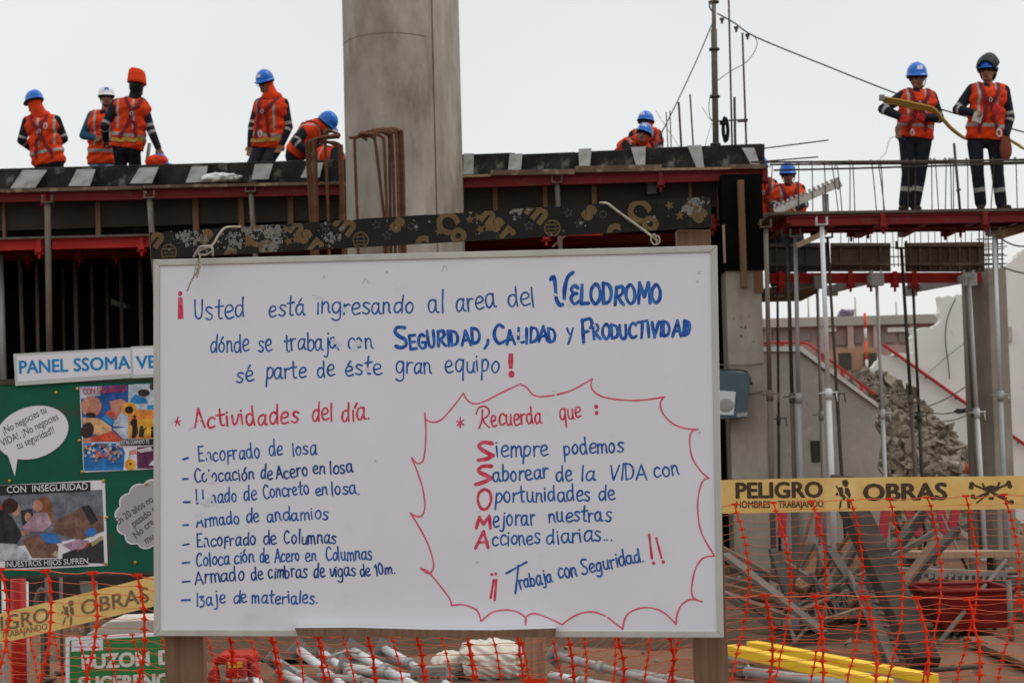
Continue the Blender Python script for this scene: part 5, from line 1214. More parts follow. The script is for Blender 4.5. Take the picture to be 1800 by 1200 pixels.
cage('dark reinforcement cage of long bars and wire stirrups in front of the two standing workers', [[(*Z4(-40, 674), 22.66), (*Z4(700, 676), 22.66), (*Z4(1700, 655), 22.66)], [(*Z4(40, 688), 22.70), (*Z4(700, 684), 22.70), (*Z4(1700, 672), 22.70)], [(*Z4(60, 718), 22.80), (*Z4(500, 708), 22.80), (*Z4(1700, 672), 22.80)], [(*Z4(-60, 676), 22.9), (*Z4(1700, 662), 22.9)]], st_)
m = MB(); m.tube([P(1677, 252, 22.6), P(1688, 374, 22.6)], .016, n=8); m.tube([P(1681, 335, 22.58), P(1689, 333, 22.58)], .012, n=6); tag(m.build('reinforcing_bar', M_rebar, origin=P(1688, 374, 22.6)), 'single upright rod between the two standing workers', 'rebar')
# comb-edged white timber
m = MB(); p0, p1 = P(1362, 372, 22.75), P(1470, 324, 22.75); d = (p1 - p0); L = d.length; d.normalize(); up = Vector((-d.z, 0, d.x))
w = .085
m.prism([p0 - up * w / 2, p1 - up * w / 2, p1 + up * w / 2, p0 + up * w / 2], (0, .06, 0))
for k in range(14):
    c = p0 + d * (L * (k + .5) / 14) + up * (w / 2 + .012); m.box(c + Vector((0, .03, 0)), (.022, .06, .05), Matrix((d, Vector((0, 1, 0)), up)).transposed())
m.prism([p1 - up * .07, p1 + d * .06 - up * .05, p1 + d * .06 + up * .07, p1 + up * .07], (0, .06, 0))
tag(m.build('notched_timber', M_hwhite if False else mat('whitewashed timber', (.52, .50, .47), .85, col2=(.36, .33, .29), scale=6), origin=p0), 'whitewashed notched board slanting up before the low worker', 'board')
m = MB(); colbox(m, 1447, 1457, 341, 374, 22.85, .07); tag(m.build('short_post', M_galv, origin=P(1452, 374, 22.85)), 'short grey post under the notched board', 'post')
# lower deck behind, on which the two half-hidden workers stand
LZ = P(1390, 512, 26.0).z
m = MB(); a = P(1346, 512, 25.2); b = P(1440, 512, 25.2); m.box(((a.x + b.x) / 2, 26.0, LZ - .04), (b.x - a.x, 1.6, .08)); tag(m.build('scaffold_plank', M_wood, origin=((a.x + b.x) / 2, 26, LZ)), 'scaffold planks under the two half-hidden workers', 'plank')
# side form panels hanging below
def fpanel(label, pts, Y, mt, ribs):
    m = MB(); m.prism([P(*p, Y) for p in pts], (0, .03, 0)); o = m.build('plywood_sheet', mt, origin=P(*pts[0], Y)); tag(o, label, 'form panel')
    x0, x1 = pts[0][0], pts[1][0]; yb = pts[0][1]; yt = pts[3][1]
    for k in range(ribs):
        m = MB(); x = x0 + (x1 - x0) * (k + .5) / ribs; m.prism([P(x - 1.6, yb, Y - .035), P(x + 1.6, yb, Y - .035), P(x + 1.2, yt, Y - .035), P(x - 2, yt, Y - .035)], (0, .036, 0)); m.build('rib', mt, o)
    m = MB()
    for y in (yt + 1, (yb + yt) / 2 + 9): m.prism([P(x0, y + 5, Y - .05), P(x1, y + 5, Y - .05), P(x1, y, Y - .05), P(x0, y, Y - .05)], (0, .05, 0))
    m.build('waler', mt, o)
fpanel('dark formwork panel left under the platform beside the square column', [(1352, 478), (1458, 477), (1457, 426), (1351, 428)], 24.9, M_dark, 4)
fpanel('rusty brown formwork panel in the middle under the platform', [(1461, 477), (1566, 477), (1565, 427), (1460, 427)], 25.0, M_rustpanel, 3)
fpanel('dark braced formwork panel right under the platform', [(1592, 477.5), (1731, 477.5), (1729, 425), (1590, 427)], 25.0, M_rustpanel, 8)
t = thing('rebar_cage', 'fine vertical wires of a slab cage above the rusty formwork panels', 'rebar cage', P(1500, 430, 25.3))
rr = random.Random(11)
for k in range(26):
    x = 1478 + k * 11 + rr.uniform(-3, 3); m = MB(); m.tube([P(x, 408, 25.3), P(x + rr.uniform(-1, 3), 470 if x < 1735 else 500, 25.3)], .006, n=5); m.build('stirrup', M_rebar, t)
for y in (436, 452, 466):
    m = MB(); m.tube([P(1476, y, 25.32), P(1770, y - 3, 25.32)], .008, n=5); m.build('long_bar', M_rebar, t)
def RB(px, py, o=0): return P(px, py, 24.55 + o)
ibeam('steel_beam', 'bright red beam below the rusty formwork panels', 1350, 1725, 480, 478.5, 17.5, 0, M_redbright, (1494, 1572, 1606, 1372), Yfun=RB)
ibeam('steel_beam', 'dim red beam behind the bright red beam below the panels', 1350, 1725, 486, 484, 12, 1.1, M_red, (1410, 1530), Yfun=RB)
for k, (p, q, lb) in enumerate((((1463, 508, 25.6), (1540, 489, 24.4), 'white transom beam sloping to the white prop left of the rubble'), ((1602, 508, 25.6), (1703, 489, 24.4), 'white transom beam sloping to the white prop by the right column'), ((1368, 510, 25.4), (1440, 494, 24.5), 'grey transom beam between the props beside the square column'))):
    m = MB(); m.beam(P(*p), P(*q), .07, .10); m.box(P(*q) + Vector((0, -.05, -.02)), (.16, .12, .16)); m.box(P(*p) + Vector((0, 0, -.02)), (.14, .1, .14)); tag(m.build('transom_beam', M_whitesteel if k < 2 else M_galv, origin=P(*p), bevel=.006), lb, 'beam')
m = MB(); m.beam(P(1757, 412, 22.5), P(1840, 388, 23.4), .09, .10); tag(m.build('timber_brace', M_wood, origin=P(1757, 412, 22.5)), 'brown timber brace under the right end of the platform', 'timber')
m = MB(); m.beam(P(1400, 432, 22.5), P(1452, 408, 22.5), .05, .06); tag(m.build('timber_brace', M_woodpale, origin=P(1400, 432, 22.5)), 'pale timber brace between the close pair of props and the tallest white prop', 'timber')
# right concrete column
RCY = 25.6
a, b = P(1709, 520, RCY), P(1772, 520, RCY); zc = P(1740, 470, RCY).z
m = MB(); m.prism([(a.x + .22, RCY, 0), (b.x, RCY + .05, 0), (b.x, RCY + .6, 0), (a.x, RCY + .6, 0), (a.x, RCY + .28, 0)], (0, 0, zc)); rc = m.build('concrete_column', M_conc, origin=((a.x + b.x) / 2, RCY, 0), bevel=.01); tag(rc, 'tall concrete column at the right, in front of the white broken wall', 'column')
t = thing('rebar_cage', 'starter bars and ties sticking out of the right concrete column', 'rebar cage', P(1745, 470, RCY))
for k in range(6):
    x = 1722 + k * 8; m = MB(); m.tube([P(x, 480, RCY + .3), P(x - 1, 405, RCY + .3)], .010, n=6); m.build('long_bar', M_rebar, t)
for k in range(6):
    y = 466 - k * 9; m = MB(); m.tube([P(1716, y, RCY + .25), P(1765, y - 2, RCY + .25)], .009, n=6); m.build('stirrup', M_rebar, t)
cable('dark thick cable sagging from the platform end behind the right column', [(1757, 418, 25), (1775, 428, 25), (1800, 433, 25), (1860, 428, 25)], .012)
cable('dark cable from the right column to the frame edge', [(1757, 467, 25.4), (1775, 474, 25.4), (1800, 480, 25.4), (1860, 490, 25.4)], .012)
# ================================================================== BEHIND: ramp wall, white wall, rubble, far buildings
def jag(pts, amp, seed, n=4):
    rr = random.Random(seed); out = []
    for i, p in enumerate(pts):
        q = pts[(i + 1) % len(pts)]
        out.append(p)
        if p[2]:
            for k in range(1, n): out.append((p[0] + (q[0] - p[0]) * k / n + rr.uniform(-amp, amp), p[1] + (q[1] - p[1]) * k / n + rr.uniform(-amp, amp), 0))
    return [(p[0], p[1]) for p in out]
RWY = 29.0
m = MB(); pts = jag([(1300, 618, 0), (1407, 617, 0), (1545, 718, 1), (1538, 740, 1), (1548, 775, 1), (1542, 820, 1), (1556, 850, 1), (1552, 1000, 0), (1300, 1000, 0)], 2.5, 3)
m.prism([P(*p, RWY) for p in pts], (0, .35, 0)); rw = m.build('ramp_wall', M_concgrey, origin=P(1420, 960, RWY)); tag(rw, 'broken grey concrete ramp wall with sloping top beside the rubble', 'wall')
m = MB(); m.prism([P(1300, 618, RWY - .05), P(1407, 617, RWY - .05), P(1545, 717, RWY - .05), P(1543, 709, RWY - .05), P(1409, 608, RWY - .05), P(1300, 610, RWY - .05)], (0, .45, 0)); m.build('coping', M_plaster, rw)
m = MB(); m.prism([P(1427, 812, RWY - .01), P(1442, 812, RWY - .01), P(1441, 774, RWY - .01), P(1424, 774, RWY - .01)], (0, .012, 0)); m.build('opening', M_dark, rw)
t = thing('handrail', 'red steel handrail following the top of the broken ramp wall', 'handrail', P(1410, 610, RWY))
m = MB(); m.tube([P(1300, 603, RWY + .1), P(1341, 602, RWY + .1), P(1414, 602, RWY + .1), P(1424, 606, RWY + .1), P(1537, 693, RWY + .1)], .022, n=8); m.build('rail', M_redmatte, t)
for x, y0, y1 in ((1345, 604, 612), (1375, 604, 612), (1405, 604, 612), (1446, 624, 640), (1480, 652, 668), (1514, 677, 694)):
    m = MB(); m.box(P(x, (y0 + y1) / 2, RWY + .1), (.05, .04, (y1 - y0) / 3400 * RWY)); m.build('rail_post', M_redmatte, t)
WWY = 34.0
pts = jag([(1651, 521, 1), (1653, 566, 1), (1640, 578, 1), (1602, 577, 1), (1604, 622, 1), (1552, 624, 1), (1534, 646, 0), (1534, 1000, 0), (1960, 1000, 0), (1960, 385, 1), (1800, 437, 1), (1780, 458, 0), (1768, 466, 1), (1745, 505, 1), (1697, 518, 1)], 3.5, 5, 6)
m = MB(); m.prism([P(*p, WWY) for p in pts], (0, .32, 0)); tag(m.build('broken_wall', M_plaster, origin=P(1700, 980, WWY)), 'tall white plastered wall with a ragged broken top', 'wall')
t = thing('handrail', 'straight red handrail slanting down across the white broken wall', 'handrail', P(1552, 605, WWY - .1))
m = MB(); m.tube([P(1552, 605, WWY - .1), P(1704, 713, WWY - .1), P(1860, 822, WWY - .1)], .03, n=8); m.build('rail', M_redmatte, t)
for x, y in ((1575, 622), (1628, 660), (1680, 697), (1790, 774)):
    m = MB(); m.tube([P(x, y, WWY - .1), P(x, y + 4, WWY + .02)], .016, n=6); m.build('bracket', M_redmatte, t)
m = MB(); m.box(P(1775, 587, WWY - .03), (.06, .08, .26)); tag(m.build('wall_box', M_concgrey, origin=P(1775, 587, WWY)), 'small grey box on the white broken wall', 'box')
for pts, lb in (([(1680, 524, 33.9), (1665, 560, 33.9), (1662, 600, 33.9), (1667, 640, 33.9), (1669, 666, 33.9)], 'dark cable hanging down the face of the white wall'), ([(1632, 655, 33.9), (1670, 622, 33.9), (1700, 600, 33.9)], 'thin wire across the white wall above the handrail')):
    cable(lb, pts, .012 if 'dark' in lb else .006)
for k, (p, q) in enumerate((((1626, 716), (1703, 676)), ((1628, 724), (1690, 722)), ((1652, 741), (1708, 725)))):
    m = MB(); m.tube(catmull([P(*p, 33.0), P((p[0] + q[0]) / 2, (p[1] + q[1]) / 2 + 4, 33.0), P(*q, 33.2)], 4), .010, n=5); tag(m.build('reinforcing_bar', M_rebar, origin=P(*p, 33)), 'thin bent bar sticking out of the rubble, %s from top' % ORDW[k], 'rebar')
# rubble heap
def heapY(py): return 33.6 - (py - 650) / 350 * 4.2
prof = [(1470, 690), (1489, 656), (1552, 655), (1600, 688), (1655, 742), (1704, 800), (1750, 870), (1800, 940)]
def pt_top(px):
    for (x0, y0), (x1, y1) in zip(prof, prof[1:]):
        if x0 <= px <= x1: return y0 + (y1 - y0) * (px - x0) / (x1 - x0)
    return 940
rb = MB(); rr = random.Random(9)
nxg, nyg = 34, 22
vs = []
for j in range(nyg + 1):
    for i in range(nxg + 1):
        px = 1472 + 320 * i / nxg; y0 = pt_top(px) + 6; py = y0 + (1010 - y0) * j / nyg
        p = P(px, py, heapY(py)); vs.append(p + Vector((rr.uniform(-.05, .05), rr.uniform(-.1, .1), rr.uniform(-.04, .04))))
rb.add(vs, [(j * (nxg + 1) + i, j * (nxg + 1) + i + 1, (j + 1) * (nxg + 1) + i + 1, (j + 1) * (nxg + 1) + i) for j in range(nyg) for i in range(nxg)])
def chunk(mb, c, s):
    pts = []
    rot = Euler((rr.uniform(0, 6), rr.uniform(0, 6), rr.uniform(0, 6))).to_matrix()
    sx, sy, sz = s * rr.uniform(.7, 1.35), s * rr.uniform(.6, 1.1), s * rr.uniform(.4, .85)
    hb = bmesh.new()
    for _ in range(11): hb.verts.new(c + rot @ Vector((rr.uniform(-1, 1) * sx, rr.uniform(-1, 1) * sy, rr.uniform(-1, 1) * sz)) )
    bmesh.ops.convex_hull(hb, input=hb.verts[:]); hb.verts.ensure_lookup_table(); hb.verts.index_update()
    used = [v for v in hb.verts if v.link_faces]; ix = {v: i for i, v in enumerate(used)}
    mb.add([v.co.copy() for v in used], [tuple(ix[v] for v in f_.verts) for f_ in hb.faces]); hb.free()
for _ in range(1900):
    px = rr.uniform(1476, 1790); y0 = pt_top(px); py = y0 + (1000 - y0) * rr.random() ** 1.25
    chunk(rb, P(px, py, heapY(py) - .05), abs(rr.gauss(.045, .038)) + .03)
for _ in range(60):
    px = rr.uniform(1500, 1740); y0 = pt_top(px); py = y0 + (980 - y0) * rr.random() ** 1.2
    chunk(rb, P(px, py, heapY(py) - .12), rr.uniform(.13, .22))
o = rb.build('rubble_heap', M_rubble, origin=P(1600, 990, 30)); tag(o, 'heap of broken concrete rubble between ramp wall and white wall', 'rubble', kind='stuff')
# marker pole and far fronts
t = thing('marker_pole', 'thin orange and white banded pole behind the rubble top', 'pole', Vector((P(1524, 660, 48).x, 48, 0)))
pz = lambda y: P(1522, y, 48)
tb = Vector((P(1524, 655, 48).x, 48, 0))
for (y0, y1, mt2, nm2) in ((550, 577, M_poleorange, 'orange_band'), (577, 600, M_pole, 'white_band'), (600, 632, M_poleorange, 'orange_band'), (632, 655, M_pole, 'white_band')):
    m = MB(); a, b = P(1520 + (y0 - 550) * .04, y0, 48), P(1520 + (y1 - 550) * .04, y1, 48); m.tube([b, a], .035, n=8); m.build(nm2, mt2, t)
m = MB(); m.tube([Vector((tb.x, 48, -.05)), P(1524.2, 655, 48)], .035, n=8); m.build('white_band', M_pole, t)
FB = 110.0
fb = thing('far_building', 'hazy reddish grandstand building far behind the ramp', 'building', Vector((P(1500, 800, FB).x, FB, 0)))
def fq(mb, x0, x1, y0, y1, Y, d, z0=None):
    a, b = P(x0, y0, Y), P(x1, y0, Y); zt = P((x0 + x1) / 2, y0, Y).z; zb = P((x0 + x1) / 2, y1, Y).z if z0 is None else z0
    mb.box(((a.x + b.x) / 2, Y + d / 2, (zt + zb) / 2), (b.x - a.x, d, zt - zb))
m = MB(); fq(m, 1280, 1760, 570, 0, FB, 14, z0=0); m.build('front', M_far, fb)
m = MB(); fq(m, 1275, 1765, 555, 571, FB - .6, 15); m.build('roof_band', M_fargrey, fb)
for x in (1345, 1440, 1490, 1535, 1600): m = MB(); fq(m, x, x + 10, 571, 640, FB - .5, .45); m.build('pilaster', M_far, fb)
for k, (x0, x1, y0, y1) in enumerate(((1358, 1385, 582, 600), (1400, 1425, 583, 598), (1470, 1487, 592, 606), (1502, 1516, 586, 603), (1548, 1575, 585, 602), (1580, 1598, 585, 602))):
    m = MB(); fq(m, x0, x1, y0, y1, FB - .15, .1); m.build('window', mat('haze-paled window', (.24, .185, .165), .6), fb)  # panes lightened: distance haze is in their colour
for x0, x1 in ((1560, 1600), (1440, 1470)): m = MB(); fq(m, x0, x1, 575, 583, FB - .3, .25); m.build('pale_panel', M_plaster, fb)
m = MB(); fq(m, 1476, 1545, 611, 0, 92, 6, z0=0); q = m.build('shed', M_farorange, origin=(P(1500, 640, 92).x, 92, 0)); tag(q, 'low orange-walled shed in front of the far grandstand', 'shed')
for x0, x1 in ((1474, 1496), (1519, 1540)): m = MB(); fq(m, x0, x1, 620, 649, 91.8, .15); m.build('opening', M_dark, q)
m = MB(); rr2 = random.Random(3)
tr = thing('far_tree', 'tiny violet flowering treetop above the far grandstand', 'tree', Vector((P(1487, 560, 126).x, 126, 0)))
for _ in range(160):
    c = P(1487 + rr2.gauss(0, 6), 552 + rr2.gauss(0, 2.6), 126); n_ = Vector((rr2.uniform(-1, 1), rr2.uniform(-1, 1), rr2.uniform(-1, 1))).normalized(); u = n_.orthogonal().normalized() * .17; v = n_.cross(u); m.add([c + u, c + v, c - u, c - v], [(0, 1, 2, 3)])
m.build('crown', mat('haze-paled blossom', (.42, .36, .46), .9), tr)  # violet dulled by haze painted into the colour
m = MB(); m.tube([(P(1487, 560, 126).x, 126, 0), P(1487, 552, 126)], [.3, .15], n=6); m.build('trunk', M_dull, tr)
for k, (x, y0) in enumerate(((1420, 512), (1503, 522), (1575, 530))):
    m = MB(); a = P(x, y0, 112); m.tube([Vector((a.x, 112, P(x, 560, 112).z)), a], .05, n=5); tag(m.build('roof_pole', M_concgrey, origin=(a.x, 112, P(x, 556, 112).z)), 'thin pole on the far grandstand roof, %s from the left' % ORDW[k], 'pole')

# ================================================================== CLUTTER ON THE GROUND, RIGHT
m = MB(); m.beam(P(1627, 1172, 13.3) + Vector((0, 0, .02)), P(1478, 846, 15.4), .20, .12, up=(0.2, -.5, 1)); tag(m.build('leaning_beam', mat('dark old timber', (.022, .016, .012), .9, col2=(.050, .037, .028), scale=5, stretch=(1, 1, 3), bump=.2), origin=P(1627, 1172, 13.3), bevel=.008), 'thick dark timber beam leaning diagonally behind the right net', 'timber')
m = MB(); m.beam(P(1648, 1160, 13.45), P(1520, 896, 15.3), .02, .09); tag(m.build('batten', M_woodpale, origin=P(1648, 1160, 13.4)), 'pale batten along the right edge of the leaning dark beam', 'timber')
m = MB(); m.beam(P(1572, 1166, 13.4), P(1512, 1030, 14.6), .07, .03); tag(m.build('batten', M_dull, origin=P(1572, 1166, 13.4)), 'grey-brown plank leaning left of the dark beam', 'timber')
def ladderframe(label, p0, p1, w, n, mt, name='lattice_ladder'):
    a, b = P(*p0), P(*p1); d = (b - a).normalized(); x = d.cross(Vector((0, -1, .2))).normalized() * w / 2
    t = thing(name, label, 'scaffold frame', a)
    for s_ in (-1, 1):
        m = MB(); m.tube([a + x * s_, b + x * s_], .022, n=8); m.build('rail', mt, t)
    for k in range(n):
        c = a + (b - a) * ((k + .5) / n); c2 = a + (b - a) * ((k + 1.5) / n) if k < n - 1 else b
        m = MB(); m.tube([c - x, c + x], .014, n=6); m.tube([c + x, c2 - x], .010, n=6); m.build('rung', mt, t)
    return t
ladderframe('rusty lattice ladder leaning against the dark beam at its left', (1588, 1160, 13.7), (1520, 1010, 16.0), .26, 7, M_dull)
ladderframe('dull lattice ladder lying low right of the square column base', (1420, 1100, 15.4), (1500, 1062, 16.6), .26, 5, M_dull)
for (p, q, Y, Y2, r, lb) in (((1370, 1030), (1398, 1130), 17.2, 14.9, .016, 'thin grey brace slanting down right of the square column'), ((1445, 1075), (1395, 1130), 16.2, 14.9, .016, 'thin grey brace crossing toward the yellow beams'), ((1650, 1130), (1768, 985), 14.7, 17, .020, 'grey brace pipe slanting up toward the right props'), ((1580, 950), (1616, 898), 19, 20, .016, 'thin brace behind the leaning dark beam'), ((1655, 905), (1700, 1000), 20, 19, .014, 'thin brace behind the hanging red bars'), ((1626, 912), (1645, 1000), 20, 20, .017, 'short white brace between the hanging red bars'), ((1773, 1020), (1778, 1125), 15.0, 14.8, .022, 'thin grey upright pipe right of the red tray')):
    a, b = P(*p, Y), P(*q, Y2); m = MB(); m.tube([a, b], r, n=8); tag(m.build('brace_pipe', M_dull, origin=a), lb, 'brace')
for k, (x0, y0, x1, y1, w) in enumerate(((1380, 850, 1374, 938, 14), (1446, 850, 1440, 936, 15), (1562, 850, 1552, 938, 16), (1580, 850, 1612, 934, 15), (1640, 850, 1662, 932, 15), (1690, 850, 1672, 932, 15), (1632, 850, 1626, 908, 9))):
    a, b = P(x0, y0, 20.5), P(x1, y1, 20.5); m = MB(); m.beam(a, b, w / 3400 * 20.5, .05, up=(0, -1, 0)); m.tube([b + Vector((0, -.03, 0)), b + Vector((0, .03, 0))], w / 3400 * 20.5 * .55, n=10); m.tube([a + Vector((0, -.03, 0)), a + Vector((0, .03, 0))], w / 3400 * 20.5 * .5, n=10)
    tag(m.build('hanging_bar', mat('faded red paint', (.42, .045, .06), .6, col2=(.34, .035, .045), scale=8), origin=a), 'faded red clamp bar hanging under the yellow tape, %s from the left' % ORDW[k], 'clamp bar', 'red clamp bars under the tape')
m = MB(); m.beam(P(1372, 852, 20.8), P(1720, 846, 20.8), .08, .09); tag(m.build('rack_beam', M_dull, origin=P(1372, 852, 20.8)), 'brown rail behind the tape carrying the red clamp bars', 'rail')
for x in (1395, 1705):
    a = P(x, 850, 20.9); m = MB(); m.beam(Vector((a.x, 20.9, 0)), a, .07, .07); tag(m.build('rack_post', M_dull, origin=(a.x, 20.9, 0)), 'brown post of the rack under the tape, ' + ('by the square column' if x < 1500 else 'by the right column'), 'post')
m = MB(); m.beam(P(1580, 974, 18.6), P(1770, 972, 19.4), .5, .06); tag(m.build('plank_table', M_woodpale, origin=P(1580, 974, 18.6)), 'pale plank bench right of the leaning dark beam', 'bench')
for x in (1600, 1750):
    a = P(x, 980, 19); m = MB(); m.box((a.x, 19.0, a.z / 2), (.08, .4, a.z)); tag(m.build('trestle', M_dull, origin=(a.x, 19, 0)), 'trestle under the pale plank bench, ' + ('left one' if x < 1700 else 'right one'), 'trestle')
m = MB(); a, b = P(1578, 1001, 17.8), P(1768, 1008, 17.8); m.beam(a, b, .10, .045); d = (b - a)
for k in range(16):
    m.box(a + d * ((k + .5) / 16) + Vector((0, -.03, -.042)), (.028, .05, .05))
tag(m.build('toothed_plank', mat('grey toothed timber', (.30, .28, .25), .85, col2=(.2, .185, .16), scale=6), origin=a), 'whitewashed toothed plank lying level under the plank bench', 'plank')
for x in (1590, 1760):
    a = P(x, 1008, 17.8); m = MB(); m.box((a.x, 17.82, a.z / 2 - .03), (.07, .09, a.z - .06)); tag(m.build('support_post', M_dull, origin=(a.x, 17.8, 0)), 'short post under the toothed plank, ' + ('left end' if x < 1700 else 'right end'), 'post')
t = thing('steel_tray', 'red open steel tray on short legs beside the right column base', 'tray', Vector((P(1710, 1100, 15.6).x, 15.8, 0)))
x0, x1 = P(1655, 1080, 15.6).x, P(1772, 1080, 15.6).x; zt, zb = P(1700, 1036, 15.6).z, P(1700, 1102, 15.6).z
m = MB(); tp_ = [(x0 - .13, 15.45, zt), (x1 + .02, 15.45, zt), (x1 + .02, 16.25, zt), (x0 - .13, 16.25, zt)]; bt_ = [(x0, 15.5, zb), (x1 - .02, 15.5, zb), (x1 - .02, 16.15, zb), (x0, 16.15, zb)]
m.add(tp_ + bt_, [(0, 1, 5, 4), (1, 2, 6, 5), (2, 3, 7, 6), (3, 0, 4, 7), (4, 5, 6, 7)]); tr_ = m.build('tray_body', M_red, t); sol = tr_.modifiers.new('thick', 'SOLIDIFY'); sol.thickness = .012
m = MB()
for i in range(4): m.tube([tp_[i], tp_[(i + 1) % 4]], .018, n=8)
m.build('rim', M_red, t)
for sx in (x0 + .1, x1 - .1):
    for sy in (15.65, 16.05):
        m = MB(); m.tube([(sx, sy, 0), (sx, sy, zb + .02)], .018, n=6); m.build('leg', M_dull, t)
a = P(1371, 1012, 18.5); m = MB(); m.box(a + Vector((.085, .08, .01)), (.19, .16, .07)); tag(m.build('red_toolbox', M_redbright, origin=a, bevel=.008), 'small red steel box right of the square column, behind the net', 'box')
m = MB(); m.box((a.x + .09, 18.62, (a.z - .03) / 2), (.34, .3, a.z - .03)); m.box((a.x + .09, 18.62, .06), (.5, .44, .12)); tag(m.build('concrete_pier', M_conc, origin=(a.x, 18.6, 0), bevel=.01), 'low concrete pier under the small red box', 'pier')
m = MB(); m.beam(P(1284, 1141, 13.7), P(1560, 1203, 12.0), .10, .07); tag(m.build('yellow_beam', M_yellow, origin=P(1284, 1141, 13.7), bevel=.006), 'yellow painted formwork beam lying nearest behind the right net', 'beam', 'yellow beams on the ground')
m = MB(); m.beam(P(1322, 1133, 14.1), P(1640, 1193, 12.35), .10, .06); tag(m.build('yellow_beam', M_yellow, origin=P(1322, 1133, 14), bevel=.006), 'yellow painted formwork beam lying just behind the nearest yellow one', 'beam', 'yellow beams on the ground')
for x, y, Y in ((1300, 1158, 13.7), (1560, 1190, 12.35)):
    a = P(x, y, Y); h = max(a.z - .0, .06); m = MB(); m.box((a.x, Y + .05, h / 2 - .02), (.12, .9, h)); tag(m.build('sleeper', M_dull, origin=(a.x, Y, 0)), 'dark sleeper under the yellow beams, ' + ('left' if x < 1400 else 'right') + ' end', 'timber')
m = MB(); m.beam(P(1718, 1122, 14.8) , P(1830, 1168, 13.05), .22, .04); tag(m.build('plank', M_wood, origin=P(1718, 1122, 14.8)), 'brown plank lying on the earth at the right frame edge', 'plank')
m = MB(); m.tube([P(1312, 1180, 13.0), P(1500, 1204, 12.3)], .035, n=10); m.tube([P(1312, 1180, 13.0), P(1316, 1180.5, 13.0)], .05, n=10); tag(m.build('grey_pipe', M_galv, origin=P(1312, 1180, 13)), 'grey pipe lying in front of the yellow beams', 'pipe')
# dark bar on the earth and scattered stones
m = MB(); m.tube([P(1630, 1178, 12.95), P(1725, 1170, 13.15)], .016, n=8); tag(m.build('reinforcing_bar', M_rebar, origin=P(1630, 1178, 13.6)), 'dark bar lying on the earth right of the yellow beams', 'rebar')
st2 = MB(); rr = random.Random(21)
for _ in range(700):
    x, y = rr.uniform(-4.5, 4.5), rr.uniform(12.6, 24); s = abs(rr.gauss(.0, .022)) + .012; chunk(st2, Vector((x, y, gz(x, y) - .02)), s)
o = st2.build('gravel', M_rubble, origin=(0, 15, 0)); tag(o, 'loose stones scattered over the earth', 'gravel', kind='stuff')

rr = random.Random(31)
for k in range(64):
    px = rr.uniform(1352, 1545); Yg = rr.uniform(15.2, 19.5); a = P(px, 1000, Yg); a = Vector((a.x, Yg, rr.uniform(.02, .12))); L = rr.uniform(.5, 1.5); an = rr.uniform(0, 3.14); el = rr.choice((.05, .1, .25, .5, .9))
    b = a + Vector((math.cos(an) * math.cos(el), math.sin(an) * .6 * math.cos(el), math.sin(el))) * L; m = MB()
    if k % 3: m.beam(a, b, rr.uniform(.05, .14), rr.uniform(.025, .06)); mt3 = (M_wood, M_dark, M_woodledge, M_dark, M_dull)[k % 5]; nm3 = 'scrap_board'
    else: m.tube([a, b], rr.uniform(.012, .03), n=8); mt3 = (M_rust, M_dark)[k % 2]; nm3 = 'scrap_pipe'
    tag(m.build(nm3, mt3, origin=a), 'scrap %s in the jumble between square column and dark leaning beam' % ('board' if k % 3 else 'pipe'), 'scrap', 'scrap %s in the jumble' % ('boards' if k % 3 else 'pipes'))
for k in range(18):
    px = rr.uniform(1540, 1800); Yg = rr.uniform(16.5, 20.5); a = P(px, 1000, Yg); a = Vector((a.x, Yg, rr.uniform(.02, .1))); L = rr.uniform(.6, 1.8); an = rr.uniform(-.4, .4)
    b = a + Vector((math.cos(an), math.sin(an), rr.uniform(-.02, .06))) * L; m = MB(); m.beam(a, b, rr.uniform(.1, .2), rr.uniform(.03, .07)); tag(m.build('scrap_board', (M_wood, M_dull, M_dark, M_woodledge)[k % 4], origin=a), 'loose plank lying under the plank bench and toothed plank', 'scrap', 'loose planks under the bench')
# ================================================================== CLUTTER, BOTTOM MIDDLE
def lying_prop(label, p0, p1, rpx, plate=True, mt=M_whitesteel):
    a, b = P(*p0), P(*p1); r = rpx / 3400 * (p0[2] + p1[2]) / 4; t = thing('lying_prop', label, 'prop', a, 'props piled on the ground'); d = (b - a).normalized()
    mid = a + (b - a) * .42
    m = MB(); m.tube([a, mid], r, n=12); m.build('outer_tube', mt, t); m = MB(); m.tube([mid, b], r * .82, n=12); m.build('inner_tube', mt, t)
    m = MB(); m.tube([mid - d * .04, mid + d * .04], r * 1.3, n=12); m.build('collar', M_galv, t)
    if plate:
        u = d.cross(Vector((0, 0, 1))).normalized(); v = u.cross(d); s = r * 2.1; ang = random.uniform(.4, .8); u2 = u * math.cos(ang) + v * math.sin(ang); v2 = v * math.cos(ang) - u * math.sin(ang)
        m = MB(); m.prism([a - d * .012 + u2 * s + v2 * s, a - d * .012 - u2 * s + v2 * s, a - d * .012 - u2 * s - v2 * s, a - d * .012 + u2 * s - v2 * s], d * .012)
        for i in (-1, 1):
            c = a - d * .0125 + u2 * s * .6 * i + v2 * s * .6 * i; m.tube([c, c - d * .004], r * .22, n=8)
        m.build('end_plate', M_plate, t)
    return t
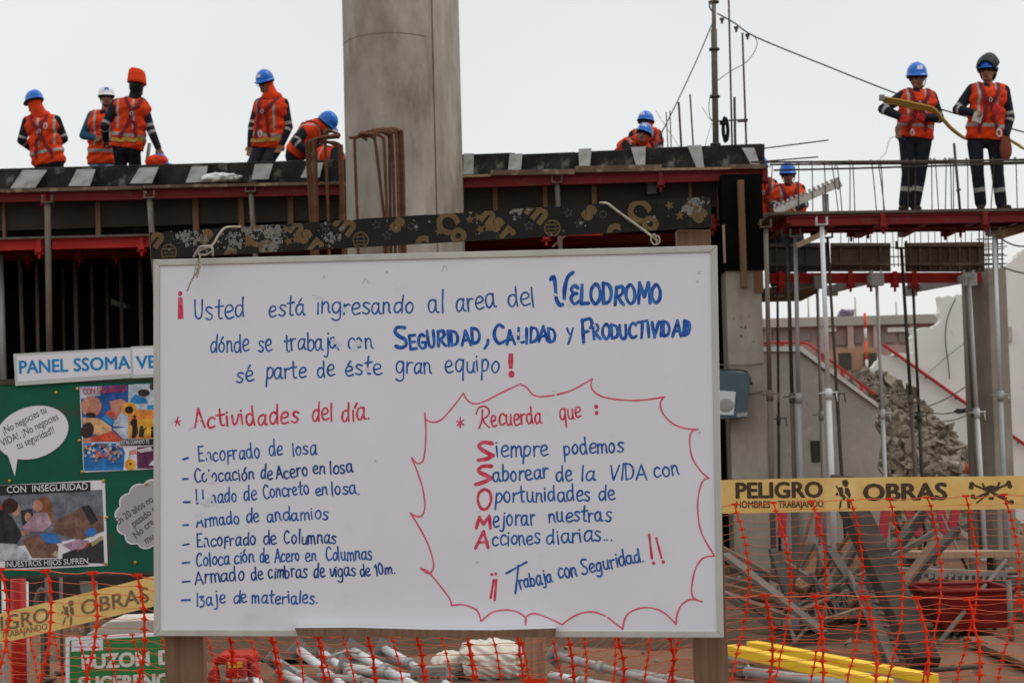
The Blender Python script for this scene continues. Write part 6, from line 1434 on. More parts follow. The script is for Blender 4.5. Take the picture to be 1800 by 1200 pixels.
for args in (('dusty prop under the pile, just right of the compacting machine', (482, 1158, 13.9), (600, 1232, 12.3), 14, True, M_galv), ('dusty prop showing between the second and third plate ends', (598, 1158, 14.3), (720, 1216, 12.8), 14, True, M_galv), ('dusty prop behind the right end of the pile', (650, 1150, 14.5), (800, 1192, 13.4), 13, False, M_galv), ('dusty prop crossing the front of the pile', (560, 1188, 12.9), (720, 1204, 12.6), 14, False, M_galv), ('white steel prop lying in the pile, plate end leftmost', (527, 1143, 14.0), (640, 1235, 12.1), 17), ('white steel prop lying in the pile, second plate end from the left', (566, 1147, 14.1), (690, 1240, 12.0), 16), ('white steel prop lying in the pile, third plate end from the left, largest', (622, 1146, 14.0), (770, 1228, 12.2), 19),
             ('white steel prop lying in the pile, fourth plate end from the left', (676, 1140, 14.2), (790, 1205, 12.75), 15), ('white steel prop lying lowest across the pile', (604, 1172, 13.3), (760, 1196, 13.0), 17), ('white steel prop at the bottom left of the pile', (500, 1183, 13.2), (600, 1240, 11.9), 15)):
    lying_prop(*args)
m = MB(); m.beam(P(722, 1192, 12.9), P(785, 1191, 12.9), .12, .16)
o = m.build('perforated_plate', M_plate, origin=P(722, 1192, 12.9), bevel=.004); tag(o, 'grey perforated steel plate at the right end of the prop pile', 'steel plate')
m = MB()
for k, x in enumerate((730, 745, 760, 770)): c = P(x, 1190, 12.83); m.tube([c, c + Vector((0, -.006, 0))], .011, n=8)
m.build('holes', M_dark, o)
m = MB(); m.tube([P(545, 1165, 13.6), P(610, 1143, 13.8), P(640, 1148, 13.8)], .012, n=6); tag(m.build('prop_pin', M_galv, origin=P(545, 1165, 13.6)), 'thin grey pin rod across the plate ends of the prop pile', 'pin')
for args in (('grey steel prop lying right of the white sack, plate end at left', (978, 1152, 14.0), (1180, 1204, 12.5), 17, True, M_galv), ('grey steel prop lying nearest right of the middle stake', (968, 1186, 13.1), (1120, 1212, 12.25), 14, False, M_whitesteel), ('grey steel prop lying in front of the right sign post', (1100, 1180, 13.4), (1300, 1215, 12.1), 15, False, M_galv)):
    lying_prop(*args)
# sack
for cx_, cy_, cY_, sc_k, lb_ in ((866, 1190, 13.4, 1.0, 'bulging white woven sack left of the middle stake'), (792, 1196, 13.6, .62, 'low pale bundle between prop pile and bulging sack')):
  bm = bmesh.new(); bmesh.ops.create_icosphere(bm, subdivisions=5, radius=1)
  for v in bm.verts:
      n_ = v.co.copy(); f_ = 1 + .07 * math.sin(n_.x * 6 + 2 * n_.z + cx_) + .05 * math.sin(n_.x * 13 + n_.y * 9 + n_.z * 7) + .03 * math.sin(n_.z * 21 + n_.x * 17)
      if n_.z > .2: f_ += .20 * max(0, 1 - abs(n_.x + .6) * 2.4) + .14 * max(0, 1 - abs(n_.x - .75) * 3)
      v.co = Vector((n_.x * .22 * f_, n_.y * .2 * f_, n_.z * .155 * f_))
  mm = bpy.data.meshes.new('sack'); bm.to_mesh(mm); bm.free(); mm.materials.append(M_sack)
  for p in mm.polygons: p.use_smooth = True
  o = bpy.data.objects.new('sack', mm); COL.objects.link(o); c = P(cx_, cy_, cY_); o.location = (c.x, c.y, .11 * sc_k); o.scale = (sc_k,) * 3; o.rotation_euler.z = sc_k * 3 - 3; tag(o, lb_, 'sack')
# red rammer
rm = thing('compactor', 'red and white compacting machine with yellow label beside the left sign post', 'machine', Vector((P(410, 1195, 13.6).x, 13.8, 0)))
def rq(pts, Y, d, name, mt, bev=.012):
    m = MB(); m.prism([P(*p, Y) for p in pts], (0, d, 0)); return m.build(name, mt, rm, bevel=bev)
rq([(374, 1168), (447, 1167), (446, 1153), (438, 1149), (386, 1150), (375, 1156)], 13.6, .32, 'hood', M_redbright, .02)
bd = rq([(395, 1192), (434, 1192), (430, 1158), (398, 1158)], 13.5, .3, 'tank', M_redmatte, .02)
m = MB(); m.prism([P(401, 1173, 13.494), P(426, 1172, 13.494), P(425, 1162, 13.494), P(400, 1163, 13.494)], (0, .005, 0)); m.build('yellow_label', mat('label yellow', (.8, .55, .03), .5), bd)
m = MB(); m.prism([P(401, 1168.3, 13.492), P(426, 1167.3, 13.492), P(426, 1166.3, 13.492), P(401, 1167.3, 13.492)], (0, .005, 0)); m.build('label_line', M_redmatte, bd)
rq([(362, 1200), (385, 1200), (378, 1166), (366, 1180)], 13.55, .12, 'arm', M_redmatte, .02); rq([(437, 1190), (455, 1190), (452, 1172), (444, 1166), (438, 1170)], 13.55, .12, 'arm', M_redmatte, .02)
zb_ = P(410, 1190, 13.5).z
m = MB(); m.box((P(417, 1190, 13.55).x, 13.62, zb_ / 2), (.15, .2, zb_)); m.build('skirt', M_hwhite, rm, bevel=.015)
m = MB(); m.beam(P(448, 1190, 13.6), P(462, 1220, 13.4), .06, .05); m.build('foot', M_hwhite, rm, bevel=.008)
# earth bank behind the pile, in a darker earth than the ground
m = MB(); g_ = []
for j in range(15):
    for i in range(41):
        x = -2.6 + 5.4 * i / 40; y = 15.2 + 3.4 * j / 14; h = .34 * math.sin(math.pi * j / 14) ** 1.2 * (.6 + .4 * math.sin(x * 1.9 + 1) + .15 * math.sin(x * 6.3 + y * 3)); g_.append((x, y, max(h, 0) - .03))
m.add(g_, [(j * 41 + i, j * 41 + i + 1, (j + 1) * 41 + i + 1, (j + 1) * 41 + i) for j in range(14) for i in range(40)], True); tag(m.build('earth_bank', mat('darker earth', (.062, .036, .021), .95, col2=(.10, .062, .038), scale=1.6, bump=.7, bscale=10)), kind='structure')
# left bottom: red post, grey bits behind the tape
m = MB(); a, b = P(16, 1110, 12.5), P(43, 1110, 12.5); m.tube([((a.x + b.x) / 2, 12.55, 0), ((a.x + b.x) / 2, 12.55, P(28, 1018, 12.5).z)], (b.x - a.x) / 2, n=16); tag(m.build('red_post', M_redbright, origin=((a.x + b.x) / 2, 12.55, 0)), 'red round post standing below the noticeboard at the left', 'post')
for k, (x, w, Y, y0, lb) in enumerate(((6, 7, 13.2, 1020, 'white upright pipe left of the red post'), (47, 6, 13.0, 1022, 'white upright pipe touching the red post on its right'), (82, 7, 14.0, 1015, 'dim grey upright pipe right of the red post'), (107, 6, 14.4, 1014, 'dim grey upright pipe left of the green suggestion sign'))):
    a = P(x, y0, Y); m = MB(); m.tube([(a.x, Y, 0), a], w / 3400 * Y / 2, n=8); m.tube([(a.x, Y, 0), (a.x, Y, .02)], .06, n=8); tag(m.build('upright_pipe', M_whitesteel if k < 2 else M_dull, origin=(a.x, Y, 0)), lb, 'pipe')
m = MB(); m.prism([P(142, 1043, 13), P(170, 1043, 13), P(170, 1022, 13), P(140, 1022, 13)], (0, .03, 0)); m.beam(P(150, 1043, 13.02), Vector((P(150, 1043, 13).x, 13.2, 0)), .04, .04); tag(m.build('grey_sheet', M_plate, origin=P(155, 1043, 13)), 'small grey panel under the noticeboard', 'panel')
m = MB(); z1 = P(220, 1092, 12.6).z; m.prism([P(150, 1116, 12.5), P(330, 1112, 12.5), P(330, 1086, 12.5), P(192, 1091, 12.5)], (0, .5, 0)); o = m.build('white_block', M_sack, origin=P(220, 1116, 12.5), bevel=.01); tag(o, 'white block behind the top of the green suggestion sign', 'block')
m = MB(); zb2 = P(240, 1116, 12.5).z; m.box((P(250, 1116, 12.5).x, 12.78, zb2 / 2), (.5, .4, zb2)); m.build('base', M_concgrey, o)
m = MB(); m.tube(catmull([P(62, 1060, 14), P(72, 1035, 14), P(88, 1055, 14), P(70, 1075, 14), P(62, 1055, 14)], 4), .02, n=6); m.beam(P(75, 1072, 14.0), Vector((P(75, 1072, 14).x, 14, 0)), .03, .03); tag(m.build('hose_loop', M_dull, origin=P(70, 1075, 14)), 'looped dull hose hanging right of the red post', 'hose')
m = MB(); m.box((P(100, 1060, 19).x, 19, .55), (3.4, .12, 1.1)); tag(m.build('dark_hoarding', M_slabdark, origin=(P(100, 1060, 19).x, 19, 0)), 'dark low hoarding behind the noticeboard legs', 'hoarding')

# a red marker cap on a rod, the hole in the white wall and the bags at the ramp top
m = MB(); a = P(1703, 835, 27.5); m.tube([(a.x, 27.5, 0), a], .012, n=6); m.ell(a + Vector((0, 0, .09)), (.05, .05, .08), nu=10, nv=6); tag(m.build('rod_cap', M_poleorange, origin=(a.x, 27.5, 0)), 'rod with a red-orange cap at the foot of the rubble heap', 'rod')
m = MB(); c = P(1688, 722, WWY - .012); m.prism([c + Vector((x * .055, 0, z * .045)) for x, z in ((-2.2, -.2), (-1, 1), (.4, .7), (2, 1.1), (1.6, -.5), (.2, -1), (-1.2, -.9))], (0, .011, 0)); tag(m.build('wall_hole', M_inkblack, origin=c), 'ragged black hole in the white broken wall below the handrail', 'hole')
# ================================================================== PEOPLE
class Body:
    """closed tapered limbs and ellipsoids that a voxel remesh fuses into one continuous skin"""
    def __init__(s): s.mb = MB(); s.pr = []
    def limb(s, a, b, ra, rb, mat, bands=()):
        a, b = Vector(a), Vector(b); d = b - a; L = d.length
        if L < 1e-4: d = Vector((0, 0, 1)); L = 1e-4; b = a + d * L
        d = d / L; x = d.orthogonal().normalized(); y = d.cross(x); n = 14; vs = []; rings = []
        for k in range(1, 5):
            t = math.pi / 2 * k / 4; rings.append((a - d * ra * math.cos(t), ra * math.sin(t)))
        for k in range(4, 0, -1):
            t = math.pi / 2 * k / 4; rings.append((b + d * rb * math.cos(t), rb * math.sin(t)))
        for c, r in rings: vs += [c + (x * math.cos(6.28319 * j / n) + y * math.sin(6.28319 * j / n)) * r for j in range(n)]
        k = len(rings); vs += [a - d * ra, b + d * rb]
        fs = [(i * n + j, i * n + (j + 1) % n, (i + 1) * n + (j + 1) % n, (i + 1) * n + j) for i in range(k - 1) for j in range(n)]
        fs += [(k * n, (j + 1) % n, j) for j in range(n)] + [(k * n + 1, (k - 1) * n + j, (k - 1) * n + (j + 1) % n) for j in range(n)]
        s.mb.add(vs, fs); s.pr.append(('l', np.array(a), np.array(b), ra, rb, mat, bands))
    def ell(s, c, r, rot, mat):
        s.mb.ell(c, r, rot); s.pr.append(('e', np.array(c), np.array(r), np.array(rot), 0, mat, ()))
    def mark(s, c, r, mat): s.pr.append(('m', np.array(c), r, None, 0, mat, ()))
    def mesh(s, name, voxel, mats, smooth=4):
        me = bpy.data.meshes.new('raw'); me.from_pydata([tuple(v) for v in s.mb.v], [], s.mb.f)
        bm = bmesh.new(); bm.from_mesh(me); bmesh.ops.recalc_face_normals(bm, faces=bm.faces[:]); bm.to_mesh(me); bm.free()
        ob = bpy.data.objects.new('raw', me); COL.objects.link(ob)
        md = ob.modifiers.new('r', 'REMESH'); md.mode = 'VOXEL'; md.voxel_size = voxel
        sm = ob.modifiers.new('s', 'SMOOTH'); sm.factor = .5; sm.iterations = smooth
        dg = bpy.context.evaluated_depsgraph_get(); ev = ob.evaluated_get(dg)
        out = bpy.data.meshes.new_from_object(ev); bpy.data.objects.remove(ob); out.name = name
        out.materials.clear()
        for m_ in mats: out.materials.append(m_)
        n = len(out.polygons); cen = np.empty(n * 3, 'f'); out.polygons.foreach_get('center', cen); cen = cen.reshape(-1, 3).astype(float)
        best = np.full(n, 1e9); mi = np.zeros(n, int)
        for k, p0, p1, ra, rb, mt_, bands in s.pr:
            if k == 'l':
                ab = p1 - p0; t = np.clip(((cen - p0) @ ab) / (ab @ ab), 0, 1); d = np.linalg.norm(cen - p0 - t[:, None] * ab, axis=1) - (ra + (rb - ra) * t)
                m_ = np.full(n, mt_)
                for t0, t1, bm_ in bands: m_[(t >= t0) & (t <= t1)] = bm_
            elif k == 'e':
                q = (cen - p0) @ ra; d = (np.linalg.norm(q / p1, axis=1) - 1) * p1.min(); m_ = np.full(n, mt_)
            else:
                d = np.where(np.linalg.norm(cen - p0, axis=1) < p1, -5.0, 1e9); m_ = np.full(n, mt_)
            w = d < best; best[w] = d[w]; mi[w] = m_[w]
        out.polygons.foreach_set('material_index', mi.astype('i')); out.polygons.foreach_set('use_smooth', np.ones(n, bool)); out.update()
        return out
def link(me, name, parent):
    o = bpy.data.objects.new(name, me); COL.objects.link(o); o.parent = parent; return o
def head_rot(fdir, tilt=0.0):
    """columns: side, back, up of a head looking along fdir"""
    f = Vector(fdir).normalized(); y = -f; x = y.cross(Vector((0, 0, 1)))
    x = Vector((0, 0, 1)).cross(f) if False else y.cross(Vector((0, 0, 1))).normalized()
    z = x.cross(y).normalized(); m_ = Matrix((x, y, z)).transposed()
    return m_ @ Matrix.Rotation(tilt, 3, 'Y')
def helmet_mesh(rot, c, k, mt, name, parent, sticker=None, band=True):
    m = MB(); nu, nv = 28, 9; vs = []
    for i in range(nv + 1):
        t = math.pi / 2 * i / nv
        for j in range(nu):
            ph = 6.28319 * j / nu; rx, ry, rz = .108 * k, .135 * k, .125 * k
            ridge = .006 * k * max(0, 1 - abs(math.cos(ph)) * 5) * math.sin(t + .4) if True else 0
            vs.append(Vector((rx * math.sin(t) * math.cos(ph), ry * math.sin(t) * math.sin(ph), rz * math.cos(t) + ridge)))
    for dz, e in ((-.014, 1.02), (-.016, 1.08), (-.022, 1.08)):
        for j in range(nu):
            ph = 6.28319 * j / nu; pk = max(0, -math.sin(ph)) ** 2 * (.05 * k if e > 1.05 else 0)
            vs.append(Vector((.108 * k * e * math.cos(ph), .135 * k * e * math.sin(ph) - pk, dz * k - pk * .25)))
    rows = nv + 4
    m.add([c + rot @ v for v in vs], [(i * nu + j, (i + 1) * nu + j, (i + 1) * nu + (j + 1) % nu, i * nu + (j + 1) % nu) for i in range(rows - 1) for j in range(nu)], True)
    o = m.build(name, mt, parent, local=True)
    if sticker:
        m = MB(); q = [Vector((x * k, -.137 * k + abs(x) * .25 * k + (z - .03) * .22 * k, z * k)) for x, z in ((-.03, .035), (.03, .035), (.026, .075), (-.026, .075))]
        m.add([c + rot @ v for v in q], [(0, 1, 2, 3)]); b_ = m.build('sticker', sticker, o, local=True); b_.modifiers.new('t', 'SOLIDIFY').thickness = .003
    if band:
        m = MB(); m.tube([c + rot @ Vector((.096 * k * math.cos(t * .2618), .120 * k * math.sin(t * .2618), -.035 * k)) for t in range(24)], .018 * k, n=6, closed=True); m.build('headband', M_black, o, local=True)
    return o
def person(label, Y, J, face=(0, -1, 0), torso_front=(0, -1, 0), deckz=None, sleeve=0, trousers=0, hat='blue', hood=False, vest=True, glove=1, harness=True, k=1.0, tilt=0.0, dys={}, sl_bands=True, leg_bands=False, group='construction workers', sticker=None, hold=None, belt=None, chin=True, feet=None, hem=-.03, glasses=False, hs=1.03):
    """J: joints as photo pixels (px, py[, dy]); all of it turned into metres about the person's feet"""
    W = {n: P(v[0], v[1], Y + (v[2] if len(v) > 2 else 0)) for n, v in J.items()}
    front = Vector(torso_front).normalized(); pel = W['pel']
    if deckz is None: deckz = min(W['footL'].z, W['footR'].z) - .07
    base = Vector((pel.x, pel.y, deckz)); t = thing('person', label, 'person', base, group)
    L = {n: v - base for n, v in W.items()}
    MM = [M_navy, M_skin, M_reflect, M_glove, M_boot, M_eye, M_hair, M_teal, M_jeans, M_lip]
    B = Body()
    sd_ = (L['shR'] - L['shL']).normalized()
    up = (L['neck'] - L['pel']).normalized()
    # torso
    B.limb(L['pel'] - sd_ * .08, L['pel'] + sd_ * .08, .125 * k, .125 * k, trousers)
    mid = L['pel'] * .55 + L['neck'] * .45; ch = L['pel'] * .25 + L['neck'] * .75
    B.limb(mid - sd_ * .07, mid + sd_ * .07, .120 * k, .120 * k, sleeve); B.limb(L['pel'], ch, .125 * k, .135 * k, sleeve)
    B.limb(ch - sd_ * .09, ch + sd_ * .09, .128 * k, .128 * k, sleeve); B.limb(ch + front * .02 - sd_ * .08, ch + front * .02 + sd_ * .08, .12 * k, .12 * k, sleeve)
    sl, sr = L['shL'] + (L['shR'] - L['shL']) * .10, L['shR'] + (L['shL'] - L['shR']) * .10
    B.limb(sl, sr, .076 * k, .076 * k, sleeve); B.limb(L['neck'] - up * .04, sl, .07, .072, sleeve); B.limb(L['neck'] - up * .04, sr, .07, .072, sleeve)
    # arms and hands
    for s_, sh in (('L', sl), ('R', sr)):
        el, ha = L['el' + s_], L['ha' + s_]; bd = ((.78, .90, 2),) if sl_bands else ()
        B.limb(sh, el, .078 * k, .061 * k, sleeve, bd); fd = (ha - el).normalized(); wr = ha - fd * .02
        B.limb(el, wr, .062 * k, .045 * k, sleeve, ((.10, .24, 2),) if sl_bands else ())
        side = fd.cross(front).normalized() if fd.cross(front).length > .2 else Vector((1, 0, 0)); nrm = side.cross(fd).normalized()
        gl_ = glove; fat = 1.35 if gl_ == 3 else 1.0
        B.limb(wr, wr + fd * .03, .031 * fat, .03 * fat, gl_)
        for q in (-1, 1): B.limb(wr + fd * .02 + side * .016 * q, wr + fd * .085 + side * .024 * q, .020 * fat, .018 * fat, gl_)
        for i_, (o_, ln) in enumerate(((-.034, .062), (-.012, .075), (.011, .070), (.033, .055))):
            r0 = wr + fd * .09 + side * o_; k1 = r0 + fd * ln * .5 + nrm * .006; k2 = k1 + (fd * .75 + nrm * .65).normalized() * ln * .33; k3 = k2 + (fd * .35 + nrm * .93).normalized() * ln * .28
            for a_, b_, q0, q1 in ((r0, k1, .0115, .0105), (k1, k2, .0105, .0095), (k2, k3, .0095, .008)): B.limb(a_, b_, q0 * fat, q1 * fat, gl_)
        th = wr + fd * .025 + side * (-.028 if s_ == 'R' else .028); tb = th + (fd * .6 + side * (-.7 if s_ == 'R' else .7) + nrm * .3).normalized() * .038; tc_ = tb + (fd * .9 + nrm * .4).normalized() * .03
        B.limb(th, tb, .015 * fat, .0125 * fat, gl_); B.limb(tb, tc_, .0125 * fat, .0095 * fat, gl_)
    # legs
    hipw = sd_ * .088
    for s_, sg in (('L', -1), ('R', 1)):
        hp = L['hip' + s_] if 'hip' + s_ in L else L['pel'] + hipw * sg - up * .05
        if 'foot' + s_ in L: ft = L['foot' + s_]; kn = L['kn' + s_]
        else:
            ft = Vector((hp.x + sg * .03, hp.y, .085)); drop = hp.z - ft.z
            if drop > .80: kn = (hp + ft) / 2 + front * .03
            else:
                ft = ft + front * (.02 + .10 * (sg > 0)); kn = (hp + ft) / 2 + front * math.sqrt(max(.40 ** 2 - (drop / 2) ** 2, .01))
        lb_ = ((.42, .58, 2),) if leg_bands else ()
        B.limb(hp, kn, .098 * k, .074 * k, trousers); B.limb(kn, ft + Vector((0, 0, .03)), .076 * k, .070 * k, trousers, lb_)
        fr_ = Vector((front.x, front.y, 0)); fr_ = fr_.normalized() if fr_.length > .1 else Vector((0, -1, 0))
        if feet: fr_ = Vector(feet[0 if s_ == 'L' else 1]).normalized()
        hl = Vector((ft.x, ft.y, ft.z - .045)); B.limb(ft, hl - fr_ * .03, .052, .042, 4); B.limb(hl - fr_ * .03, hl + fr_ * .15, .044, .038, 4)
    # head
    hd = L['head']; hr = head_rot(face, tilt); hk = hs * k
    H = lambda x, y, z: hd + hr @ (Vector((x, y, z)) * hk)
    B.limb(L['neck'] - up * .05, hd - Vector((0, 0, .05)), .058, .053, 1)
    B.ell(hd + hr @ Vector((0, .012, .022)), (.077 * hk, .096 * hk, .098 * hk), hr, 6); B.ell(hd + hr @ Vector((0, -.030, -.020)), (.066 * hk, .074 * hk, .094 * hk), hr, 1)
    B.limb(H(-.025, -.062, -.082), H(.025, -.062, -.082), .028 * hk, .028 * hk, 1)
    B.limb(H(0, -.098, .005), H(0, -.122, -.028), .010 * hk, .0155 * hk, 1); B.limb(H(-.045, -.082, .022), H(.045, -.082, .022), .017 * hk, .017 * hk, 1)
    B.limb(H(-.018, -.100, -.056), H(.018, -.100, -.056), .010 * hk, .010 * hk, 9)
    for q in (-1, 1):
        B.ell(hd + hr @ Vector((q * .078 * hk, .004, -.008)), (.012 * hk, .022 * hk, .034 * hk), hr, 1); B.mark(H(q * .030, -.094, .000), .0145 * hk, 5); B.mark(H(q * .033, -.098, .026), .012 * hk, 6)
    me = B.mesh('body', .0085, MM); link(me, 'body', t)
    if glasses:
        m = MB()
        for q in (-1, 1): m.tube([H(q * .032 + .024 * math.cos(i * .5236), -.112, .002 + .018 * math.sin(i * .5236)) for i in range(12)], .003, n=5, closed=True); m.tube([H(q * .056, -.112, .006), H(q * .085, .0, .008)], .003, n=5)
        m.tube([H(-.01, -.114, .004), H(.01, -.114, .004)], .003, n=5); m.build('glasses', M_black, t, local=True)
    # vest
    if vest:
        V = Body(); g = .020
        V.limb(L['pel'] + up * .03 - sd_ * .085, L['pel'] + up * .03 + sd_ * .085, .130 * k + g, .130 * k + g, 0); V.limb(mid - sd_ * .09, mid + sd_ * .09, .124 * k + g, .124 * k + g, 0); V.limb(L['pel'] + up * .04, ch, .128 * k + g, .138 * k + g, 0); lo_ = L['pel'] * .78 + L['neck'] * .22; V.limb(lo_ - sd_ * .088, lo_ + sd_ * .088, .127 * k + g, .127 * k + g, 0)
        V.limb(ch - sd_ * .095, ch + sd_ * .095, .130 * k + g, .130 * k + g, 0); V.limb(ch + front * .025 - sd_ * .08, ch + front * .025 + sd_ * .08, .123 * k + g, .123 * k + g, 0)
        V.limb(sl + sd_ * .045, sr - sd_ * .045, .076 * k + g * .9, .076 * k + g * .9, 0); V.limb(L['neck'] - up * .06, sl + sd_ * .03, .072 + g * .6, .076 + g * .7, 0); V.limb(L['neck'] - up * .06, sr - sd_ * .03, .072 + g * .6, .076 + g * .7, 0)
        vm = V.mesh('vest', .011, [M_orange, M_reflect, M_navy], 5)
        bv = BVHTree.FromPolygons([v.co.copy() for v in vm.vertices], [tuple(p.vertices) for p in vm.polygons])
        bm = bmesh.new(); bm.from_mesh(vm); bmesh.ops.delete(bm, geom=[f_ for f_ in bm.faces if (f_.calc_center_median() - L['pel']).dot(up) < hem], context='FACES'); bm.to_mesh(vm); bm.free()
        # wrinkles and the reflective bands
        ln = (L['neck'] - L['pel']).length; rr_ = random.Random(hash(label) % 999 if False else len(label))
        o1, o2 = rr_.uniform(0, 6), rr_.uniform(0, 6)
        for v in vm.vertices:
            q = v.co - L['pel']; a_ = q.dot(up); b_ = q.dot(sd_); c_ = q.dot(front)
            d_ = (q - up * a_); d_.normalize() if d_.length else None
            v.co += d_ * (.0065 * math.sin(a_ * 34 + b_ * 12 + o1) * math.sin(b_ * 21 + c_ * 15 + o2) + .005 * math.sin(a_ * 58 - b_ * 30 + o2) )
        for p in vm.polygons:
            q = p.center - L['pel']; a_ = q.dot(up) / ln; b_ = q.dot(sd_)
            if .18 < a_ < .245: p.material_index = 1
            elif a_ > .32 and .092 < abs(b_) < .122: p.material_index = 1
            elif a_ > .93 and q.dot(front) > .0 and abs(b_) < .04: p.material_index = 2
        vo = link(vm, 'vest', t)
        vo.modifiers.new('t', 'SOLIDIFY').thickness = .008
        def strap(pts, w, mt__, name, off=.011):
            dense = []
            ps = [Vector(p) for p in pts]
            for a_, b_ in zip(ps, ps[1:]):
                for i in range(7): dense.append(a_ + (b_ - a_) * (i / 7))
            dense.append(ps[-1]); out = []
            for p in dense:
                r_ = bv.find_nearest(p)
                out.append((r_[0] + r_[1] * off, r_[1]))
            m = MB(); vs = []
            for i, (p, n_) in enumerate(out):
                d_ = (out[min(i + 1, len(out) - 1)][0] - out[max(i - 1, 0)][0]).normalized(); s2 = d_.cross(n_).normalized() * w / 2
                vs += [p + s2, p - s2, p - s2 - n_ * .008, p + s2 - n_ * .008]
            m.add(vs, [(i * 4 + a_, i * 4 + (a_ + 1) % 4, i * 4 + 4 + (a_ + 1) % 4, i * 4 + 4 + a_) for i in range(len(out) - 1) for a_ in range(4)])
            return m.build(name, mt__, t, local=True)
        T = lambda a_, b_, c_=.3: L['pel'] + up * (a_ * ln) + sd_ * b_ + front * c_
        if harness:
            h1 = strap([T(.98, -.11, .0), T(.85, -.10, .3), T(.62, -.05, .3), T(.30, -.10, .3), T(.08, -.13, .2)], .045, M_harness, 'harness_strap')
            strap([T(.98, .11, .0), T(.85, .10, .3), T(.62, .05, .3), T(.30, .10, .3), T(.08, .13, .2)], .045, M_harness, 'harness_strap'); strap([T(.66, -.10), T(.66, .10)], .04, M_harness, 'chest_strap')
            strap([T(.98, -.11, .0), T(.85, -.08, -.3), T(.60, .0, -.3), T(.30, .10, -.3), T(.08, .13, -.2)], .045, M_harness, 'harness_strap'); strap([T(.98, .11, .0), T(.85, .08, -.3), T(.60, .0, -.3), T(.30, -.10, -.3), T(.08, -.13, -.2)], .045, M_harness, 'harness_strap')
            for fs in (1, -1):
                r_ = bv.find_nearest(T(.63, 0, .3 * fs)); c_ = r_[0] + r_[1] * .018; x_ = sd_; m = MB(); m.tube([c_ + x_ * .016 * math.cos(i * .5236) + up * .024 * math.sin(i * .5236) for i in range(12)], .005, n=6, closed=True); m.build('ring', M_steelring, t, local=True)
            m = MB()
        if belt: strap([T(.12, .20 * math.cos(i * .5236), .0) + front * .25 * math.sin(i * .5236) for i in range(13)], .05, belt, 'belt', .016)
    # hood and helmet
    if hood:
        Hm = Body(); Hm.ell(hd + hr @ Vector((0, .016, .0)), (.092 * hk, .112 * hk, .130 * hk), hr, 0); Hm.limb(hd + hr @ Vector((0, .03, -.06)), L['neck'] + Vector((0, 0, .0)), .085 * hk, .105, 0); Hm.limb(L['neck'] - sd_ * .07, L['neck'] + sd_ * .07, .075, .075, 0)
        hm = Hm.mesh('hood', .010, [M_orange], 4); bm = bmesh.new(); bm.from_mesh(hm)
        kill = [f_ for f_ in bm.faces if (lambda q: q.length > 0 and (hr.transposed() @ q).normalized().dot(Vector((0, -1, -.05))) > .60 and (hr.transposed() @ q).z > -.105 * hk)(f_.calc_center_median() - hd)]
        bmesh.ops.delete(bm, geom=kill, context='FACES'); bm.to_mesh(hm); bm.free(); ho = link(hm, 'hood', t); ho.modifiers.new('t', 'SOLIDIFY').thickness = .008
    hc = hd + hr @ Vector((0, .012, .052)) * 1.0
    if hat in ('blue', 'white'):
        he = helmet_mesh(hr @ Matrix.Rotation(R(-4), 3, 'X'), hc, 1.0 * hk, M_hblue if hat == 'blue' else M_hwhite, 'helmet', t, sticker)
        if chin and not hood:
            m = MB()
            for q in (-1, 1): m.tube(catmull([H(q * .088, -.02, .03), H(q * .084, -.045, -.03), H(q * .05, -.07, -.10), H(0, -.075, -.118)], 3), .006, n=5)
            m.build('chin_strap', M_black, he, local=True)
    elif hat == 'bonnet':                                  # orange cloth cover pulled over a helmet, dark hood on the neck
        m = MB(); nu = 24; vs = []
        for i, (z, rr2, oy) in enumerate(((.195, .02, .015), (.186, .070, .015), (.160, .098, .012), (.10, .110, .004), (.03, .118, 0), (-.012, .124, .0), (-.02, .116, 0))):
            for j in range(nu): ph = 6.28319 * j / nu; w_ = 1 + .03 * math.sin(j * 2.6 + i); vs.append(hc + hr @ (Vector((rr2 * math.cos(ph) * w_, rr2 * 1.12 * math.sin(ph) * w_ + oy, z * .95 + .012 * math.cos(ph))) * hk))
        m.add(vs, [(i * nu + j, (i + 1) * nu + j, (i + 1) * nu + (j + 1) % nu, i * nu + (j + 1) % nu) for i in range(6) for j in range(nu)] + [tuple(range(nu))], True); m.build('helmet_cover', M_orange, t, local=True)
        Hm = Body(); Hm.ell(hd + hr @ Vector((0, .022, -.01)), (.092 * hk, .105 * hk, .115 * hk), hr, 0); Hm.limb(hd + hr @ Vector((0, .02, -.06)), L['neck'], .075, .09, 0); hm = Hm.mesh('hood', .010, [M_black], 4)
        bm = bmesh.new(); bm.from_mesh(hm); kill = [f_ for f_ in bm.faces if (hr.transposed() @ (f_.calc_center_median() - hd)).normalized().dot(Vector((0, -1, 0))) > .6]; bmesh.ops.delete(bm, geom=kill, context='FACES'); bm.to_mesh(hm); bm.free(); link(hm, 'hood', t)
    elif hat == 'mask':                                    # welding mask tipped up over a blue helmet
        he = helmet_mesh(hr @ Matrix.Rotation(R(-4), 3, 'X'), hc, .98 * hk, M_hblue, 'helmet', t, None)
        m = MB(); nu, nv = 14, 10; vs = []
        rt = hr @ Matrix.Rotation(R(-66), 3, 'X')
        for i in range(nv + 1):
            for j in range(nu + 1):
                ph = math.pi * (.02 + .96 * j / nu); z = -.10 + .30 * i / nv; w_ = .120 - .030 * max(0, (.0 - z) / .1) - .03 * max(0, (z - .12) / .08)
                vs.append(hc + Vector((0, 0, .012)) + rt @ (Vector((w_ * math.cos(ph), -.125 * math.sin(ph) * (1 - .15 * abs(z - .05) / .15), z - .03)) * hk))
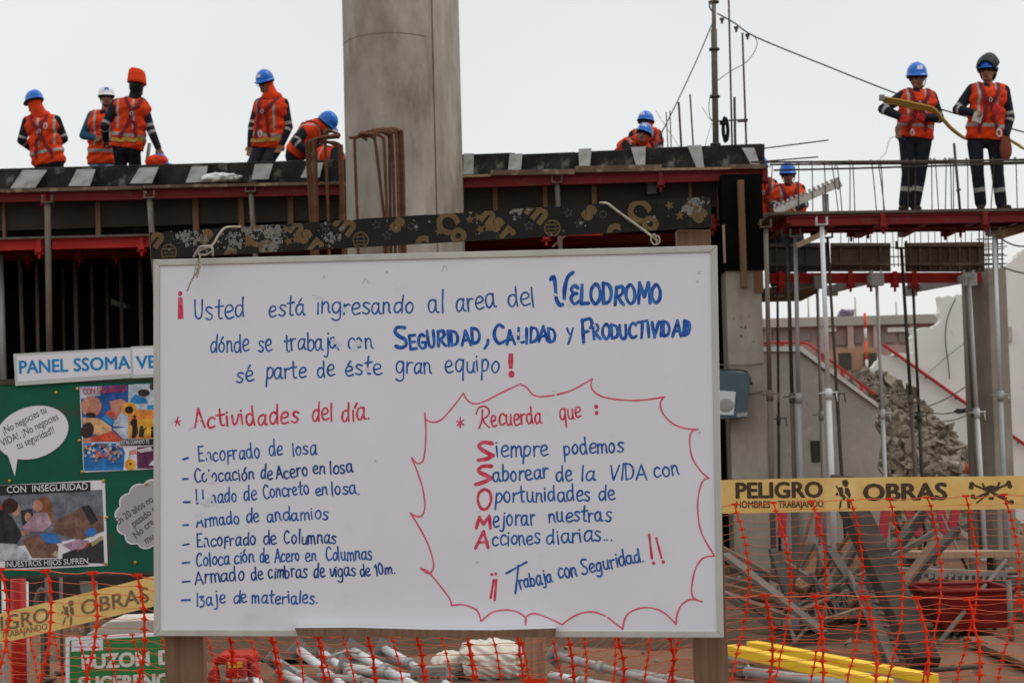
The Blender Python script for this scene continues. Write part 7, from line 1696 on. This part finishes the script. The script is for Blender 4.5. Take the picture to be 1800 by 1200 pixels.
        m.add(vs, [(i * (nu + 1) + j, (i + 1) * (nu + 1) + j, (i + 1) * (nu + 1) + j + 1, i * (nu + 1) + j + 1) for i in range(nv) for j in range(nu)], True); mo = m.build('welding_mask', M_black, t, local=True); mo.modifiers.new('t', 'SOLIDIFY').thickness = .006
        Hm = Body(); Hm.ell(hd + hr @ Vector((0, .035, .02)), (.098 * hk, .118 * hk, .140 * hk), hr, 0); Hm.limb(hd + hr @ Vector((.01, .05, .10)), hd + hr @ Vector((.03, .075, .165)), .07, .03, 0); hm = Hm.mesh('mask_cover', .010, [M_black], 4)
        bm = bmesh.new(); bm.from_mesh(hm); kill = [f_ for f_ in bm.faces if (hr.transposed() @ (f_.calc_center_median() - hd)).normalized().dot(Vector((0, -1, .1))) > -.05]; bmesh.ops.delete(bm, geom=kill, context='FACES'); bm.to_mesh(hm); bm.free(); co_ = link(hm, 'mask_cover', t); co_.modifiers.new('t', 'SOLIDIFY').thickness = .006
    return t, L, base
BK = (0, 1, 0); FT = (0, -1, 0)
person('worker at far left seen from behind in orange vest and hood with blue helmet', 26.0, dict(head=(60, 181), neck=(71, 204), shL=(43, 214), shR=(104, 212), pel=(86, 286), elL=(38, 247), haL=(62, 266, -.22 + .44), elR=(112, 244, .05), haR=(88, 262, .25)), face=(-.75, .65, -.25), torso_front=(.1, 1, 0), deckz=DECKZ, hood=True)
person('worker in white helmet with teal sleeves and pale jeans, facing the camera', 26.9, dict(head=(187, 172), neck=(184, 196), shL=(158, 204), shR=(206, 204), pel=(182, 286), elL=(147, 238), haL=(168, 243, -.15), elR=(212, 238), haR=(192, 250, -.16)), face=(.25, -1, -.1), deckz=DECKZ, hat='white', sleeve=7, trousers=8, sl_bands=False, harness=False, sticker=M_hblue)
w3 = person('worker seen from behind with tall orange bonnet, yellow belt and striped dark sleeves', 25.8, dict(head=(241, 152), neck=(237, 172), shL=(198, 184), shR=(256, 183), pel=(224, 258), elL=(184, 222, -.05), haL=(186, 246, .16), elR=(265, 228), haR=(279, 262, -.05)), face=(.35, .95, -.12), torso_front=(-.1, 1, 0), deckz=DECKZ, hat='bonnet', belt=M_yellowstrap)
person('slim standing worker with blue helmet, orange hood and glasses, looking down left', 25.4, dict(head=(466, 146), neck=(478, 172), shL=(451, 183), shR=(503, 182), pel=(470, 258), elL=(444, 222, -.03), haL=(440, 258, -.05), elR=(507, 224), haR=(494, 256, -.1)), face=(-.55, -1, -.42), torso_front=(-.35, -1, 0), deckz=DECKZ, hood=True, glasses=True, belt=M_yellowstrap, sticker=M_hwhite)
person('worker bending forward with blue helmet seen from the side, left of the big column', 25.2, dict(head=(574, 219, -.1), neck=(558, 221), shL=(535, 232, -.17), shR=(542, 226, .17), pel=(520, 268, .05), elL=(520, 250, -.25), haL=(545, 270, -.28), elR=(560, 255, .2), haR=(575, 270, .1)), face=(.75, -.3, -.75), torso_front=(.55, -.1, -.8), deckz=DECKZ, hood=True)
person('crouched worker of whom only the orange back shows beside the big column', 25.0, dict(head=(590, 298, .12), neck=(592, 280), shL=(588, 268, -.18), shR=(592, 266, .18), pel=(566, 276, .05), elL=(588, 292, -.25), haL=(605, 305, -.2), elR=(592, 290, .25), haR=(608, 303, .15)), face=(.8, -.2, -.75), torso_front=(.35, -.1, -.95), deckz=DECKZ, hood=False)
person('front one of two crouching workers, blue helmet, turning to look at the camera', 24.9, dict(head=(1131, 238, -.1), neck=(1120, 252), shL=(1098, 253, -.1), shR=(1140, 262, .05), pel=(1096, 292, .2), elL=(1104, 276, -.2), haL=(1120, 296, -.28), elR=(1142, 284, -.15), haR=(1128, 300, -.25)), face=(-.2, -1, .10), torso_front=(.35, -1, -.45), deckz=DECKZ, hood=True, tilt=R(16), sticker=M_hwhite, k=.92)
person('rear one of two crouching workers, half hidden, with blue helmet and orange hood', 25.6, dict(head=(1135, 217), neck=(1137, 233), shL=(1109, 238), shR=(1160, 236), pel=(1134, 300, .1), elL=(1106, 268), haL=(1122, 290, -.2), elR=(1160, 266, -.08), haR=(1142, 280, -.24)), face=(-.5, -1, .05), deckz=DECKZ, hood=True, sticker=M_hwhite, k=.94)
person('low worker with blue helmet standing behind the notched board', 26.0, dict(head=(1385, 308), neck=(1386, 324), shL=(1368, 334), shR=(1410, 332), pel=(1388, 405), elL=(1364, 362, -.05), haL=(1380, 372, -.25), elR=(1414, 360), haR=(1396, 366, -.25)), face=(-.05, -1, -.15), deckz=LZ)
person('partly hidden worker in orange vest cut off by the deck end', 26.3, dict(head=(1336, 296), neck=(1338, 314), shL=(1322, 324), shR=(1362, 324), pel=(1342, 398), elL=(1318, 352), haL=(1326, 374, -.2), elR=(1368, 352, -.03), haR=(1362, 380, -.15)), face=(-.2, -1, -.1), deckz=LZ)
w9 = person('standing worker with blue helmet, red gloves and yellow sling over the arm', 23.2, dict(head=(1612, 137), neck=(1614, 160), shL=(1583, 168), shR=(1642, 170), pel=(1607, 240), elL=(1552, 192, -.02), haL=(1586, 207, -.22), elR=(1651, 208), haR=(1622, 206, -.24), hipL=(1594, 248), hipR=(1624, 248), knL=(1596, 307, -.04), knR=(1617, 307, -.05), footL=(1590, 362), footR=(1608, 363, -.05)), face=(.05, -1, -.18), leg_bands=True, glove=3, sticker=M_hwhite, hs=1.12, group='construction workers', feet=((-.5, -1, 0), (.1, -1, 0)))
w10 = person('standing worker at far right with black welding mask tipped up', 23.1, dict(head=(1736, 126), neck=(1737, 149), shL=(1703, 158), shR=(1771, 160), pel=(1731, 243), elL=(1683, 193), haL=(1714, 199, -.22), elR=(1775, 207), haR=(1768, 240, -.08), hipL=(1714, 252), hipR=(1749, 252), knL=(1719, 310, -.04), knR=(1754, 310, -.04), footL=(1724, 361), footR=(1760, 361)), face=(-.45, -1, -.05), hat='mask', hs=1.12, leg_bands=True, feet=((-.2, -1, 0), (.35, -1, 0)))
# things the workers hold or carry
def held(name, label, cat, mb, mt, o): return tag(mb.build(name, mt, origin=o, bevel=.004), label, cat)
m = MB(); o = P(1718, 207, 22.85)
m.box(o, (.10, .05, .12), Euler((.1, .3, .2)).to_matrix()); held('work_block', 'pale block held in the hand of the worker with the welding mask', 'block', m, M_concgrey, o)
m = MB(); o = P(1752, 196, 22.84); m.ell(o, (.055, .045, .10), nu=12, nv=8); m.box(o + Vector((0, -.02, -.08)), (.05, .05, .08)); tag(m.build('red_pouch', M_glove, origin=o), 'red rag tucked at the chest of the worker with the welding mask', 'rag')
m = MB(); o = P(1768, 262, 22.9); m.ell(o, (.075, .05, .14), nu=14, nv=10); m.box(o + Vector((0, 0, .12)), (.1, .06, .05)); tag(m.build('tool_pouch', mat('red brown canvas', (.17, .045, .03), .9), origin=o), 'reddish canvas pouch hanging at the hip of the worker with the welding mask', 'pouch')
def carabiner(px, py, Y, s, label):
    c = P(px, py, Y); m = MB(); s *= .72; m.tube([c + Vector((s * .6 * math.cos(i * .5236), 0, s * math.sin(i * .5236))) for i in range(12)], s * .24, n=6, closed=True); m.box(c + Vector((0, .0, s * 1.1)), (s * .5, s * .4, s * .6)); tag(m.build('snap_hook', M_steelring, origin=c), label, 'snap hook')
carabiner(1756, 234, 22.9, .062, 'silver snap hook at the hip of the worker with the welding mask'); carabiner(1604, 233, 22.95, .045, 'silver snap hook at the waist of the worker with red gloves'); carabiner(457, 236, 25.1, .055, 'pale snap hook at the waist of the slim standing worker'); carabiner(80, 222, 25.75, .05, 'silver snap hook between the shoulders of the far left worker')
def sling(label, pts, w, th):
    ps = catmull([P(*p) for p in pts], 6); m = MB(); m.tube(ps, [w * (0.75 + .25 * math.sin(i * .3)) for i in range(len(ps))], n=8); return tag(m.build('webbing_sling', M_yellowstrap, origin=ps[0]), label, 'sling')
sl_ = MB()
for k, dz in enumerate((0, 4, 8)):
    ps = catmull([P(x, y + dz * f_, 22.88 + .02 * k) for x, y, f_ in ((1549, 169, .5), (1558, 172, 1), (1585, 177, 1), (1612, 183, 1), (1640, 190, .7), (1655, 205, .5), (1672, 224, .4), (1690, 239, .2), (1697, 243, .1))], 5); sl_.tube(ps, .016, n=6)
tag(sl_.build('webbing_sling', M_yellowstrap, origin=P(1549, 169, 22.88)), 'bundle of yellow webbing slings carried between the two standing right workers', 'sling')
sling('second yellow sling hanging at the far right hip, running out of frame', [(1775, 246, 22.9), (1790, 255, 22.9), (1805, 263, 22.9), (1850, 270, 22.9)], .02, .01)
m = MB(); c = P(1550, 172, 22.87); m.box(c, (.06, .05, .07)); held('sling_buckle', 'grey buckle at the elbow end of the yellow sling bundle', 'buckle', m, M_plate, c)
cable('thin curled wire dangling left of the worker with red gloves', [(1592, 245, 23), (1570, 241, 23), (1562, 250, 23), (1557, 268, 23), (1550, 276, 23), (1546, 282, 23)], .0035)
m = MB(); o = P(1580, 232, 22.95); m.box(o, (.05, .06, .16)); held('tool_bag', 'brown tool bag at the left hip of the worker with red gloves', 'bag', m, M_woodledge, o)
# helmet with orange cover by the bonneted worker's hand
cv = P(279, 282, 25.75); he_t = thing('hard_hat', 'blue hard hat with orange cloth cover held in the hand of the orange-bonneted worker', 'helmet', cv)
helmet_mesh(head_rot((1, -.3, 0)), Vector((0, 0, -.03)), 1.0, M_hblue, 'shell', he_t, None, False)
bm = bmesh.new(); bmesh.ops.create_icosphere(bm, subdivisions=4, radius=1)
for v in bm.verts:
    n_ = v.co.copy(); f_ = 1 + .08 * math.sin(n_.x * 9 + n_.z * 7) * math.sin(n_.y * 8); v.co = Vector((n_.x * .15 * f_ - .02, n_.y * .15 * f_ - .04, n_.z * .10 * f_ - .03))
mm = bpy.data.meshes.new('cover'); bm.to_mesh(mm); bm.free(); mm.materials.append(M_orange)
for p in mm.polygons: p.use_smooth = True
q = bpy.data.objects.new('cloth_cover', mm); COL.objects.link(q); q.parent = he_t
m = MB(); m.tube([P(263, 252, 25.9), P(258, 287, 25.9)], .025, n=8); tag(m.build('short_pipe', M_galv, origin=P(258, 287, 25.9)), 'short grey pipe standing beside the orange-bonneted worker', 'pipe')
# glasses of the slim worker: thin dark bar across the eyes
